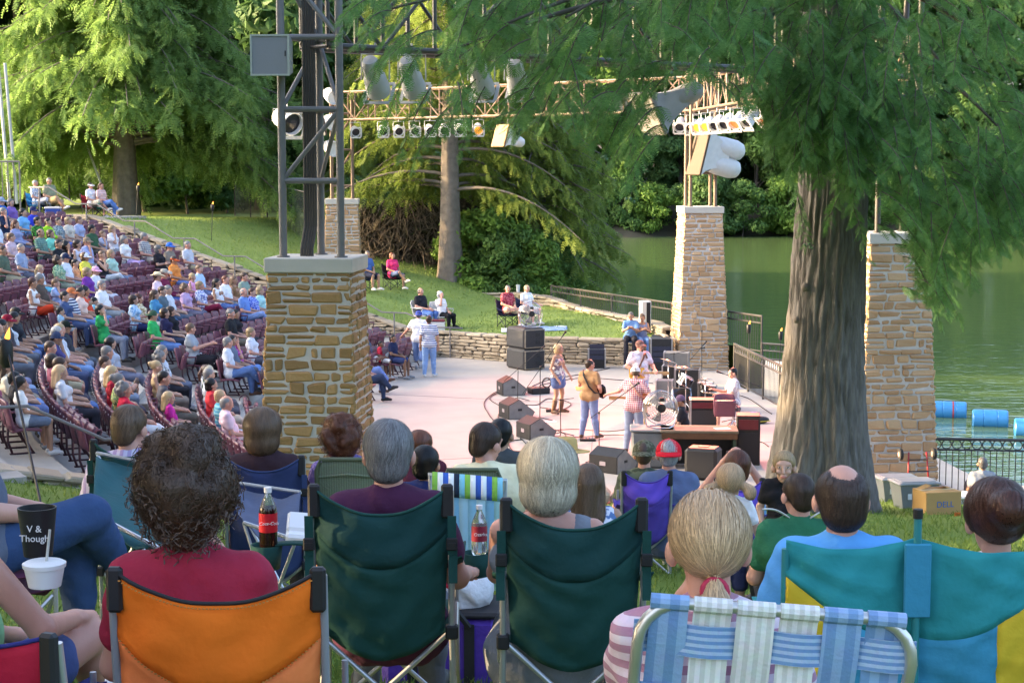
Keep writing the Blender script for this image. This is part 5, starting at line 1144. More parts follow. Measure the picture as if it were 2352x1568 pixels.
q = W(660, 278, Y=60.5); par(q, (2, 50, 2), .42, 1.0, 'large round white floodlight glimpsed behind the left tower leg', None, drop=.6)
def horn(pos, rz, pitch, label, w, h, L, panel, body, n=0):
    """loudspeaker horn: flat mouth panel, flared bell narrowing to rounded driver housings"""
    t = thing('horn_loudspeaker', label, 'loudspeaker', pos, rz); T = Matrix.Rotation(pitch, 4, 'X')
    b = MB(); b.T = T; b.box((0, 0, 0), (w, .07, h), None, .015); b.build('mouth_panel', panel, t); b = MB(); b.T = T; v = []
    for i in range(7):
        u = i/6; k = 1-.62*u**.6; v += [(sx*w/2*k*.98, .036+L*.62*u, sz*h/2*k*.98) for sx, sz in ((-1, -1), (1, -1), (1, 1), (-1, 1))]
    b.add(v, None, [[i*4+j, i*4+(j+1) % 4, i*4+4+(j+1) % 4, i*4+4+j] for i in range(6) for j in range(4)]); b.build('bell', body, t, ang=50)
    for i in range(max(1, n)):
        z = 0 if n < 2 else (i-.5)*h*.36; b = MB(); b.T = T; r = h*.2 if n else h*.24; b.lathe([(r*.9, L*.3), (r, L*.5), (r, L*.8), (r*.8, L*.94), (r*.4, L), (.001, L*1.01)], 18, (0, 0, z), (-math.pi/2, 0, 0)); b.build('driver_housing', body, t, True)
    b = MB(); b.T = None; b.box((0, L*.3, h*.5), (.05, .02, h*.5)); b.build('bracket', DKFR, t); return t
BRN = mat('horn_brown', (.07, .045, .024), .6, .2, 8)
horn(W(1606, 345, Y=49.6), R(-72), R(-14), 'white loudspeaker cluster with twin rounded barrels above the tan pillar', .95, 1.45, 1.35, BRN, LAMPW, 2)
horn(W(1150, 312, Y=54.5), R(-62), R(-16), 'white horn loudspeaker with flat tan mouth on the rear truss', .85, .72, .85, mat('horn_tan', (.22, .125, .05), .6, .2, 8), LAMPW, 0)
horn(W(1487, 262, Y=27.6), R(-66), R(24), 'big dull grey horn loudspeaker hanging in front of cypress leaves', .72, .72, 1.05, mat('horn_grey', (.24, .225, .20), .5, .25, 4), mat('horn_grey', (.24, .225, .20), .5, .25, 4), 0)
horn(W(745, 291, Y=59), R(100), R(-10), 'cream horn loudspeaker between the grey tower legs', .5, .6, .7, BRN, mat('cream', (.55, .50, .40), .5, .1), 0)
t = thing('speaker_cabinet', 'square grey grilled speaker cabinet clamped to the grey tower', 'loudspeaker', W(620, 127, Y=22.55), R(-3)); b = MB(); b.grid(lambda u, v: ((u-.5)*.5*(1-.25*0), 0, (v-.5)*.52), 1, 1); b = MB()
b.add([(-.25, 0, -.26), (.25, 0, -.26), (.25, 0, .26), (-.25, 0, .26), (-.16, .42, -.2), (.22, .42, -.2), (.22, .42, .2), (-.16, .42, .2)], None, [[1, 2, 6, 5], [3, 0, 4, 7], [0, 1, 5, 4], [2, 3, 7, 6], [4, 5, 6, 7], [0, 3, 2, 1]]); b.build('cabinet', mat('cabinet_grey', (.30, .31, .28), .6, .1, 7), t)
b = MB(); [b.box(c, d) for c, d in (((0, -.012, .25), (.5, .03, .022)), ((0, -.012, -.25), (.5, .03, .022)), ((.24, -.012, 0), (.022, .03, .478)), ((-.24, -.012, 0), (.022, .03, .478)))]; b.build('rim', mat('cabinet_rim', (.42, .45, .38), .5, .1, 7), t)
b = MB(); b.box((0, -.006, 0), (.456, .012, .476)); b.build('grille', mat('grille_grey', (.27, .28, .29), .6, .06, 90, bump=.6, bscale=160), t); b = MB(); b.box((.2, -.016, .02), (.014, .006, .07)); b.build('badge', BLACKM, t); b = MB(); b.box((.1, .36, -.02), (.06, .35, .1)); b.build('clamp', DKFR, t)
# lit lamps really throw their light on the stage
for (px_, a_, b2, z, aim, e) in ((1626, P3, P4, 6.8, (1.2, 36.5, .5), 1350), (1646, P3, P4, 6.8, (2.6, 34, .5), 1350), (1098, P2, P3, 6.8, (1.5, 40, .5), 1050)):
    x, y = on_truss(a_, b2, px_, z); d = bpy.data.lights.new('stage_lamp_beam', 'SPOT'); o = bpy.data.objects.new('stage_lamp_beam', d); COL.objects.link(o); d.energy = e; d.color = (1, .22, .12); d.spot_size = R(46); d.spot_blend = .9; d.shadow_soft_size = .15
    dr = (V(*aim)-V(x, y, z)).normalized(); o.location = V(x, y, z)+dr*.45; o.rotation_euler = dr.to_track_quat('-Z', 'Y').to_euler()
# ---------------------------------------------------------------- railings, handrails, torches, fence
def railing(a, b_, label, h=1.08, posts=6, ring=True, m=None, gap=.115):
    a, b_ = V(*a), V(*b_); d = b_-a; L = math.hypot(d.x, d.y); sl = d.z/L; m = m or BROWNM
    t = thing('metal_railing', label, 'railing', a, math.atan2(d.y, d.x)); Z = lambda x, z: (x, 0, z+sl*x)
    for i in range(posts): x = L*i/(posts-1); b = MB(); b.tube([Z(x, -.05), Z(x, h+.03)], .032, 6); b.build('post', m, t)
    for z, r in ((h, .03), (h-.2, .02), (.09, .02)): b = MB(); b.tube([Z(0, z), Z(L, z)], r, 6); b.build('rail', m, t)
    b = MB()
    for i in range(1, int(L/gap)): x = i*gap; b.tube([Z(x, .09), Z(x, h-.2)], .0095, 4, False)
    b.build('pickets', m, t)
    if ring:
        b = MB(); x = .16
        while x < L-.1:
            c = Z(x, h-.1); b.tube([(c[0]+.085*math.cos(q), 0, c[2]+.085*math.sin(q)) for q in np.linspace(0, 2*math.pi, 13)[:-1]], .011, 4, closed=True); x += .185
        b.build('ring_frieze', m, t)
    return t
railing((1.35, 60.0, .62), (7.0, 48.6, .56), 'dark iron railing with rings along the lake behind the stage lawn', posts=7)
railing((5.95, 46.3, .02), (6.5, 42, -.05), 'sloping railing with rings beside the drummer, upper stretch', posts=4)
railing((6.5, 42, -.05), (7.5, 36, -.1), 'dark railing on the stage edge running behind the big trunk', posts=5)
railing((7.75, 32.1, -.28), (13.2, 31.6, -.3), 'black iron railing in front of the rippled water by the blue barrels', posts=4)
railing((7.0, 48.4, -.1), (8.9, 46.8, -.1), 'lower ramp railing in front of white board', h=1.0, posts=3)
t = thing('white_board', 'white board leaning behind the lower ramp railing', 'board', (7.45, 46.6, -.45), R(-40)); b = MB(); b.box((0, 0, .55), (1.6, .05, 1.0), (.06, 0, 0), .01); b.build('panel', WHITEM, t); b = MB(); b.box((0, -.03, 1.06), (1.64, .06, .05), (.06, 0, 0)); b.build('trim', BROWNM, t)
HRM = mat('handrail_grey', (.20, .185, .175), .45, .1, 9)
def handrail(O_, U_, V_, lat, smax, zf, label, post_s, step=1.92):
    t = thing('handrail', label, 'handrail', (*O_, 0)); P = []
    for s in post_s:
        q = U_*s+V_*lat; z = zf(s); b = MB(); b.tube([(*q, z-.1), (*q, z+.92)], .024, 8); b.build('post', HRM, t)
        for ds in (-.42, .42): P.append((*(U_*(s+ds)+V_*lat), z+.92))
    b = MB(); b.tube(P, .024, 8); b.build('rail', HRM, t, True)
zs_ = lambda s: .27*max(0, s-.6)/.95
handrail(O_F, U_F, V_F, -.25, 16, zs_, 'long grey handrail climbing beside the far limestone wall', [.1]+[.1+1.9*i for i in range(1, 9)])
handrail(O_N, U_N, V_N, .55, 10, zs_, 'grey handrail on the near aisle steps behind the first camp chairs', [2.3, 4.3, 6.2, 8.1])
t = thing('stair_railing', 'grey upright stair railing at the top left corner', 'railing', W(0, 462, Y=60)); b = MB(); [b.tube([(x, 0, 0), (x, 0, 1.35)], .02, 6) for x in np.arange(-.9, .75, .2)]; b.build('bars', HRM, t); b = MB(); b.tube([(-1, 0, 1.35), (.7, 0, 1.35)], .03, 8); b.tube([(.7, 0, 1.35), (.7, 0, -.4)], .03, 8); b.build('frame', HRM, t)
t = thing('flag_pole', 'pair of pale leaning poles at the top left edge', 'pole', W(26, 430, Y=64)); 
for dx in (-.12, .14): b = MB(); b.tube([(dx+.05, 0, -.6), (dx-.3, .2, 4.5)], .06, 8); b.build('pole', mat('pale_pole', (.5, .5, .48), .4, .1), t)
b = MB(); q0, q1 = W(190, 310, Y=70), W(256, 487, Y=67); b.tube([q0, q1], .045, 8); tag(b.build('leaning_pole', mat('pale_pole', (.5, .5, .48), .4, .1)), 'slanting white pole under the left cypress', 'pole')
def fence(pts, label, n):
    t = thing('chain_link_fence', label, 'fence', pts[0]); o = V(*pts[0]); m = MB()
    for a, c in zip(pts, pts[1:]):
        a, c = V(*a)-o, V(*c)-o
        for i in range(n+1): p = a.lerp(c, i/n); b = MB(); b.tube([p, p+V(0, 0, 1.75)], .03, 6); b.build('post', DKFR, t)
        b = MB(); b.tube([a+V(0, 0, 1.72), c+V(0, 0, 1.72)], .025, 6); b.build('top_rail', mat('galv_dull', (.3, .28, .24), .5, .2), t); L = (c-a).length; u = (c-a)/L; k = .17; s_ = -1.7
        while s_ < L:
            for sg in (0, 1):
                p0, p1 = max(0, s_), min(L, s_+1.7)
                z0, z1 = (p0-s_, p1-s_) if not sg else (1.7-(p0-s_), 1.7-(p1-s_))
                if p1 > p0: m.tube([a+u*p0+V(0, 0, z0), a+u*p1+V(0, 0, z1)], .004, 3, False)
            s_ += k
    m.build('mesh_wire', mat('galv_wire', (.16, .16, .15), .5, .2), t)
fence([W(-60, 460, Y=70)-V(0, 0, 0), W(300, 458, Y=73)], 'black chain link fence under the left cypress', 5)
fence([W(540, 500, Y=76), W(700, 545, Y=66)], 'chain link fence with pale top rail left of the grey tower', 4)
FLM = lens_on((1, .36, .05), .38)
def torch(top, base, label):
    t = thing('garden_torch', label, 'torch', base); h = V(*top)-V(*base); b = MB(); b.tube([(0, 0, -.1), h*.93], .012, 6); b.build('pole', DKFR, t); b = MB(); b.lathe([(.03, -.2), (.055, -.16), (.06, 0), (.045, .03), (.02, .05)], 12, h); b.build('oil_cup', BLACKM, t, True)
    b = MB(); b.lathe([(.01, .03), (.024, .055), (.018, .09), (.001, .15)], 8, h, (.1, .25, 0)); b.build('flame', FLM, t, True)
def gz(px_, py_, Y): q = W(px_, py_, Y=Y); return q
torch(gz(317, 428, 63), gz(310, 530, 63), 'lit garden torch at the left cypress trunk')
torch(gz(488, 472, 60), gz(485, 585, 60), 'lit garden torch on the grassy bank left of the grey tower')
torch(gz(1720, 748, 45.5), gz(1722, 830, 45.5), 'lit garden torch right of the tan stage pillar')
torch(gz(1793, 764, 46), gz(1790, 850, 46), 'lit garden torch half hidden by the big trunk')
torch(W(14, 790, Y=14.5), W(92, 1125, Y=14.0), 'lit black garden torch in front of the near seats at the left edge')

# ---------------------------------------------------------------- stage equipment
GEAR = mat('gear_black', (.018, .018, .019), .55, .35, 10, bump=.15, bscale=70); GRILL = mat('speaker_grille', (.022, .022, .025), .6, .3, 120, bump=.4, bscale=240); SCUFF = mat('scuffed_edge', (.30, .25, .18), .8, .4, 9)
def sub(pos, rz, label):
    t = thing('subwoofer', label, 'loudspeaker', pos, rz, 'stack of two stage subwoofers'); w_, d, h = .74, 1.0, .60
    b = MB(); b.box((0, 0, h/2), (w_, d, h), None, .07); b.build('cabinet', mat('sub_grey', (.045, .045, .048), .6, .2, 40, bump=.2, bscale=150), t); b = MB(); b.box((0, -d/2-.004, h/2), (w_-.06, .03, h-.06), None, .012); b.build('front_trim', SCUFF, t)
    b = MB(); b.box((0, -d/2-.018, h/2), (w_-.12, .03, h-.12), None, .012); b.build('grille', GRILL, t)
    for z in (.2, .42): b = MB(); b.box((.1, -d/2-.03, z), (.17, .03, .11), None, .01); b.build('handle', BLACKM, t)
    b = MB(); b.box((w_/2+.0, -.3, .1), (.006, .06, .04)); b.build('badge', mat('red_badge', (.5, .04, .02), .5, 0), t)
sp = W(1203, 851, z=0); q = V(sp.x+.05, sp.y+.55, 0); sub(q, R(32), 'lower black subwoofer of the stack by the limestone wall'); sub(q+V(.0, .02, .605), R(32), 'upper black subwoofer of the stack, under the round fan')
def fan(pos, rz, r, label, pitch=.1):
    t = thing('drum_fan', label, 'fan', pos, rz); b = MB(); c = V(0, 0, r+.06)
    for y in (-.07, .07):
        for k in np.linspace(.25, 1, 6): b.tube([(r*k*math.cos(a), y*(1.25-.35*k), c.z+r*k*math.sin(a)) for a in np.linspace(0, 2*math.pi, 37)[:-1]], .0035 if k < 1 else .009, 4, closed=True)
        for i in range(26): a = i*2*math.pi/26; b.tube([(.06*math.cos(a), y*1.25, c.z+.06*math.sin(a)), (r*math.cos(a), y*.9, c.z+r*math.sin(a))], .002, 3, False)
    b.build('guard', CHROME, t, True); b = MB()
    for i in range(3):
        a0 = i*2.094; b.grid(lambda u, v: ((.05+(r*.85-.05)*u)*math.cos(a0+v*.75-u*.2), -.03+.06*v, c.z+(.05+(r*.85-.05)*u)*math.sin(a0+v*.75-u*.2)), 5, 4, .002)
    b.build('blade', mat('fan_blade', (.35, .34, .33), .35, .1, 5, metal=.6), t, True)
    b = MB(); b.lathe([(.001, -.1), (.07, -.1), (.085, -.04), (.085, .12), (.001, .13)], 16, c, (math.pi/2, 0, 0)); b.box((0, -.1, c.z+.17), (.1, .05, .07), None, .01); b.build('motor', BLACKM, t, ang=40)
    b = MB(); b.tube([(-r-.02, 0, c.z), (-r-.02, 0, .3), (-r*.8, 0, .02), (-r*.4, -.2, .012), (r*.4, -.2, .012), (r*.8, 0, .02), (r+.02, 0, .3), (r+.02, 0, c.z)], .014, 8); b.tube([(-r*.8, 0, .02), (-r*.4, .2, .012), (r*.4, .2, .012), (r*.8, 0, .02)], .014, 8); b.build('stand', CHROME, t, True)
fan(q+V(.15, -.15, 1.212), R(18), .33, 'round chrome fan standing on the stacked subwoofers'); 
def monitor(px_, py_, rz, label, s=.62, h=None):
    p = W(px_, py_, z=0); t = thing('floor_monitor', label, 'monitor', p, R(rz), 'wedge stage monitors'); w_ = s; pr = [(-.30, 0), (.22, 0), (.30, .14), (-.06, .42), (-.30, .30)]
    M = Matrix.Rotation(math.pi/2, 4, 'Z')@Matrix.Rotation(math.pi/2, 4, 'X'); b = MB(); b.prism([(x*1.1, z*1.1) for x, z in pr], -w_/2, w_/2, M); b.build('cabinet', GEAR, t)
    for sx in (-1, 1): b = MB(); b.prism([(x*1.04, .012+z*1.04) for x, z in pr], 0, .012, Matrix.Translation((sx*(w_/2)-(0 if sx > 0 else .012), 0, 0))@M); b.build('side_panel', mat('monitor_side', (.22, .21, .195), .7, .3, 6), t); b = MB(); b.box((sx*(w_/2+.014), -.05, .22), (.008, .1, .05), None, .003); b.build('handle', BLACKM, t)
    n = V(0, .28, .36).normalized(); b = MB(); b.T = Matrix.Translation((0, .132, .31))@Matrix.Rotation(-math.atan2(.28, .36), 4, 'X'); b.box((0, 0, 0), (w_-.07, .40, .012), None, .004); b.build('grille', GRILL, t); b = MB(); b.box((.0, -.335, .18), (.14, .012, .08)); b.build('jack_plate', CHROME, t)
monitor(1176, 905, -75, 'wedge monitor nearest the subwoofers, facing the singer'); monitor(1187, 958, -68, 'middle wedge monitor of the row in front of the band'); monitor(1232, 1004, -62, 'nearest wedge monitor of the row, grey side up, before the band'); monitor(1408, 1080, -40, 'grey sided wedge monitor behind the camouflage cap', .66)
t = thing('floor_speaker', 'black trapezoid speaker on the stage floor under the mixing desk', 'loudspeaker', W(1615, 1098, z=0), R(-20)); b = MB(); b.box((0, 0, .3), (.62, .5, .6), None, .06); b.build('cabinet', GEAR, t); b = MB(); b.box((0, -.252, .3), (.5, .012, .5)); b.build('grille', GRILL, t); b = MB(); b.box((0, .02, .603), (.2, .12, .02), None, .006); b.build('handle', BLACKM, t)
def stand_mic(base, top, b0, b1, label, mic=True):
    p = W(*base, z=0); Y = p.y; T_ = W(*top, Y=Y); t = thing('microphone_stand', label, 'microphone stand', p); T_ = T_-p; B0, B1 = W(*b0, Y=Y)-p, W(*b1, Y=Y)-p
    b = MB(); b.tube([(0, 0, .05), T_], .011, 6); b.build('pole', GEAR, t); b = MB(); [b.tube([(0, 0, .1), (.32*math.cos(a), .32*math.sin(a), .01)], .011, 6) for a in (.4, 2.5, 4.6)]; b.build('tripod', GEAR, t); b = MB(); b.tube([B0, B1], .008, 6); b.ell(tuple(T_), (.025,)*3); b.build('boom', GEAR, t)
    if mic: d = (B1-B0).normalized(); b = MB(); b.tube([B1, B1+d*.13], [.013, .019], 8); b.ell(tuple(B1+d*.15), (.028,)*3); b.build('microphone', BLACKM, t, True)
stand_mic((1189, 922), (1190, 846), (1158, 875), (1240, 804), 'boom stand with reddish microphone nearest the subwoofers')
stand_mic((1240, 968), (1241, 842), (1200, 905), (1290, 775), 'tall boom stand by the blonde singer, microphone at her head')
stand_mic((1288, 1003), (1287, 918), (1287, 918), (1318, 914), 'short stand in front of the singer and bass player', False)
stand_mic((1376, 1066), (1376, 948), (1356, 960), (1452, 890), 'nearest boom stand pointing at the plaid shirted guitarist')
stand_mic((1686, 972), (1687, 867), (1745, 887), (1662, 858), 'boom stand at the drummer with microphone at his mouth')
stand_mic((1548, 905), (1548, 812), (1538, 814), (1604, 801), 'overhead boom stand behind the drum kit')
stand_mic((1612, 880), (1612, 760), (1582, 830), (1614, 794), 'cymbal microphone stand in front of the tan pillar')
# mixing desk with the near fan
dk = W(1620, 1078, z=0); t = thing('mixing_desk', 'old green topped wooden desk at the stage front edge with a sheet of paper', 'desk', dk, R(-4)); b = MB(); b.box((-.12, .32, .74), (1.5, .75, .05), None, .008); b.build('desk_top', mat('old_wood', (.16, .14, .10), .8, .3, 6), t); b = MB(); b.box((-.12, -.04, .655), (1.46, .03, .11)); b.build('apron', mat('brown_wood', (.10, .05, .025), .7, .3, 5), t)
for x in (-.8, .56): b = MB(); b.box((x, .32, .355), (.06, .66, .70)); b.build('side_panel', mat('green_paint', (.03, .06, .04), .7, .3, 5), t)
b = MB(); b.box((-.12, .6, .36), (1.3, .03, .70)); b.build('back_panel', GEAR, t)
b = MB(); b.box((.35, .25, .767), (.3, .22, .006), (0, 0, .2)); tag(b.build('paper_sheet', mat('paper', (.75, .75, .73), .7, .03), None, loc=dk), 'white paper sheet lying on the wooden desk', 'paper')
cs = W(1497, 1075, z=0); t = thing('console_case', 'grey equipment trunk left of the desk carrying the near fan', 'case', cs, R(-4)); b = MB(); b.box((0, .3, .36), (.8, .7, .72), None, .05); b.build('trunk', mat('trunk_grey', (.16, .17, .175), .6, .2, 5), t); b = MB(); b.box((0, .3, .74), (.86, .76, .05), None, .02); b.build('lid', mat('lid_grey', (.22, .23, .235), .6, .2, 5), t)
fan(cs+V(.18, .25, .766), R(8), .33, 'round chrome fan on the grey trunk at the stage front')
def case(px_, py_, d, rz, label, m=None, edge=True, parts=None):
    p = W(px_, py_, z=0); t = thing('equipment_case', label, 'equipment case', p, R(rz)); m = m or GEAR; b = MB(); b.box((0, d[1]/2, d[2]/2), d, None, .01); b.build('shell', m, t)
    if edge:
        b = MB(); e = .022
        for sx in (-1, 1):
            for z in (e/2, d[2]-e/2): b.box((sx*(d[0]/2-e/2), d[1]/2, z), (e+.012, d[1]+.012, e+.01))
            for y in (0, d[1]): b.box((sx*(d[0]/2-e/2), y, d[2]/2), (e+.012, e+.01, d[2]-e*2))
        b.build('metal_edges', STEEL, t)
    if parts == 'amp':
        b = MB(); b.box((0, -.008, d[2]*.36), (d[0]-.08, .02, d[2]*.58)); b.build('grille', GRILL, t); b = MB(); b.box((0, -.01, d[2]*.82), (d[0]-.08, .02, d[2]*.2)); b.build('control_panel', mat('maroon_vinyl', (.10, .012, .02), .4, .2), t)
    if parts == 'rack':
        for i in range(4): b = MB(); b.box((0, -.01, .16+i*.16), (d[0]-.08, .02, .13), None, .004); b.box((d[0]*.3, -.022, .16+i*.16), (.03, .01, .025)); b.build('rack_unit', mat('rack_blue', (.02, .025, .05), .4, .3, 9) if i else BLACKM, t)
    return t
case(1519, 852, (.62, .6, .92), 0, 'tall black amplifier rack with blue panels left of the tan pillar', parts='rack'); case(1371, 846, (.5, .35, .55), 0, 'low open patch rack against the limestone wall', parts='rack')
case(1535, 905, (.34, .5, .72), -10, 'narrow black cabinet left of the chrome edged cases'); case(1552, 893, (.66, .55, .95), -8, 'large grey flight case with tan strap on its top', mat('case_grey', (.14, .145, .15), .6, .2, 7)); case(1525, 922, (.42, .45, .52), -8, 'silver edged flight case with a white cloth on it', mat('case_grey', (.14, .145, .15), .6, .2, 7)); case(1578, 915, (.62, .5, .72), -8, 'black edged case behind the drum kit')
case(1617, 986, (.62, .5, .66), -3, 'black and maroon amplifier with chrome edges behind the desk', parts='amp'); case(1718, 1068, (.46, .5, .98), -6, 'tall black amplifier stack right of the desk', edge=False, parts='amp'); case(1640, 938, (.45, .4, .3), -6, 'small black gear box by the drummer')
seat(W(1666, 1005, z=0)+V(0, 0, .05), R(180), True, 'single maroon seat standing on the stage by the amplifier stack')['group'] = 'seat on the stage'
t = thing('speaker_column', 'slim white loudspeaker column behind the couple on the wall', 'loudspeaker', W(1481, 762, Y=52.3), R(15)); b = MB(); b.box((0, 0, .45), (.3, .3, .98), None, .02); b.build('cabinet', WHITEM, t); b = MB(); b.box((.06, -.155, .45), (.12, .01, .9)); b.build('grille', GRILL, t)
t = thing('stage_board', 'flat dark board lying on the wall beside the tan pillar', 'board', W(1522, 776, Y=51)); b = MB(); b.box((0, 0, 0), (.62, .5, .06), (.2, 0, 0), .01); b.box((0, .05, -.14), (.58, .4, .2)); b.build('lid', GEAR, t)
for px_, py_, r_, lb in ((1262, 968, .3, 'at the singer\'s boots'), (1300, 1012, -.2, 'by the short microphone stand'), (1222, 935, .1, 'beside the middle wedge monitor')):
    b = MB(); b.box((0, 0, .006), (.3, .22, .004), (0, 0, r_)); tag(b.build('set_list', mat('paper', (.75, .75, .73), .7, .03), None, loc=W(px_, py_, z=0)), 'white set list paper on the floor '+lb, 'paper')
# drum kit
dp = W(1598, 945, z=0); t = thing('drum_kit', 'drum kit with chrome hardware and black shells left of the drummer', 'drum kit', dp, R(90)); DRS = mat('drum_shell', (.012, .012, .013), .2, .1, 6, coat=.5); SKIN = mat('drum_skin', (.62, .62, .6), .4, .05); CYM = mat('cymbal', (.62, .50, .34), .25, .12, 9, metal=.9)
def drum(nm, c, r, h, rot): b = MB(); b.lathe([(r, -h/2), (r, h/2)], 22, c, rot); b.cur = 1; b.lathe([(.001, h/2+.003), (r*.97, h/2+.003)], 22, c, rot); b.lathe([(r*.97, -h/2-.003), (.001, -h/2-.003)], 22, c, rot); b.cur = 2; [b.lathe([(r*.96, z-.012), (r+.012, z-.012), (r+.012, z+.012), (r*.96, z+.012)], 22, c, rot) for z in (-h/2, h/2)]; [b.box((0, 0, 0), (.001,)*3) for _ in ()]; b.build(nm, [DRS, SKIN, CHROME], t, ang=40)
drum('bass_drum', (0, .35, .30), .28, .42, (math.pi/2, 0, 0)); drum('tom', (-.18, .25, .74), .15, .2, (.5, 0, 0)); drum('tom', (.18, .25, .74), .16, .22, (.5, 0, 0)); drum('floor_tom', (.48, -.28, .46), .2, .36, None); drum('snare_drum', (-.28, -.28, .60), .18, .15, (.08, 0, 0))
for x, y, z, r, tx in ((-.55, .3, 1.12, .23, .25), (.55, .35, .98, .26, .2), (-.62, -.15, .86, .18, .05), (.15, .65, 1.2, .22, .3)):
    b = MB(); b.lathe([(.001, .03), (.04, .022), (r, 0), (r, -.003), (.04, .018)], 26, (x, y, z), (tx, .1, 0)); b.build('cymbal', CYM, t, True); b = MB(); b.tube([(x, y, .05), (x, y, z+.03)], .012, 6); [b.tube([(x, y, .3), (x+.22*math.cos(a), y+.22*math.sin(a), .01)], .01, 6) for a in (0, 2.1, 4.2)]; b.build('cymbal_stand', CHROME, t, True)
st = W(1683, 985, z=0); t = thing('drum_stool', 'round black drum stool under the drummer', 'stool', st); b = MB(); b.lathe([(.001, .42), (.17, .42), (.18, .45), (.17, .49), (.001, .50)], 18); b.build('cushion', GEAR, t, True); b = MB(); b.tube([(0, 0, .42), (0, 0, .1)], .02, 8); [b.tube([(0, 0, .2), (.24*math.cos(a), .24*math.sin(a), .01)], .012, 6) for a in (0, 2.1, 4.2)]; b.build('tripod', CHROME, t)
# cables, pedals, mats
cb = mat('cable', (.02, .02, .02), .6, .2); rgc = np.random.default_rng(9)
def cable(pts, label, r=.011, m=cb, zf=None):
    P = [W(*p, z=.014) for p in pts]; n = len(P)*7; tt = np.linspace(0, len(P)-1, n); ar = np.array([list(p) for p in P]); C = []
    for x in tt:
        i = min(len(P)-2, int(x)); f = x-i; g0, g1, g2, g3 = ar[max(0, i-1)], ar[i], ar[i+1], ar[min(len(P)-1, i+2)]; C.append(.5*((2*g1)+(-g0+g2)*f+(2*g0-5*g1+4*g2-g3)*f*f+(-g0+3*g1-3*g2+g3)*f**3))
    b = MB(); b.tube(C, r, 5); tag(b.build('cable', m, None, True), label, 'cable', 'cables on the stage floor')
cable([(1165, 888), (1130, 905), (1112, 925), (1122, 950), (1150, 985), (1168, 1010)], 'black cable looping left of the wedge monitors, outermost loop'); cable([(1180, 880), (1150, 898), (1125, 915), (1150, 935), (1145, 960), (1175, 1000)], 'black cable looping left of the wedge monitors, inner loop')
cable([(1240, 884), (1330, 868), (1420, 872), (1500, 880)], 'black cable along the back from subwoofers to cases'); cable([(1215, 890), (1260, 872), (1340, 858), (1400, 845)], 'black cable running to the low patch rack'); cable([(1180, 925), (1230, 930), (1260, 915), (1310, 925), (1290, 940), (1240, 935)], 'tangled cable behind the middle wedge monitor')
cable([(1250, 990), (1320, 985), (1400, 990), (1480, 980), (1540, 985)], 'reddish cable crossing the floor at the guitarists\' feet', .008, mat('red_cable', (.20, .05, .04), .6, .2)); cable([(1240, 1000), (1330, 1003), (1420, 998), (1500, 1010)], 'second reddish cable nearer the front edge', .008, mat('red_cable', (.20, .05, .04), .6, .2)); cable([(1210, 1015), (1260, 1018), (1300, 1000), (1265, 985), (1225, 995)], 'coiled cable at the nearest wedge monitor'); cable([(1690, 905), (1720, 915), (1750, 935), (1772, 950)], 'cable along the foot of the ramp railing'); cable([(1715, 1010), (1750, 1015), (1765, 1025)], 'cable right of the tall amplifier stack'); cable([(1190, 1000), (1215, 1030), (1180, 1035), (1170, 1015), (1200, 1008)], 'coiled cable left of the nearest wedge monitor')
def box_at(px_, py_, d, rz, nm, label, cat, m, extra=None):
    t = thing(nm, label, cat, W(px_, py_, z=0), R(rz)); b = MB(); b.box((0, 0, d[2]/2), d, None, min(d)*.15); b.build('case', m, t)
    b = MB(); nk = 8
    for i in range(nk): b.lathe([(.016, 0), (.014, .018), (.001, .02)], 8, ((i % 4-1.5)*d[0]*.2, (i//4-.5)*d[1]*.4, d[2]))
    b.build('knobs', extra or CHROME, t); return t
box_at(1237, 903, (.5, .4, .16), 20, 'sub_mixer', 'small mixer box with coloured knobs left of the singer', 'mixer', GEAR, mat('knob_teal', (.1, .3, .28), .4, .4)); box_at(1241, 985, (.42, .22, .06), 20, 'effects_pedal', 'blue effects pedal board before the nearest wedge monitor', 'pedal', mat('pedal_blue', (.05, .06, .30), .4, .2)); box_at(1278, 945, (.5, .22, .06), 0, 'effects_pedal', 'dark pedal board at the singer\'s feet', 'pedal', GEAR); box_at(1350, 1012, (.34, .18, .05), 0, 'effects_pedal', 'small pedal by the bass player\'s sandals', 'pedal', GEAR)
b = MB(); b.box((0, 0, .03), (.34, .26, .05), None, .02); b.ell((.1, .06, .07), (.16, .1, .05)); tag(b.build('folded_towel', mat('towel_blue', (.05, .12, .50), .9, .2), None, True, W(1722, 958, z=0)), 'blue towel dropped on the stage beside the drummer', 'towel'); t = thing('gig_bag', 'dark bag with yellow trim beside the blue towel', 'bag', W(1740, 972, z=0), R(20)); b = MB(); b.ell((0, 0, .08), (.3, .14, .09)); b.build('bag', GEAR, t, True); b = MB(); b.tube([(-.28, -.09, .06), (0, -.15, .06), (.28, -.09, .06)], .012, 6); b.build('trim', mat('yellow_trim', (.5, .38, .03), .6, .1), t)
t = thing('acoustic_guitar', 'acoustic guitar on a floor stand behind the plaid shirted guitarist', 'guitar', W(1482, 1052, z=0), R(10))
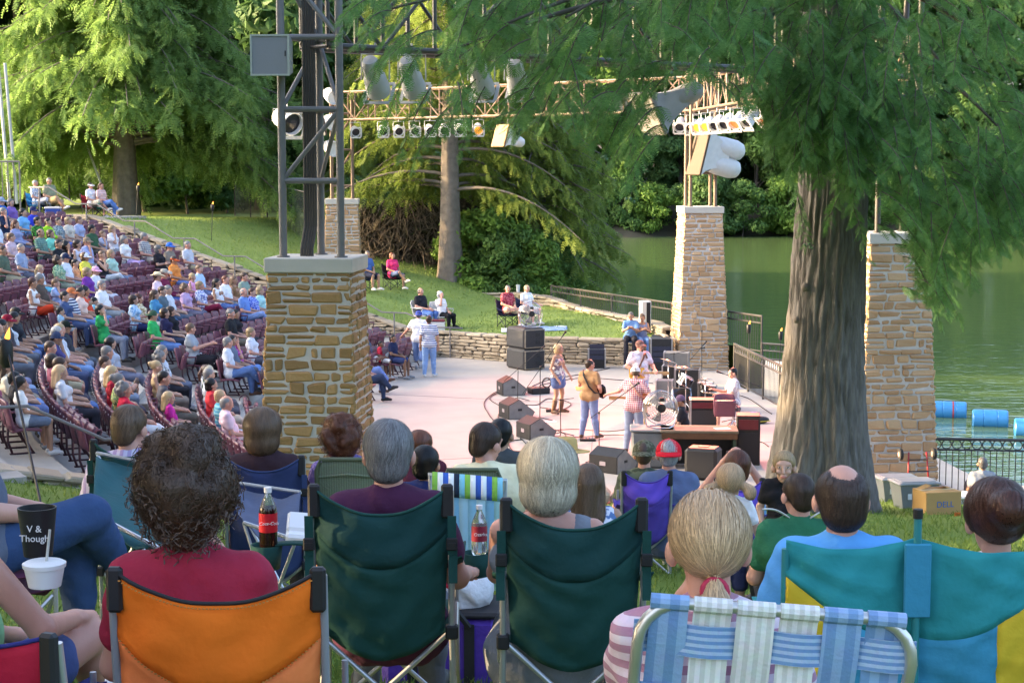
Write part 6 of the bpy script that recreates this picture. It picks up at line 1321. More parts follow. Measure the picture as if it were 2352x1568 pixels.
def guitar(t, M, body, pale=False, elec=True):
    m = mat('guitar_body', body, .25, .15, 5, coat=.5); b = MB(); out = [(.0, -.2), (.12, -.19), (.17, -.12), (.155, -.03), (.11, .04), (.125, .12), (.10, .19), (.03, .21)] if not elec else [(0, -.18), (.1, -.175), (.155, -.1), (.14, 0), (.11, .06), (.13, .14), (.10, .20), (.06, .14), (.03, .12)]
    po = [(x, y) for x, y in out]+[(-x, y) for x, y in out[::-1] if x > 0]; d = .045 if elec else .095; b.prism(po, -d/2, d/2, M); b.build('body', m, t); b = MB(); b.T = M; b.box((0, .38, d*.3), (.05, .46, .024), None, .006); b.build('neck', mat('maple', (.50, .30, .12), .4, .15, 6), t); b = MB(); b.T = M; b.box((.01, .68, d*.3-.005), (.075, .16, .016), None, .005); [b.box((.055, .63+.028*i, d*.3-.005), (.03, .01, .01)) for i in range(5)]; b.build('headstock', mat('maple', (.50, .30, .12), .4, .15, 6), t)
    b = MB(); b.T = M; b.box((.02, -.02, d/2+.003), (.12, .16, .006), None, .002) if elec else b.lathe([(.001, .002), (.05, .002)], 16, (0, .02, d/2)); b.build('pickguard', WHITEM if pale else BLACKM, t); b = MB(); b.T = M; b.box((0, -.1, d/2+.01), (.08, .03, .016)); b.build('bridge', BLACKM, t)
guitar(t, Matrix.Translation((0, 0, .32))@Matrix.Rotation(R(80), 4, 'X'), (.20, .07, .02), elec=False); b = MB(); [b.tube([(sx*.12, -.06, .06), (sx*.14, -.2, .01)], .012, 6) or b.tube([(sx*.12, -.06, .06), (0, .12, .5)], .01, 6) for sx in (-1, 1)]; b.build('stand', GEAR, t)

# ---------------------------------------------------------------- the band
JEAN = cloth('8796bc', 'noise', '66759c', 9)
def fy(d): return math.atan2(-d[0], d[1])
def on_stage(feet, J, s=1.0, **k):
    fg = figure(None, J, s, k.pop('fem', 0), k.pop('fat', .03), k.pop('top', 's'), k.pop('low', 'p'), .0125, 1); p = W(*feet, z=0); p.z = .01; return place(fg, p, fy(k.pop('face')), k.pop('label'), dens=260, **k), p
J = stand(hip=(.02, 0, .93), knL=(-.13, .05, .5), anL=(-.17, .0, .085), anR=(.15, -.04, .085), elL=(-.30, .0, 1.14), haL=(-.33, .15, .92), elR=(.24, -.06, 1.12), haR=(.22, .12, .88), hd=(12, 2))
o, sp_ = on_stage((1281, 951), J, .96, fem=1, top='b', low='k', face=(.85, -.5), label='blonde singer in strapless patterned top, denim skirt and brown cowboy boots holding a tambourine', skin='t', shirt=cloth('e6e2d8', 'blotch', '8a7f88', 16), low_=None) if 0 else (None, None)
fg = figure(None, J, .97, 1, -.02, 'b', 'k', .0125, 1); sp_ = W(1281, 951, z=0)+V(0, 0, .01); o = place(fg, sp_, fy((.85, -.5)), 'blonde singer in strapless patterned top, denim skirt and brown boots', 't', cloth('d8d2c6', 'blotch', '7a6f7c', 15), cloth('5d6f9c'), 'bob', 'blond', shoe='b', dens=260, cat='singer')
b = MB(); BJ = fg['J']; up_ = BJ['chest']*.97
b.lathe([(.135, 1.20), (.142, 1.26), (.135, 1.31)], 24); b.T = None; c = b.build('bodice_band', cloth('22201f', 'check', 'b8b0a0', 40), o, True); c.scale = (1.08*.97, .88*.97, .97)
for n in 'LR':
    a_ = BJ['an'+n]*.97; k_ = BJ['kn'+n]*.97; b = MB(); tp = a_+(k_-a_)*.62; b.tube([tp, a_+(k_-a_)*.3, a_+A(0, -.005, 0), a_+A(0, 0, -.045)], [.062, .056, .046, .048], 14); b.build('boot_shaft', mat('tan_leather', (.16, .075, .035), .6, .25, 12), o, True)
tb = thing('tambourine', 'black tambourine in the singer\'s lowered right hand', 'tambourine', sp_+V(-.26, .0, .74), R(20)); b = MB(); b.tube([(.11*math.cos(a), 0, .11*math.sin(a)) for a in np.linspace(0, 6.283, 25)[:-1]], .018, 6, closed=True); b.build('hoop', BLACKM, tb, True); b = MB(); [b.lathe([(.02, -.004), (.02, .004)], 8, (.11*math.cos(a), 0, .11*math.sin(a)), (0, a, 0)) for a in np.linspace(0, 6.283, 9)[:-1]]; b.build('jingles', CHROME, tb)
# bass player, seen from behind
J = stand(elL=(-.27, .10, 1.14), haL=(-.38, .34, 1.16), elR=(.27, -.06, 1.13), haR=(.20, .17, 1.0), anL=(-.17, -.02, .085), anR=(.17, .04, .085), hd=(-38, -4)); fg = figure(None, J, 1.0, 0, .06, 's', 'p', .0125, 1); p = W(1353, 1008, z=0)+V(0, 0, .01); rz = fy((.45, .9))
o = place(fg, p, rz, 'bass player in tan tee and pale jeans seen from behind', 'r', cloth('a8845f'), JEAN, 'crop', 'brown', shoe='b', dens=260, cat='musician'); gt = thing('bass_guitar', 'black electric bass slung on the player in the tan tee', 'guitar', p, rz); guitar(gt, Matrix.Translation((.16, .19, 1.02))@Matrix.Rotation(R(68), 4, 'Z')@Matrix.Rotation(R(80), 4, 'Y'), (.01, .01, .012))
b = MB(); b.tube([(-.13, .10, 1.42), (-.14, 0, 1.475), (-.08, -.13, 1.38), (.06, -.16, 1.15), (.17, -.11, 1.02), (.2, .08, .98)], .018, 6); b.build('strap', GEAR, gt, True)
# plaid guitarist, seen from behind
J = stand(chest=(0, .03, 1.27), neck=(0, .06, 1.45), head=(.0, .12, 1.585), shL=(-.165, .05, 1.385), shR=(.165, .03, 1.385), elL=(-.34, .12, 1.20), haL=(-.56, .22, 1.13), elR=(.34, -.03, 1.16), haR=(.14, .22, 1.06), anL=(-.14, -.05, .085), anR=(.16, .06, .085), hd=(14, -18)); fg = figure(None, J, 1.03, 0, .05, 's', 'p', .0125, 1); p = W(1455, 1040, z=0)+V(0, 0, .01); rz = fy((.30, .95))
o = place(fg, p, rz, 'guitarist in red plaid shirt and white cap seen from behind', 'r', cloth('eee4e2', 'check', 'b0566a', 24), cloth('98a2b8', 'noise', '7684a0', 9), 'crop', 'lbrown', 'cap', cloth('f0e6e4'), shoe='b', dens=260, cat='musician'); gt = thing('electric_guitar', 'pale necked electric guitar held by the plaid shirted man', 'guitar', p, rz); guitar(gt, Matrix.Translation((.16, .26, 1.08))@Matrix.Rotation(R(88), 4, 'Z')@Matrix.Rotation(R(80), 4, 'Y'), (.4, .25, .1)); b = MB(); b.tube([(-.12, .2, 1.42), (-.13, .04, 1.48), (-.02, -.10, 1.40), (.14, -.09, 1.2), (.2, .12, 1.1)], .024, 6); b.build('strap', cloth('d8a090'), gt, True)
# guitarist facing the camera
J = stand(elL=(-.29, .04, 1.14), haL=(-.27, .28, 1.07), elR=(.28, -.02, 1.14), haR=(.08, .22, 1.02), hd=(24, -2)); fg = figure(None, J, 1.05, 0, .16, 's', 'p', .0125, 1); p = W(1468, 958, z=0)+V(0, 0, .01); rz = fy((.22, -.95))
o = place(fg, p, rz, 'stocky guitarist in white tee, flat cap and sunglasses facing the camera', 'r', cloth('ece6ee', 'blotch', 'c9bcc8', 9), cloth('a9b4d0'), 'crop', 'brown', 'cap', cloth('8c6a60', 'check', '6a4a44', 60), shoe='k', dens=200, cat='musician')
b = MB(); H = fg['J']['head']*1.05; M = Matrix.Translation(H)@Euler(hrot(fg['J']['hd'])).to_matrix().to_4x4(); b.T = M; b.box((-.034, .102, .016), (.052, .012, .034), None, .004); b.box((.034, .102, .016), (.052, .012, .034), None, .004); b.box((0, .104, .02), (.03, .008, .008)); [b.box((sx*.072, .05, .02), (.006, .11, .008)) for sx in (-1, 1)]; b.build('sunglasses', BLACKM, o); b = MB(); b.T = M; b.ell((0, .085, -.1), (.03, .028, .03)); b.build('goatee', hairm('brown'), o, True)
gt = thing('electric_guitar', 'yellow electric guitar played by the man in sunglasses', 'guitar', p, rz); guitar(gt, Matrix.Translation((.14, .24, 1.06))@Matrix.Rotation(R(83), 4, 'Z')@Matrix.Rotation(R(78), 4, 'Y')@Matrix.Rotation(R(0), 4, 'Z'), (.62, .33, .03)); b = MB(); b.tube([(-.13, .17, 1.40), (-.12, 0, 1.53), (-.02, -.14, 1.40), (.2, -.1, 1.15), (.24, .15, 1.05)], .022, 6); b.tube([(-.12, .0, 1.53), (-.04, .17, 1.40), (.1, .22, 1.14)], .022, 6); b.build('strap', mat('brown_leather', (.12, .05, .03), .6, .2), gt, True)
# drummer and the man behind the desk
J = sit(.50, .02, 'w', 'lap', (10, -6), 1.0); J['elL'] = J['shL']+A(-.07, .13, -.26); J['haL'] = J['shL']+A(.02, .38, -.25); J['elR'] = J['shR']+A(.07, .12, -.26); J['haR'] = J['shR']+A(-.02, .40, -.18); fg = figure(None, J, 1.0, 0, .05, 's', 's', .0125, 1); p = st+V(0, 0, .0)
o = place(fg, p, fy((-.97, -.2)), 'drummer in striped white shirt and khaki shorts on the stool', 'r', cloth('eae2e0', 'vstripe', 'c2b4b8', 22), cloth('a89a88'), 'crop', 'dark', shoe='w', dens=260, cat='musician')
for n, dz in (('L', .05), ('R', .22)):
    a_ = fg['J']['ha'+n]; b = MB(); b.tube([a_+A(0, .02, 0), a_+A(.02, .38, dz)], .008, 6); s2 = b.build('drumstick', mat('hickory', (.5, .33, .17), .5, .1), None, True, p, (0, 0, fy((-.97, -.2)))); tag(s2, 'wooden drumstick in the drummer\'s %s hand' % ('left' if n == 'L' else 'raised right'), 'drumstick')
J = sit(.28, -.12, 'n', 'lap', (0, -14)); fg = figure(None, J, 1.0, 0, .04, 's', 'p', .0125, 1); p = W(1572, 935, Y=35.4); p.z = .02
place(fg, p, fy((-.95, .1)), 'man in black tee and plum cap bending behind the desk', 't', cloth('2a2a30'), cloth('3c3c44'), 'crop', 'brown', 'cap', cloth('6c5870'), shoe='k', cat='stagehand'); t = thing('crate_seat', 'low black crate the man with plum cap sits on', 'crate', (p.x, p.y, 0)); b = MB(); b.box((0, 0, .14), (.4, .4, .28), None, .01); b.build('shell', GEAR, t); b = MB(); b.box((0, -.203, .14), (.3, .008, .12)); b.build('panel', DKFR, t)
# walkers
J = stand(elL=(-.34, .10, 1.16), haL=(-.52, .26, .98), knR=(.10, -.02, .49), anR=(.10, -.30, .16), knL=(-.1, .1, .5), anL=(-.10, .12, .085), hd=(10, 0)); fg = figure(None, J, 1.0, 0, .1, 's', 'c', .0145, 1); p = W(962, 850, z=0)+V(0, 0, .0); place(fg, p, fy((.15, .98)), 'walking man in white tee, denim shorts and blue cap reaching for the rail', 'r', cloth('f0eef2'), cloth('7388b4'), 'crop', 'grey', 'capback', cloth('3c4c9a'), shoe='g', dens=200)
J = stand(knR=(.11, .06, .5), anR=(.12, .08, .085), anL=(-.12, -.12, .10), knL=(-.11, .0, .49), elL=(-.23, -.06, 1.11), elR=(.24, .0, 1.11)); fg = figure(None, J, 1.0, 0, .04, 's', 'p', .0145, 1); p = W(986, 866, z=0); place(fg, p, fy((.05, 1)), 'walking man in navy and white striped shirt and jeans from behind', 't', cloth('eceff4', 'hstripe', '46568e', 17), cloth('7f9cc8'), 'short', 'brown', shoe='w', dens=200)
# the last people of the front row, right of the ochre pillar
for (px_, py_, sc, J, sk, sh, lw, lt, hr, hc, sho, lab) in ((905, 795, .86, sit(.45/.86, .12, 'n', 'lap', (-14, 0)), 'b', '232a4a', '33406a', 's', 'crop', 'black', 'g', 'boy in navy polo with yellow trim and navy shorts'), (877, 812, .66, sit(.45/.66, .15, 'n', 'lap', (-10, 0)), 'b', 'd8384c', 'e2e0dc', 's', 'crop', 'dark', 'w', 'small boy in red shirt between the man and the navy boy'), (848, 800, 1.0, sit(.45, .3, 'f', 'lap', (-6, 0)), 'b', '5a6478', 'e6e4de', 's', 'short', 'black', 'w', 'man in slate tee and white shorts with his ankle on his knee'), (834, 850, 1.0, sit(.45, .25, 'x', 'lap', (0, 0)), 'l', '8a90b0', '6f86c0', 'p', 'short', 'brown', 'b', 'man in jeans and brown boots mostly behind the ochre pillar'), (838, 882, 1.0, sit(.45, .2, 'x', 'lap', (0, 0)), 'l', 'e0a0a0', '33405c', 'p', 'short', 'grey', 'k', 'person in dark trousers and black shoes behind the ochre pillar')):
    J['hsz'] = 1.18 if sc < .7 else 1.08 if sc < .9 else 1.0; hh = J['head'][2]*sc; Y = 47.6 if py_ < 830 else 44.5-.05*(py_-850); p = W(px_, py_, Y=Y); p.z = 0; rz = fy((BC[0]-p.x, BC[1]-p.y-4)); fg = figure(None, J, sc, 0, .04, 's', lt, .0145, 1, int(sc < .9)); place(fg, p+V(0, 0, .01), rz, lab, sk, cloth(sh), cloth(lw), hr, hc, shoe=sho, dens=160, group='last people of the front row')
    seat(p, rz, False, 'maroon seat under the '+short(lab, 9))
for px_, py_ in ((921, 838), (936, 833)): p = W(px_, py_, z=0); seat(p+V(0, 0, 0), fy((BC[0]-p.x, BC[1]-p.y-4)), True, 'empty maroon seat at the front row end, %s' % ('nearer the navy boy' if px_ < 930 else 'nearest the walkers'))
# ---------------------------------------------------------------- people on the far grass
NAVY = FAB('2a3358'); 
def lounge(px_, py_, Y, J, face, chair, sk, sh, lw, lt, hr, hc, lab, clab, sc=1.0, fem=0, top='s', hat=None, hm=None, sho='w', fat=.05, zf=far_lawn, lo=0):
    hz_ = J['head'][2]*sc; p = W(px_, py_, Y=Y); p.z = zf(p.x, p.y)+.0-lo; rz = fy(face); fg = figure(None, J, sc, fem, fat, top, lt, .015, 1); place(fg, p+V(0, 0, .01), rz, lab, sk, sh, lw, hr, hc, hat, hm, sho, dens=160)
    if chair: camp_chair(p+V(0, 0, 0), rz, clab, chair, chair, DKFR, w=.56, zt=.86, zs=.40, straps=False)
    return p
lounge(843, 632, 57.5, sit(.42, .0, 'n', 'lap', (-20, 0)), (.7, -.7), FAB('2c3350'), 't', cloth('4f6ea8'), cloth('2c3044'), 's', 'crop', 'grey', 'grey haired man in blue polo and navy shorts on the grass', 'dark camp chair under the man in the blue polo')
lounge(904, 634, 58.5, sit(.42, .2, 'x', 'lap', (0, 0)), (.6, -.8), FAB('1f2a2a'), 't', cloth('e83c74'), cloth('4a5a80'), 's', 'bob', 'red', 'woman in hot pink top with crossed bare legs on the grass', 'black camp chair under the woman in hot pink', .95, 1)
for px_, py_, lab, hr, hc, sh, lw, clab in ((972, 684, 'bald bearded man in black tee and jeans in a white lawn chair', 'bald', 'grey', '26262e', '5f80c0', 'white lawn chair under the bearded man in black'), (1015, 680, 'white haired woman in white tee and black trousers shading her face', 'curly', 'white', 'f2eef0', '1c1c22', 'white lawn chair under the white haired woman')):
    J = sit(.36, .3 if 'bald' in lab else .15, 'n', 'lap' if 'bald' in lab else 'face', (0, 0)); p = lounge(px_, py_, 54.6, J, (.75, -.66), None, 'r', cloth(sh), cloth(lw), 'p', hr, hc, lab, '', 1.0 if 'bald' in lab else .93, int('bald' not in lab), 's', sho='b' if 'bald' in lab else 'k', fat=.12); web_chair(p, fy((.75, -.66)), clab, .52, .82, .36, lambda i: WHITEM, WHITEM)
lounge(1168, 681, 54.5, sit(.42, .15, 'f', 'lap', (-20, 0)), (.55, -.83), NAVY, 'r', cloth('8a2438', 'blotch', 'b8606a'), cloth('c4b49a'), 's', 'crop', 'grey', 'grey haired man in dark red printed shirt on the far grass', 'navy camp chair under the man in dark red')
lounge(1213, 683, 54.8, sit(.42, .2, 'n', 'rest', (-30, 0)), (.6, -.8), NAVY, 'r', cloth('f0f0f2'), cloth('d8d4cc'), 's', 'bob', 'ash', 'short haired woman in white top left of the lakeside railing', 'navy camp chair under the woman in white', .95, 1)
lounge(1449, 731, 50.4, sit(.74, -.2, 'n', 'clap', (0, -24)), (-.1, -1), None, 't', cloth('6a90c4'), cloth('2c2c34'), 'p', 'crop', 'salt', 'man in blue tee eating on the wall corner', '', 1.0, zf=lambda x, y: .0)
lounge(1474, 726, 50.5, sit(.74, -.1, 'n', 'clap', (0, -20)), (.15, -1), None, 't', cloth('8090b4'), cloth('6c90c8'), 'p', 'bun', 'lbrown', 'woman in grey blue sleeveless top eating on the wall corner', '', .95, 1, 'n', zf=lambda x, y: .0)
for px_, py_, Y, face, ch, sk, sh, lw, lt, hr, hc, lab, clab, fem, hat in ((85, 428, 59.5, (.9, -.4), FAB('2f8fd0'), 'r', cloth('d8dde4', 'blotch', '8a90a4'), cloth('c4c8d4'), 'c', 'short', 'white', 'white haired woman in printed top on the upper left grass', 'bright blue camp chair on the upper left grass', 1, None), (116, 424, 59.5, (.75, -.66), FAB('23262a'), 't', cloth('8a8f74'), cloth('a08c6a'), 's', 'crop', 'grey', 'heavy man in olive shirt on the upper left grass', 'black camp chair under the man in olive', 0, None), (212, 450, 61, (.85, -.5), FAB('8a2434'), 'r', cloth('ecebf0'), cloth('b4b0a4'), 's', 'short', 'brown', 'person in white top and white visor under the left cypress', 'dark red camp chair under the left cypress', 1, 'visor'), (236, 456, 61, (.85, -.5), FAB('2c7c80'), 'r', cloth('e0a8a4', 'hstripe', 'f0d8d4'), cloth('5f80c0'), 'p', 'pony', 'auburn', 'woman in pink striped top and jeans under the left cypress', 'teal camp chair under the left cypress', 1, None)):
    lounge(px_, py_, Y, sit(.42, .2, 'x', 'lap', (0, 0)), face, ch, sk, sh, lw, lt, hr, hc, lab, clab, .95 if fem else 1.03, fem, 's', hat, cloth('f2f2f4') if hat else None, fat=.2 if 'heavy' in lab else .05)
def cooler(pos, rz, d, body, lid, label):
    t = thing('cooler_box', label, 'cooler', pos, rz); b = MB(); b.box((0, 0, d[2]*.42), (d[0], d[1], d[2]*.84), None, .02); b.build('tub', body, t); b = MB(); b.box((0, 0, d[2]*.92), (d[0]*1.05, d[1]*1.05, d[2]*.16), None, .02); b.build('lid', lid, t); b = MB(); b.tube([(-d[0]*.53, 0, d[2]*.6), (-d[0]*.53, -d[1]*.3, d[2]*.95), (d[0]*.53, -d[1]*.3, d[2]*.95), (d[0]*.53, 0, d[2]*.6)], .012, 6); b.build('handle', lid, t)
BLU = mat('cooler_blue', (.03, .07, .32), .5, .1); p = W(122, 475, Y=59); p.z = far_lawn(p.x, p.y); cooler(p, 0, (.5, .3, .35), BLU, WHITEM, 'blue cooler on the upper left grass'); p = W(1003, 735, Y=53.8); p.z = far_lawn(p.x, p.y); cooler(p, 0, (.5, .35, .38), WHITEM, mat('cooler_maroon', (.15, .02, .03), .5, .1), 'white cooler with maroon lid beside the white haired woman')
def bowl_z(p): return max(0, int((math.hypot(p.x-BC[0], p.y-BC[1])-ROW0+.38)/ROWD))*ROWZ
for (px_, py_, lab) in ((149, 865, 'blue cooler with white lid on the middle aisle'), (152, 905, 'second blue cooler with white lid nearer the camera')): 
    p = W(px_, py_, z=.9); p.z = bowl_z(p); cooler(p, R(20), (.42, .32, .42), BLU, WHITEM, lab)
for (px_, py_, lab) in ((1192, 738, 'white blanket spread under the navy chairs'), (1262, 748, 'blue and white blanket spread right of the round fan')):
    p = W(px_, py_, Y=53.6); z = far_lawn(p.x, p.y); b = MB(); b.grid(lambda u, v: ((u-.5)*1.1, (v-.5)*.9, far_lawn(p.x+(u-.5)*1.1, p.y+(v-.5)*.9)-z+.03+.012*math.sin(u*14)*math.sin(v*11)), 16, 12, .01); tag(b.build('blanket', cloth('dfe4f0', 'hstripe', '8aa4d0', 9) if 'blue' in lab else cloth('e8e8ee'), None, True, (p.x, p.y, z)), lab, 'blanket')
t = thing('paper_cup', 'white paper cup standing on the low wall between the navy chairs', 'cup', W(1190, 672, Y=60.9)); b = MB(); b.lathe([(.05, 0), (.07, .26)], 14); b.build('cup', WHITEM, t, True); b = MB(); b.lathe([(.075, .26), (.075, .275), (.001, .28)], 14); b.build('lid', WHITEM, t)
p = W(560, 873, z=1); p.z = bowl_z(p); t = thing('handbag', 'dark red handbag on the floor below the striped magenta woman', 'handbag', p, R(30)); b = MB(); b.box((0, 0, .14), (.34, .14, .26), None, .05); b.build('bag', mat('red_leather', (.09, .012, .018), .4, .2), t); b = MB(); b.tube([(.12*math.cos(a), 0, .26+.13*math.sin(a)) for a in np.linspace(0, math.pi, 9)], .009, 6); b.build('strap', mat('red_leather', (.09, .012, .018), .4, .2), t)
# blue barrels floating on the lake
BARB = mat('barrel_blue', (.05, .25, .55), .35, .1, 5)
for i, (px_, py_, lab) in enumerate(((2180, 944, 'blue floating barrel with red band nearest the right hand pillar'), (2274, 964, 'second blue floating barrel, plain, right of the banded one'), (2372, 985, 'blue floating barrel cut by the right edge'))):
    p = W(px_, py_, z=-.95); t = thing('floating_barrel', lab, 'barrel', p, R(-12), 'blue barrels on the lake'); b = MB(); b.lathe([(.001, -.46), (.25, -.46), (.275, -.43), (.28, -.2), (.27, -.19), (.27, -.17), (.28, -.16), (.28, .16), (.27, .17), (.27, .19), (.28, .2), (.275, .43), (.25, .46), (.245, .44), (.001, .44)], 28, (0, 0, 0), (0, math.pi/2, 0)); b.build('drum', BARB, t, ang=35)
    if not i: b = MB(); [b.lathe([(.283, x-.02), (.283, x+.02)], 28, (0, 0, 0), (0, math.pi/2, 0)) for x in (.1,)]; b.build('band', mat('red_band', (.4, .05, .05), .5, .1), t, True)
    b = MB(); b.lathe([(.001, .47), (.03, .47), (.03, .44)], 10, (.0, .12, .1), (0, math.pi/2, 0)); b.build('bung', WHITEM, t)
# ---------------------------------------------------------------- the lawn audience in front of the camera
TEAL = lin('2f8f93'); G1, G2 = FAB('1f4a44', .1), FAB('1c4443', .1)
def sitter(hpx, Y, J0, label, skin, shirt, low, hair, hc, rz=0, s=1.0, fem=0, fat=.04, top='s', lt='p', hat=None, hm=None, dens=2200, vox=.0105, hs=1.03, ground=False, shoe='k', seed=1, hands=1, hd=None, barefoot=False, sh0=None, hsz=1.0):
    """seat a person so that the head stands at photo point hpx and depth Y; returns root, seat height"""
    H = W(*hpx, Y=Y); J = J0(.3); off = Matrix.Rotation(R(rz), 3, 'Z')@V(*(J['head']*s)); p = V(H.x-off.x, H.y-off.y, 0); p.z = lawn(p.x, p.y); sh = max(.06, (H.z-p.z)/s-(J['head'][2]-.3)) if sh0 is None else sh0
    J = J0(sh); J['hsz'] = hsz; fg = figure(None, J, s, fem, fat, top, lt, vox, hands); o = place(fg, p+V(0, 0, .004), R(rz), label, skin, shirt, low, hair, hc, hat, hm, shoe, dens=dens, seed=seed, hs=hs, barefoot=barefoot); return p, sh*s, o, J
def pair(hpx, Y, corners, J0, label, clabel, fab, band, skin, shirt, low, hair, hc, straps=True, frame=CFR, trim=None, crz=0, zs=None, seat2=None, sag=.085, arms=True, **k):
    p, sh, o, J = sitter(hpx, Y, J0, label, skin, shirt, low, hair, hc, **k); a, b_ = W(*corners[0], Y=Y-.24), W(*corners[1], Y=Y-.24); c = (a+b_)/2; q = V(c.x, p.y-.005, 0); q.z = lawn(q.x, q.y)
    camp_chair(q, R(crz), clabel, fab, band, frame, w=(b_-a).length, zt=c.z-q.z, zs=zs or max(.28, sh+.01), straps=straps, trim=trim, seat2=seat2, sag=sag, arms=arms); return p, o, J
OR1, OR2 = FAB('ff8c4c', .06), FAB('ff7d20', .06); BLKT = mat('black_binding', (.015, .014, .016), .7, .3, 60)
_, oc_, _ = pair((440, 1160), 4.75, ((262, 1285), (745, 1305)), lambda sh: sit(sh, .12, 'n', 'chin', (-8, -4)), 'woman with brown curly updo and dark red tee in the orange chair', 'orange folding camp chair with black stitched binding, nearest left', OR1, OR2, 'r', cloth('9c2a40'), cloth('8a8a90'), 'big', 'chestnut', fem=1, fat=.16, dens=5200, hs=1.06, vox=.009, trim=BLKT, frame=mat('grey_tube', (.24, .25, .26), .45, .1, 9), straps=False, arms=False)
[setattr(c, 'scale', (1.14, 1.12, 1.26)) for c in oc_.children if c.name.startswith('hair')]
pair((893, 1046), 6.25, ((715, 1098), (1035, 1122)), lambda sh: sit(sh, .16, 'n', 'rest', (0, 0)), 'grey haired man in navy collared plum polo in the left dark green chair', 'left dark green folding camp chair behind the grey haired man', G1, G2, 'r', cloth('4a2440'), cloth('6b6f78'), 'short', 'salt', dens=4200, hs=1.06, vox=.009, sag=.10, zs=.48)
pair((1258, 1092), 6.05, ((1155, 1132), (1480, 1148)), lambda sh: sit(sh, .14, 'x', 'chinL', (0, 0)), 'silver blonde woman with raised left hand in the right dark green chair', 'right dark green folding camp chair under the silver blonde woman', G1, G2, 'r', cloth('7a7f86'), cloth('55585f'), 'bob', 'silver', fem=1, top='n', lt='s', dens=4600, hs=1.08, vox=.009, sag=.10, shoe='k', zs=.48)
# collar of the polo
# ponytail girl in the webbed chair
p, sh, o, J = sitter((1628, 1262), 3.85, lambda sh: sit(sh, .16, 'n', 'chinL', (0, 2)), 'blonde woman with red hair tie and low ponytail in pink striped top', 'r', cloth('e8d4dc', 'hstripe', 'b98a9c', 26), cloth('9aa4b4'), 'lowpony', 'ash', fem=1, top='s', dens=5200, hs=1.07, vox=.009)
b = MB(); b.tube([(.0235*math.cos(a), -.113+.006*math.sin(a), -.064+.022*math.sin(a)) for a in np.linspace(0, 6.283, 17)[:-1]], .0075, 8, closed=True); c = b.build('hair_tie', mat('red_tie', (.42, .02, .06), .7, .1), o, True, J['head']); c.scale = (1.08,)*3
WB1 = mat('blue_webbing', lin('7298c4'), .55, .06, 24, mode='vstripe', col2=lin('8fb0d6'), bump=.15, bscale=120); WB2 = mat('white_webbing', lin('e6e8e4'), .55, .05, 46, mode='vstripe', col2=lin('cfd2cc'), bump=.15, bscale=120); WB3 = mat('blue_cross_webbing', lin('7096c4'), .55, .05, 66, mode='hstripe', col2=lin('a9c2de'), bump=.15, bscale=120)
a, b_ = W(1402, 1380, Y=3.62), W(2026, 1432, Y=3.62); q = V((a.x+b_.x)/2, p.y+.01, 0); q.z = lawn(q.x, q.y)
wc = web_chair(q, R(-2), 'blue and white woven webbing lawn chair with silver tube frame, lower right', (b_-a).length, (a.z+b_.z)/2-q.z+.01, max(.26, sh-.02), lambda i: WB3 if i < 0 else (WB1, WB2, WB2, WB2, WB1, WB1)[i], mat('alu_tube', (.62, .61, .58), .35, .1, 14, metal=.8)); wc.rotation_euler[1] = R(4.2)
# bald man and auburn woman on the teal double chair
pb_, shb, _, _ = sitter((1932, 1150), 5.75, lambda sh: sit(sh, .12, 'n', 'rest', (0, -2)), 'balding dark haired man in bright sky blue tee on the teal double chair', 'r', cloth('62a8e4'), cloth('5a6270'), 'bald', 'brown', fat=.22, dens=4200, hs=1.06, vox=.009)
sitter((2284, 1200), 5.75, lambda sh: sit(sh, .12, 'n', 'lap', (4, -2)), 'auburn haired woman with pinned up hair in floral white top', 'r', cloth('ece8ec', 'blotch', '9fb89c', 20), cloth('5a6270'), 'bun', 'auburn', fem=1, dens=4600, hs=1.22, vox=.009, seed=3)
t = thing('double_camp_chair', 'teal and yellow double camp chair with a centre post', 'camp chair', (0, 0, 0)); xs = [W(1806, 1240, Y=5.5), W(2102, 1220, Y=5.5), W(2430, 1290, Y=5.5)]; zl = lawn(1.2, 5.7); TL = mat('teal_canvas', TEAL, .8, .1, 7, bump=.25, bscale=26, spec=.2, tl=.08); TL2 = mat('teal_blue_canvas', lin('3d8fae'), .8, .1, 7, bump=.25, bscale=26, spec=.2, tl=.08); YL = mat('yellow_canvas', lin('d2b432'), .8, .1, 7, bump=.25, bscale=26, spec=.2, tl=.08); TEALF = mat('teal_tube', lin('2c7d80'), .4, .1, 9); t.location = (xs[0].x, 5.5, zl)
x0, x1, x2 = 0, xs[1].x-xs[0].x, xs[2].x-xs[0].x; zt = xs[0].z-zl; ztm = xs[1].z-zl-.02; zs = max(.3, shb); hw = x2
def dtop(u): return zt+(ztm-zt)*min(1, u*hw/x1) - .028*math.sin(math.pi*min(1, u*hw/x1)) if u*hw < x1 else ztm-(ztm-zt+.02)*((u*hw-x1)/(x2-x1))-.028*math.sin(math.pi*(u*hw-x1)/(x2-x1))
def dy(u, v): k = (u*hw/x1) % 1 if u*hw < x1 else ((u*hw-x1)/(x2-x1)) % 1; return -.05*math.sin(math.pi*k)*math.sin(math.pi*(.2+.6*v))+wr(u*2.5, v*2.6, .0065)
seam = lambda u: .80-.28*math.sin(math.pi*u)
def dp(u, v): z0 = zs-.08*math.sin(math.pi*u); return (u*hw, dy(u, v), z0+(dtop(u)-z0)*v)
b = MB(); b.grid(lambda u, v: dp(u, seam(u)+(1-seam(u))*v), 40, 9, .006); b.build('upper_band', TL, t, True)
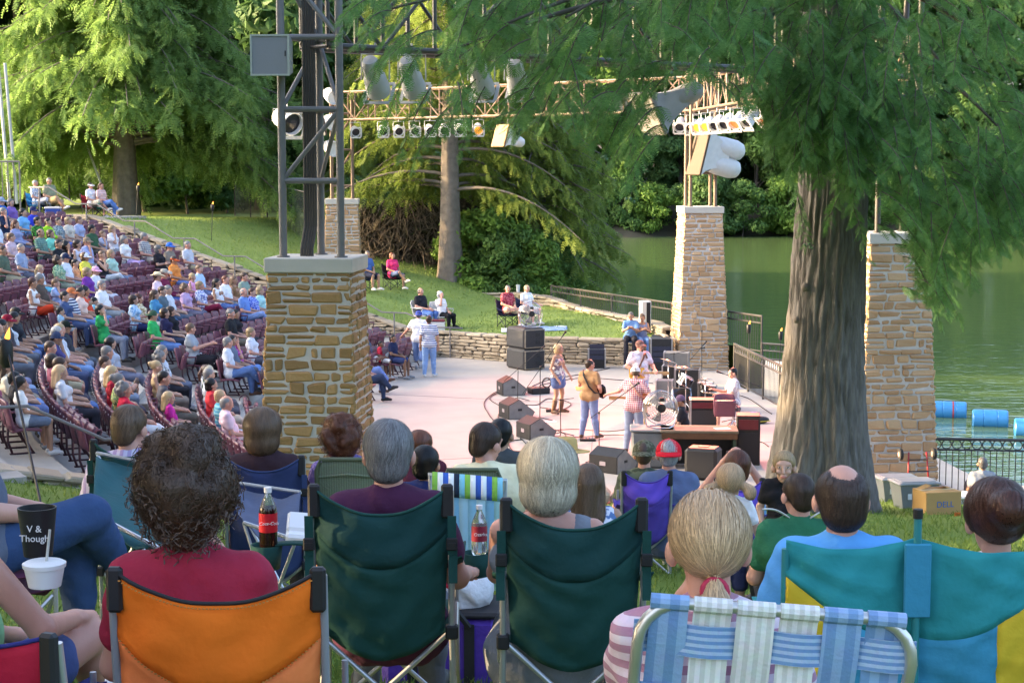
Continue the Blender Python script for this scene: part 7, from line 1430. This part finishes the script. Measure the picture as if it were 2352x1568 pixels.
b = MB(); b.grid(lambda u, v: dp(u*.24+.0, v*seam(u*.24)), 12, 12, .005); b.build('yellow_panel', YL, t, True); b = MB(); b.grid(lambda u, v: dp(.24+u*.53, v*seam(.24+u*.53)), 24, 12, .005); b.build('middle_panel', TL2, t, True); b = MB(); b.grid(lambda u, v: dp(.77+u*.23, v*seam(.77+u*.23)), 10, 12, .005); b.build('yellow_panel', YL, t, True)
for x, zz in ((x0, zt), (x1, ztm+.10), (x2, zt)): b = MB(); b.tube([(x, .03 if x != x1 else -.035, .02), (x, .01 if x != x1 else -.035, zz-.03)], .013, 8); b.build('rear_post', TEALF, t, ang=50)
b = MB(); b.lathe([(.016, 0), (.016, .03), (.001, .032)], 10, (x1, -.035, ztm+.07)); b.build('post_cap', BLACKM, t); b = MB(); b.box((x1, -.045, ztm-.13), (.085, .016, .24), None, .004); b.build('centre_sleeve', TL2, t)
for xa, xb in ((x0, x1), (x1, x2)): b = MB(); b.tube([(xa, -.02, .03), (xb, -.02, zs)], .011, 6); b.tube([(xb, -.05, .03), (xa, -.05, zs)], .011, 6); b.build('cross_brace', TEALF, t, ang=50)
b = MB(); b.grid(lambda u, v: (u*hw, .02+.46*v, zs-.06*math.sin(math.pi*((u*2) % 1))), 24, 8, .005); b.build('seat_sling', TL, t, True); b = MB(); b.grid(lambda u, v: (x0-.05+.09*u, .0+.42*v, zt-.24-.05*v-.03*math.sin(math.pi*v)), 4, 8, .006); b.build('armrest', TL, t, True); b = MB(); b.tube([(x0, .46, .02), (x0, .44, zt-.3)], .012, 8); b.build('front_post', TEALF, t); b = MB(); b.tube([(x2, .46, .02), (x2, .44, zt-.3)], .012, 8); b.build('front_post', TEALF, t)
# middle rows, left to right
pair((300, 985), 9.2, ((222, 1002), (395, 1020)), lambda sh: sit(sh, .22, 'e', 'rest', (-24, -2)), 'brown haired man in lilac striped shirt in a reclined dark green chair', 'reclined dark green chair behind the near aisle handrail', G1, G2, 'r', cloth('d8cfe4', 'vstripe', 'b8a4cc', 24), cloth('4a5468'), 'crop', 'lbrown', dens=2600, hs=1.08, crz=-6)
def side_panel(c, label, m, nm='chair_canopy'):
    t = thing(nm, label, 'chair cover', c[0]); o = V(*c[0]); P = [V(*q)-o for q in c]; b = MB()
    b.grid(lambda u, v: (P[0]*(1-u)*(1-v)+P[1]*u*(1-v)+P[2]*u*v+P[3]*(1-u)*v)+V(0, -.06*math.sin(math.pi*u)*math.sin(math.pi*v), -.05*math.sin(math.pi*u)+wr(u, v, .008)), 16, 12, .005); b.build('cloth', m, t, True)
    b = MB(); b.tube([P[0], P[1]], .01, 6); b.tube([P[3], P[2]], .01, 6); b.build('rim_tube', CFR, t); b = MB(); z = lawn(o.x, o.y)-o.z
    for i, j in ((0, 1), (1, 0), (3, 2), (2, 3)): b.tube([P[i], (P[j].x*.95, P[j].y, z)], .0085, 6)
    b.build('cross_legs', CFR, t)
side_panel([W(212, 1178, Y=7.6), W(372, 1262, Y=7.3), W(400, 1075, Y=8.7), W(222, 1040, Y=8.9)], 'teal green fold out leg rest on crossed silver legs, left', FAB('24585c', .12)); side_panel([W(560, 1200, Y=7.9), W(680, 1240, Y=7.7), W(690, 1130, Y=8.8), W(520, 1105, Y=9.0)], 'slate grey fold out leg rest beside the navy chair', FAB('565f78', .12))
pair((606, 990), 10.0, ((512, 1040), (692, 1048)), lambda sh: sit(sh, .12, 'n', 'rest', (-6, 0)), 'brown shaggy haired woman in dark brown top in the navy camp chair', 'navy folding camp chair left of the olive mesh chair', FAB('38466e'), FAB('323c62'), 'r', cloth('3c2a30'), cloth('4a4a54'), 'bob', 'lbrown', fem=1, dens=2600, hs=1.12, crz=3)
OLV = mat('olive_mesh', lin('7a8268'), .75, .08, 70, mode='vstripe', col2=lin('6b735a'), bump=.3, bscale=120)
def mesh_chair(hpx, Y, c1, c2, label, clabel, J0, **k):
    p, sh, o, J = sitter(hpx, Y, J0, label, **k); a, b_ = W(*c1, Y=Y-.26), W(*c2, Y=Y-.26); c = (a+b_)/2; w = (b_-a).length; q = V(c.x, p.y, lawn(c.x, p.y)); t = thing('mesh_lawn_chair', clabel, 'lawn chair', q); zt = c.z-q.z; zs = max(.22, sh); h = w/2
    rr = lambda u, v: (u-.5)*w*(1-.10*max(0, (v-.86)/.14)**2); b = MB(); b.grid(lambda u, v: (rr(u, v), -.16-.12*v-.03*math.sin(math.pi*v)*(1-(2*u-1)**2), zs+(zt-zs)*v-.03*abs(2*u-1)**6*(v > .8)), 16, 16, .012); b.build('back_mesh', OLV, t, True); b = MB(); b.tube([(-h, -.17, zs), (-h, -.27, zt-.07), (-h*.86, -.285, zt), (h*.86, -.285, zt), (h, -.27, zt-.07), (h, -.17, zs)], .013, 8); b.build('back_frame', mat('olive_tube', lin('596048'), .5, .1), t, True); b = MB(); b.grid(lambda u, v: ((u-.5)*w, -.17+.45*v, zs-.03*math.sin(math.pi*v)), 6, 6, .01); b.build('seat_mesh', OLV, t, True)
    for sx in (-1, 1): b = MB(); b.tube([(sx*h, -.3, 0), (sx*h, .25, zs), (sx*h, .28, zs+.2)], .012, 6); b.tube([(sx*h, .28, 0), (sx*h, -.18, zs)], .012, 6); b.build('leg', CFR, t)
    b = MB(); b.tube([(-h, -.262, zt-.11), (0, -.30, zt-.085), (h, -.262, zt-.11)], .008, 6); b.build('seam_welt', OLV, t)
mesh_chair((798, 1006), 10.2, (726, 1050), (872, 1058), 'woman with short curly red brown hair in purple top by the ochre pillar', 'olive mesh lawn chair left of the grey haired man', lambda sh: sit(sh, .1, 'n', 'lap', (-38, 0)), skin='r', shirt=cloth('7a6aa4'), low=cloth('4a4a54'), hair='curly', hc='red', fem=1, dens=1800, hs=1.05)
mesh_chair((1118, 1020), 10.6, (1020, 1070), (1152, 1076), 'bearded man in cream shirt leaning right in front of the stage', 'olive mesh lawn chair behind the man in cream', lambda sh: sit(sh, -.05, 'n', 'lap', (-46, -10)), skin='r', shirt=cloth('ece4bc'), low=cloth('6b6f78'), hair='crop', hc='brown', fat=.2, dens=2400, hs=1.1)
sitter((1152, 1000), 13, lambda sh: sit(sh, .05, 'g', 'lap', (-20, -4)), 'black haired man in dark grey shirt beyond the cream shirt', 't', cloth('4a4e50'), cloth('33363c'), 'short', 'black', dens=700, vox=.013)
sitter((968, 1024), 13, lambda sh: sit(sh, .05, 'g', 'lap', (-30, -4)), 'brown haired child beyond the boy in navy', 'r', cloth('5a2838'), cloth('33363c'), 'bob', 'red', dens=700, s=.85, vox=.013, hsz=1.1)
_, _, o, J = sitter((978, 1068), 11, lambda sh: sit(sh, .05, 'g', 'lap', (-12, -4)), 'boy in navy tee with white printed emblem on the back', 't', cloth('283466'), cloth('3a3f50'), 'short', 'black', dens=1400, s=.85, hs=1.08, vox=.012, hsz=1.12)
b = MB(); b.grid(lambda u, v: (-.045+.11*math.cos(6.28*u)*(.35+.65*v)*.5, -.165-.02*math.sin(3.14*v)*0, .45+.13*math.sin(6.28*u)*(.35+.65*v)*.5), 20, 2, .004); b.build('back_print', WHITEM, o)
sitter((1302, 1042), 13.5, lambda sh: sit(sh, .05, 'g', 'lap', (-30, -4)), 'person in straw hat half hidden by the silver blonde woman', 'l', cloth('c8c0b0'), cloth('5a5a60'), 'short', 'lbrown', hat='straw', hm=cloth('c8a868'), dens=0, vox=.014, s=.95)
sitter((1354, 1112), 10.3, lambda sh: sit(sh, .05, 'g', 'lap', (-14, -4)), 'woman with long streaked brown hair in blue halter top', 't', cloth('5a78a8', 'blotch', 'd8dce8', 30), cloth('5a6a88'), 'long', 'lbrown', fem=1, top='n', dens=2800, s=.95, hs=1.04, vox=.012)
t = thing('striped_beach_chair', 'low beach chair in blue, green and white stripes', 'beach chair', W(1076, 1250, Y=8.3)); o_ = V(*t.location); b = MB(); SC = [lin(x) for x in ('8cc04c', 'f0f0ea', '3a62b8', 'f0f0ea', '1c2c40', '86c8d8', '8cc04c', 'f0f0ea', '3a62b8', 'e8f0f0', '3a62b8', '8cc04c', '86c8d8')]; c1, c2 = W(993, 1088, Y=8.15)-o_, W(1155, 1102, Y=8.15)-o_; n = len(SC); LB = [lin(x) for x in ('a8dcdc', 'c4e6ea', '8cc4e0', 'b4dcea', '9cd0e6', 'bfe4ee', '8cc4e0', 'a8dcdc')]
for i in range(n): b.cur = i; x0_, x1_ = i/n, (i+1)/n; b.grid(lambda u, v: (c1.lerp(c2, x0_+(x1_-x0_)*u))+V(0, -.012-.02*math.sin(v*3.1), .012-.11*v), 2, 4, .006)
b.build('rolled_head_band', [mat('stripe', c, .85, .05, 20) for c in SC], t, True); b = MB(); n = len(LB)
for i in range(n): b.cur = i; x0_, x1_ = i/n, (i+1)/n; b.grid(lambda u, v: (c1.lerp(c2, x0_+(x1_-x0_)*u))+V(0, .005+.22*v-.03*math.sin(3.1*v), -.09-.5*v), 2, 10, .005)
b.build('back_cloth', [mat('stripe', c, .85, .05, 20, tl=.15) for c in LB], t, True); b = MB(); b.tube([c1+V(0, .4, -.75), c1+V(-.012, .0, 0), c2+V(.012, 0, 0), c2+V(0, .4, -.75)], .011, 8); b.build('frame', CFR, t, True)
PUR, PURB = FAB('5a48a8', .12), FAB('7a5ee0', .1)
pair((1536, 1046), 13.4, ((1428, 1072), (1540, 1080)), lambda sh: sit(sh, .02, 'n', 'lap', (-6, -4)), 'white haired man in slate blue tee and red cap turned backwards', 'purple folding camp chair left of the red cap', PUR, PURB, 'r', cloth('5f6d8e'), cloth('7c96bc'), 'crop', 'white', hat='capback', hm=cloth('d81c2c'), dens=900, straps=False, vox=.0125, fat=.14, zs=.36, hs=1.04)
sitter((1480, 1045), 14.6, lambda sh: sit(sh, .02, 'g', 'lap', (-10, -4)), 'man in camouflage cap and shirt beyond the purple chair', 'r', cloth('5c6450', 'blotch', '3c4436', 18), cloth('5a5a50'), 'crop', 'brown', hat='capback', hm=cloth('6c6a56', 'blotch', '4a4a38', 30), dens=0, vox=.013)
pc_, oc_, Jc_ = pair((1694, 1076), 12.2, ((1640, 1098), (1752, 1090)), lambda sh: sit(sh, .08, 'n', 'up', (-4, -2)), 'red haired woman holding a small camera up with both hands', 'purple folding camp chair behind the red haired woman', PUR, PURB, 'r', cloth('5a88b4'), cloth('6a8ab8'), 'short', 'red', fem=1, top='n', dens=1400, straps=False, vox=.0115, zs=.36, hs=1.08)
h_ = (Jc_['haL']+Jc_['haR'])/2; t = thing('pocket_camera', 'small dark camera held up by the red haired woman', 'camera', pc_+V(*h_)+V(0, .09, .04)); b = MB(); b.box((0, 0, 0), (.11, .03, .065), None, .008); b.build('case', BLACKM, t); b = MB(); b.lathe([(.024, 0), (.024, .03), (.001, .03)], 14, (0, .015, 0), (-math.pi/2, 0, 0)); b.build('lens', CHROME, t); b = MB(); b.tube([(.055, 0, 0), (.09, -.02, -.12), (.06, 0, -.02)], .004, 4); b.build('wrist_strap', BLACKM, t)
def child(hpx, Y, J, s, hsz, rz, label, skin, shirt, low, hair, hc, vox, **k):
    J['hsz'] = hsz; H = W(*hpx, Y=Y); p = V(H.x, H.y, H.z-J['head'][2]*s); fg = figure(None, J, s, 0, .04, 's', k.pop('lt', 's'), vox, 1, 1); return place(fg, p, R(rz), label, skin, shirt, low, hair, hc, dens=2600, hs=1.07, **k)
child((1800, 1072), 11.3, stand(elL=(-.25, -.02, 1.13), haL=(-.27, .12, .93), elR=(.25, -.05, 1.13), haR=(.22, .06, .9), hd=(-6, 2)), .60, 1.42, 176, 'blond boy in black tee looking back at the camera by the trunk', 'l', cloth('1c1c20'), cloth('2a2e3c'), 'crop', 'blond', .0085)
child((1678, 1112), 9.2, stand(elR=(.27, .04, 1.12), haR=(.34, .14, .90), hd=(-4, -8)), .52, 1.62, -6, 'toddler with blonde pigtails in white tee seen from behind', 'l', cloth('f2f2f6'), cloth('3a4068'), 'pig', 'ash', .012)
p, sh, o, J = sitter((1832, 1152), 8.8, lambda sh: sit(sh, -.2, 'g', 'lap', (20, -4)), 'short haired man in green polo with white shoulder stripes on the grass', 'r', cloth('2c6a4c'), cloth('4a4a54'), 'crop', 'brown', dens=2600, hs=1.04, s=.93, fat=.08)
for sg in (-1, 1): a_ = J['neck']; e_ = J['sh'+('L' if sg < 0 else 'R')]; b = MB(); b.grid(lambda u, v: (a_[0]+sg*.05+(e_[0]-a_[0]-sg*.02)*u, a_[1]-.055+.035*v-.01*u, a_[2]-.035+(e_[2]-a_[2]+.115)*u-.01*v*v+.018*math.sin(3.14*u)), 8, 3, .006); b.build('white_stripe', WHITEM, o, True)
lounge(2256, 1092, 30.4, sit(.1, .05, 'g', 'lap', (0, -4)), (.1, 1), None, 't', cloth('9aa0a8'), cloth('5a5a60'), 'p', 'short', 'salt', 'grey haired man seated low before the black railing, mostly hidden', '', zf=lambda x, y: -.25)
# people and chairs cut by the left edge
RN, RNB = FAB('2c2f72', .12), FAB('b4203c', .1)
q = V(-1.60, 4.9, 0); q.z = lawn(q.x, q.y); J = sit(.44, .12, 'x', 'lap', (-10, 0)); J['haR'] = J['knR']+A(.01, -.05, .07); J['elR'] = J['shR']+A(.09, .16, -.24); fg = figure(None, J, 1, 1, .06, 'n', 't', .009, 1); place(fg, q, R(-35), 'bare armed woman in green top with a hand on her bare knee', 'r', cloth('8cc08c'), cloth('4a5a88'), 'bob', 'brown', dens=600); camp_chair(q, R(-35), 'red and purple camp chair under the bare armed woman', RN, RNB, CFR, w=.56, zt=.9, zs=.43)
q = W(78, 1372, Y=4.15); q2 = V(q.x, q.y, lawn(q.x, q.y)); t = camp_chair(q2, R(-24), 'red topped navy camp chair at the lower left corner', RN, RNB, CFR, w=.62, zt=q.z-q2.z+.02, zs=.4, sag=.05)
b = MB(); b.grid(lambda u, v: (-.1+.36*u, -.35-.05*math.sin(3.1*u)-.03*v+.02*math.sin(8*u+4*v), q.z-q2.z-.02-.11*u*u-.55*v*(1-.1*u)), 14, 16, .012); tag(b.build('draped_jacket', cloth('a81c38'), None, True, q2, (0, 0, R(-24))), 'crimson jacket draped over the navy camp chair corner', 'jacket')
q = V(-2.2, 7.0, 0); q.z = lawn(q.x, q.y); J = sit(.5, .2, 'x', 'lap', (0, 0)); fg = figure(None, J, 1.05, 0, .12, 's', 'p', .0105, 1); place(fg, q, R(-62), 'person in dark jeans with crossed legs at the left edge', 'r', cloth('5c6474'), cloth('3a5278', 'noise', '2a3f62', 10), 'short', 'brown', dens=300); camp_chair(q, R(-62), 'maroon camp chair under the crossed jeans', FAB('5c2c44'), FAB('5c2c44'), CFR, w=.56, zt=.9, zs=.48)
def txt(s_, size, m, parent, loc, rot, nm='lettering', shear=0): return link(nm, text_mesh(s_, size, .0012, shear), m, parent, loc, rot)
def cup(px_, py_, Y, r0, r1, h, m, label, nm='cup', lid=None, straw=False, text=None):
    t = thing(nm, label, 'cup', W(px_, py_, Y=Y)); b = MB(); b.lathe([(.001, 0), (r0, 0), (r1, h), (r1*.93, h), (r0*.9, .01)], 22); b.build('body', m, t, ang=50)
    if lid: b = MB(); b.lathe([(r1*1.04, h-.008), (r1*1.06, h+.006), (r1*.9, h+.012), (.001, h+.012)], 22); b.build('lid', lid, t, ang=40)
    if straw: b = MB(); b.tube([(0, 0, h*.3), (.02, .01, h+.12)], .005, 6); b.build('straw', mat('straw', (.5, .5, .45), .4, .1), t)
    if text:
        for i, s_ in enumerate(text): txt(s_, r1*.5, WHITEM, t, (.004, -(r0+(r1-r0)*.5)-.003, h*.62-i*r1*.5), (R(90), 0, 0))
    return t
cup(88, 1275, 4.9, .04, .055, .14, BLACKM, 'black drink cup with white lettering held at the left edge', text=('V &', 'Though')); cup(103, 1345, 4.7, .055, .07, .075, WHITEM, 'white round tub with a straw on the woman\'s lap', 'food_tub', WHITEM, True).scale = (.8, .8, .8)
# drinks, bags and boxes between the chairs
GLS = mat('clear_plastic', (.85, .88, .88), .08, .02, trans=.9); COLA = mat('cola', (.018, .006, .003), .08, .1, coat=.4)
def bottle(px_, py_, Y, h, r, label, liquid, lab, text, shear=0, size=.03):
    t = thing('drink_bottle', label, 'bottle', W(px_, py_, Y=Y), R(10)); b = MB(); b.lathe([(.001, 0), (r*.9, 0), (r, .02), (r, h*.30), (r*.93, h*.36), (r, h*.62), (r*.9, h*.68)], 20); b.build('lower_body', liquid, t, True); b = MB(); b.lathe([(r*.9, h*.68), (r*.62, h*.79), (r*.36, h*.88), (r*.36, h*.93)], 20); b.build('shoulder', GLS, t, True)
    b = MB(); b.lathe([(r*.42, h*.92), (r*.42, h), (.001, h)], 16); b.build('cap', WHITEM, t, ang=40); b = MB(); b.lathe([(r*1.01, h*.30), (r*1.015, h*.32), (r*1.015, h*.58), (r*1.01, h*.6)], 24); b.build('label', lab, t, True); txt(text, size, WHITEM, t, (0, -r*1.02-.002, h*.45), (R(90), 0, 0), shear=shear)
REDL_ = mat('label_red', (.55, .01, .02), .4, .05); bottle(617, 1262, 6.35, .235, .034, 'cola bottle with red label and white cap in the green chair arm', COLA, REDL_, 'Coca-Cola', .35, .017); bottle(1101, 1275, 6.7, .20, .031, 'water bottle with dark red label between the green chairs', GLS, mat('label_maroon', (.25, .02, .04), .4, .05), 'Ozarka', 0, .018)
def arm_cup(px_, py_, Y, label): t = thing('cup_holder', label, 'cup holder', W(px_, py_, Y=Y)); b = MB(); b.lathe([(.02, -.10), (.05, -.09), (.06, 0), (.054, 0), (.045, -.08)], 16); b.build('pocket', G1, t, True); b = MB(); b.grid(lambda u, v: (-.02+.24*u, .06*(v-.5), -.005+.015*math.sin(3.1*u)), 8, 3, .006); b.build('arm_cloth', G1, t, True)
arm_cup(612, 1250, 6.36, 'green mesh cup holder around the cola bottle'); arm_cup(1098, 1268, 6.72, 'green cup holder around the water bottle')
t = thing('foam_box', 'white foam takeout box left of the left green chair', 'box', W(690, 1228, Y=7.1)); b = MB(); b.box((0, 0, 0), (.12, .14, .04), (.1, .1, .1), .012); b.build('base', WHITEM, t); b = MB(); b.box((0, .04, .045), (.12, .12, .025), (.5, .1, .1), .012); b.build('lid', WHITEM, t)
pc = V(W(1018, 1500, Y=7.6).x, 7.6, 0); pc.z = lawn(pc.x, pc.y); t = thing('cooler_bag', 'purple soft cooler bag with black straps between the green chairs', 'cooler bag', pc, R(-3)); PURM = mat('purple_nylon', lin('4a2c94'), .6, .15, 9, bump=.3, bscale=30); b = MB(); b.box((0, 0, .17), (.52, .34, .34), None, .035); b.build('body', PURM, t); b = MB(); b.box((0, 0, .345), (.53, .35, .03), None, .012); b.build('zip_lid', BLKT, t)
for x in (-.12, .13): b = MB(); b.box((x, -.174, .16), (.045, .008, .3)); b.tube([(x, -.18, .3), (x*.6, -.21, .38), (x*.2, -.2, .41)], .014, 6); b.build('strap', BLKT, t)
b = MB(); b.box((0, -.173, .2), (.06, .006, .08)); b.build('logo_patch', mat('patch', (.4, .42, .5), .6, .3, 40), t)
t = thing('plastic_bag', 'crumpled white plastic shopping bag with red print on the purple cooler', 'bag', pc+V(.03, -.01, .36)); pr = [('e', tuple(rng.normal(size=3)*A(.09, .05, .03)+A(0, 0, .09)), tuple(rng.uniform(.05, .11, 3)), (rng.normal(), rng.normal(), rng.normal())) for _ in range(16)]; Vv, Q = sdf_mesh(pr, .01, .02); n_ = np.sin(Vv[:, 0]*60+Vv[:, 2]*45+2*np.sin(Vv[:, 1]*40)); Vv = Vv+np.stack([n_, n_, .6*n_], 1)*.006; link('bag', mesh_np('bag', Vv, None, Q), mat('white_plastic', (.75, .75, .76), .35, .06, 12, bump=.5, bscale=40, tl=.25), t); b = MB(); b.grid(lambda u, v: (-.1+.14*u, -.155-.02*math.sin(3*u), .1+.03*v+.03*math.sin(4*u)), 8, 2, .004); b.build('red_print', mat('red_print', (.6, .03, .06), .5, .1), t, True)
def tote(px_, py_, Y, rz, label):
    p = W(px_, py_, Y=Y); p.z = max(lawn(p.x, p.y), p.z) if p.y < 27.5 else p.z; t = thing('storage_bin', label, 'bin', p, R(rz), 'grey storage bins by the pillar'); b = MB(); w0, d0, w1, d1, h = .24, .17, .30, .215, .36
    b.add([(-w0, -d0, 0), (w0, -d0, 0), (w0, d0, 0), (-w0, d0, 0), (-w1, -d1, h), (w1, -d1, h), (w1, d1, h), (-w1, d1, h)], None, [[0, 3, 2, 1], [0, 1, 5, 4], [1, 2, 6, 5], [2, 3, 7, 6], [3, 0, 4, 7]]); b.build('tub', mat('bin_grey', (.19, .20, .205), .5, .1, 6), t); b = MB(); b.box((0, 0, h+.02), (w1*2+.05, d1*2+.05, .045), None, .018); b.box((0, 0, h+.045), (w1*2-.06, d1*2-.06, .02), None, .008); b.build('lid', mat('bin_lid', (.27, .285, .29), .45, .1, 6), t); b = MB(); b.box((-.15, -(d0+.02), .2), (.06, .03, .09), (-.12, 0, 0)); b.build('sticker', WHITEM, t)
tote(2058, 1172, 27.0, 8, 'grey lidded bin nearest the right hand pillar'); tote(2098, 1195, 25.2, 10, 'grey lidded bin just left of the cardboard box')
CARD = mat('cardboard', lin('b8935c'), .85, .08, 6); p = W(2150, 1208, Y=23.2); p.z = lawn(p.x, p.y)+.03; t = thing('cardboard_box', 'brown cardboard computer box with blue lettering beside the grey bins', 'box', p, R(14)); b = MB(); b.box((0, 0, .155), (.52, .4, .31), None, .006); b.build('carton', CARD, t); b = MB(); b.box((0, 0, .312), (.5, .06, .004)); b.build('tape', mat('tape', lin('c8b484'), .4, .05), t); txt('DELL', .115, mat('dell_blue', (.02, .14, .42), .6, .05), t, (.02, -.203, .14), (R(90), 0, 0)); b = MB(); [b.box((x, .1, .33), (.2, .14, .004), (0, r_, .1)) for x, r_ in ((-.16, -.3), (.15, .35))]; b.build('flap', CARD, t)
cup(2198, 1205, 22.5, .035, .048, .16, mat('cup_orange', (.5, .14, .02), .5, .3, 9), 'orange and white paper cup right of the cardboard box'); p = W(2212, 1188, Y=26); t = thing('storage_bin', 'pale bin with white lid behind the cardboard box', 'bin', p, R(4)); b = MB(); b.box((0, 0, .16), (.7, .4, .32), None, .03); b.build('tub', mat('pale_bin', (.45, .45, .44), .5, .1), t); b = MB(); b.box((0, 0, .34), (.76, .46, .05), None, .02); b.build('lid', WHITEM, t)
p = W(2110, 1128, Y=30.0); t = thing('hand_truck', 'red folding hand truck leaning against the right hand pillar', 'hand truck', p, R(6)); RDP = mat('red_enamel', (.32, .02, .025), .4, .1); b = MB(); [b.tube([(sx*.19, 0, .02), (sx*.16, .1, .68)], .016, 8) or b.tube([(sx*.27, .02, .02), (sx*.24, .12, .62)], .014, 8) for sx in (-1, 1)]; b.build('rails', RDP, t, True); b = MB(); [b.tube([(-.2+.02*i, .03*i, .15+.2*i), (.2-.02*i, .03*i, .15+.2*i)], .012, 6) for i in range(3)]; b.build('crossbars', BLACKM, t)
for sx in (-1, 1): w_ = MB(); w_.lathe([(.03, -.03), (.10, -.025), (.105, 0), (.10, .025), (.03, .03)], 18, (sx*.3, .12, .64), (0, math.pi/2, 0)); w_ = w_.build('wheel', RUBBER, t, ang=40); h2 = MB(); h2.lathe([(.001, -.034), (.045, -.034), (.045, .034), (.001, .034)], 14, (sx*.3, .12, .64), (0, math.pi/2, 0)); h2.build('hub', mat('hub_pale', (.5, .3, .25), .5, .1), w_)
# seat row letter on the near row-end seat, and things on the lawn
ends = [s_ for s_ in SLOTS if s_['sec'] == -29]; s_ = min(ends, key=lambda s: (s['px']-165)**2+(s['py']-1000)**2); pl = link('row_plate', None, None); bpy.data.objects.remove(pl); b = MB(); b.box((-.30, -.14, .30), (.006, .1, .09)); k_ = b.build('row_plate', WHITEM, s_['obj']); link('lettering', text_mesh('F', .07), BLACKM, s_['obj'], (-.306, -.14, .30), (R(90), 0, R(-90)))
bl = W(1512, 1352, Y=7.2); bz = lawn(bl.x, bl.y); b = MB(); b.grid(lambda u, v: ((u-.5)*.9, (v-.5)*.9, lawn(bl.x+(u-.5)*.9, bl.y+(v-.5)*.9)-bz+.03+.012*math.sin(u*16)*math.sin(v*13)), 16, 14, .01); tag(b.build('blanket', cloth('a8c4ea', 'blotch', 'e8eef8', 9), None, True, (bl.x, bl.y, bz)), 'pale blue patterned blanket on the grass right of the green chairs', 'blanket')
t = thing('sandal_bag', 'dark bag with red toggle on the pale blue blanket', 'bag', (bl.x-.12, bl.y-.1, bz+.04), R(30)); b = MB(); b.ell((0, 0, .06), (.17, .1, .07)); b.build('bag', GEAR, t, True); b = MB(); b.tube([(.02, -.1, .05), (.03, -.11, .12)], .012, 6); b.build('toggle', RDP, t, True)
# grass blades, clover and fallen needles over the near lawn (one uncountable mass)
rg = np.random.default_rng(77); Pn = []
for (y0, y1, dn, hh, ww) in ((3.2, 9, 2600, .045, .0022), (9, 17, 520, .055, .004), (17, 30, 200, .06, .007)):
    wdt = .34*y1+.6; n = int((y1-y0)*2*wdt*dn*.5); y = rg.uniform(y0, y1, n); x = rg.uniform(-wdt, wdt, n)*1.0; Pn.append(np.stack([x, y, np.full(n, hh), np.full(n, ww)], 1))
Pn = np.vstack(Pn); kp = np.array([near_lat(a, c) > 2.0 and c < lawn_edge(a) for a, c in Pn[:, :2]]); Pn = Pn[kp]; n = len(Pn); zz = np.array([lawn(a, c) for a, c in Pn[:, :2]]); an = rg.uniform(0, 6.28, n); hh = Pn[:, 2]*rg.uniform(.5, 1.35, n); le = rg.uniform(.2, .9, n)*hh; la = rg.uniform(0, 6.28, n); cx, sx = np.cos(an)*Pn[:, 3], np.sin(an)*Pn[:, 3]
B0 = np.stack([Pn[:, 0]-cx, Pn[:, 1]-sx, zz-.004], 1); B1 = np.stack([Pn[:, 0]+cx, Pn[:, 1]+sx, zz-.004], 1); M1 = np.stack([Pn[:, 0]+le*.35*np.cos(la)+cx*.8, Pn[:, 1]+le*.35*np.sin(la)+sx*.8, zz+hh*.6], 1); T1 = np.stack([Pn[:, 0]+le*np.cos(la), Pn[:, 1]+le*np.sin(la), zz+hh], 1)
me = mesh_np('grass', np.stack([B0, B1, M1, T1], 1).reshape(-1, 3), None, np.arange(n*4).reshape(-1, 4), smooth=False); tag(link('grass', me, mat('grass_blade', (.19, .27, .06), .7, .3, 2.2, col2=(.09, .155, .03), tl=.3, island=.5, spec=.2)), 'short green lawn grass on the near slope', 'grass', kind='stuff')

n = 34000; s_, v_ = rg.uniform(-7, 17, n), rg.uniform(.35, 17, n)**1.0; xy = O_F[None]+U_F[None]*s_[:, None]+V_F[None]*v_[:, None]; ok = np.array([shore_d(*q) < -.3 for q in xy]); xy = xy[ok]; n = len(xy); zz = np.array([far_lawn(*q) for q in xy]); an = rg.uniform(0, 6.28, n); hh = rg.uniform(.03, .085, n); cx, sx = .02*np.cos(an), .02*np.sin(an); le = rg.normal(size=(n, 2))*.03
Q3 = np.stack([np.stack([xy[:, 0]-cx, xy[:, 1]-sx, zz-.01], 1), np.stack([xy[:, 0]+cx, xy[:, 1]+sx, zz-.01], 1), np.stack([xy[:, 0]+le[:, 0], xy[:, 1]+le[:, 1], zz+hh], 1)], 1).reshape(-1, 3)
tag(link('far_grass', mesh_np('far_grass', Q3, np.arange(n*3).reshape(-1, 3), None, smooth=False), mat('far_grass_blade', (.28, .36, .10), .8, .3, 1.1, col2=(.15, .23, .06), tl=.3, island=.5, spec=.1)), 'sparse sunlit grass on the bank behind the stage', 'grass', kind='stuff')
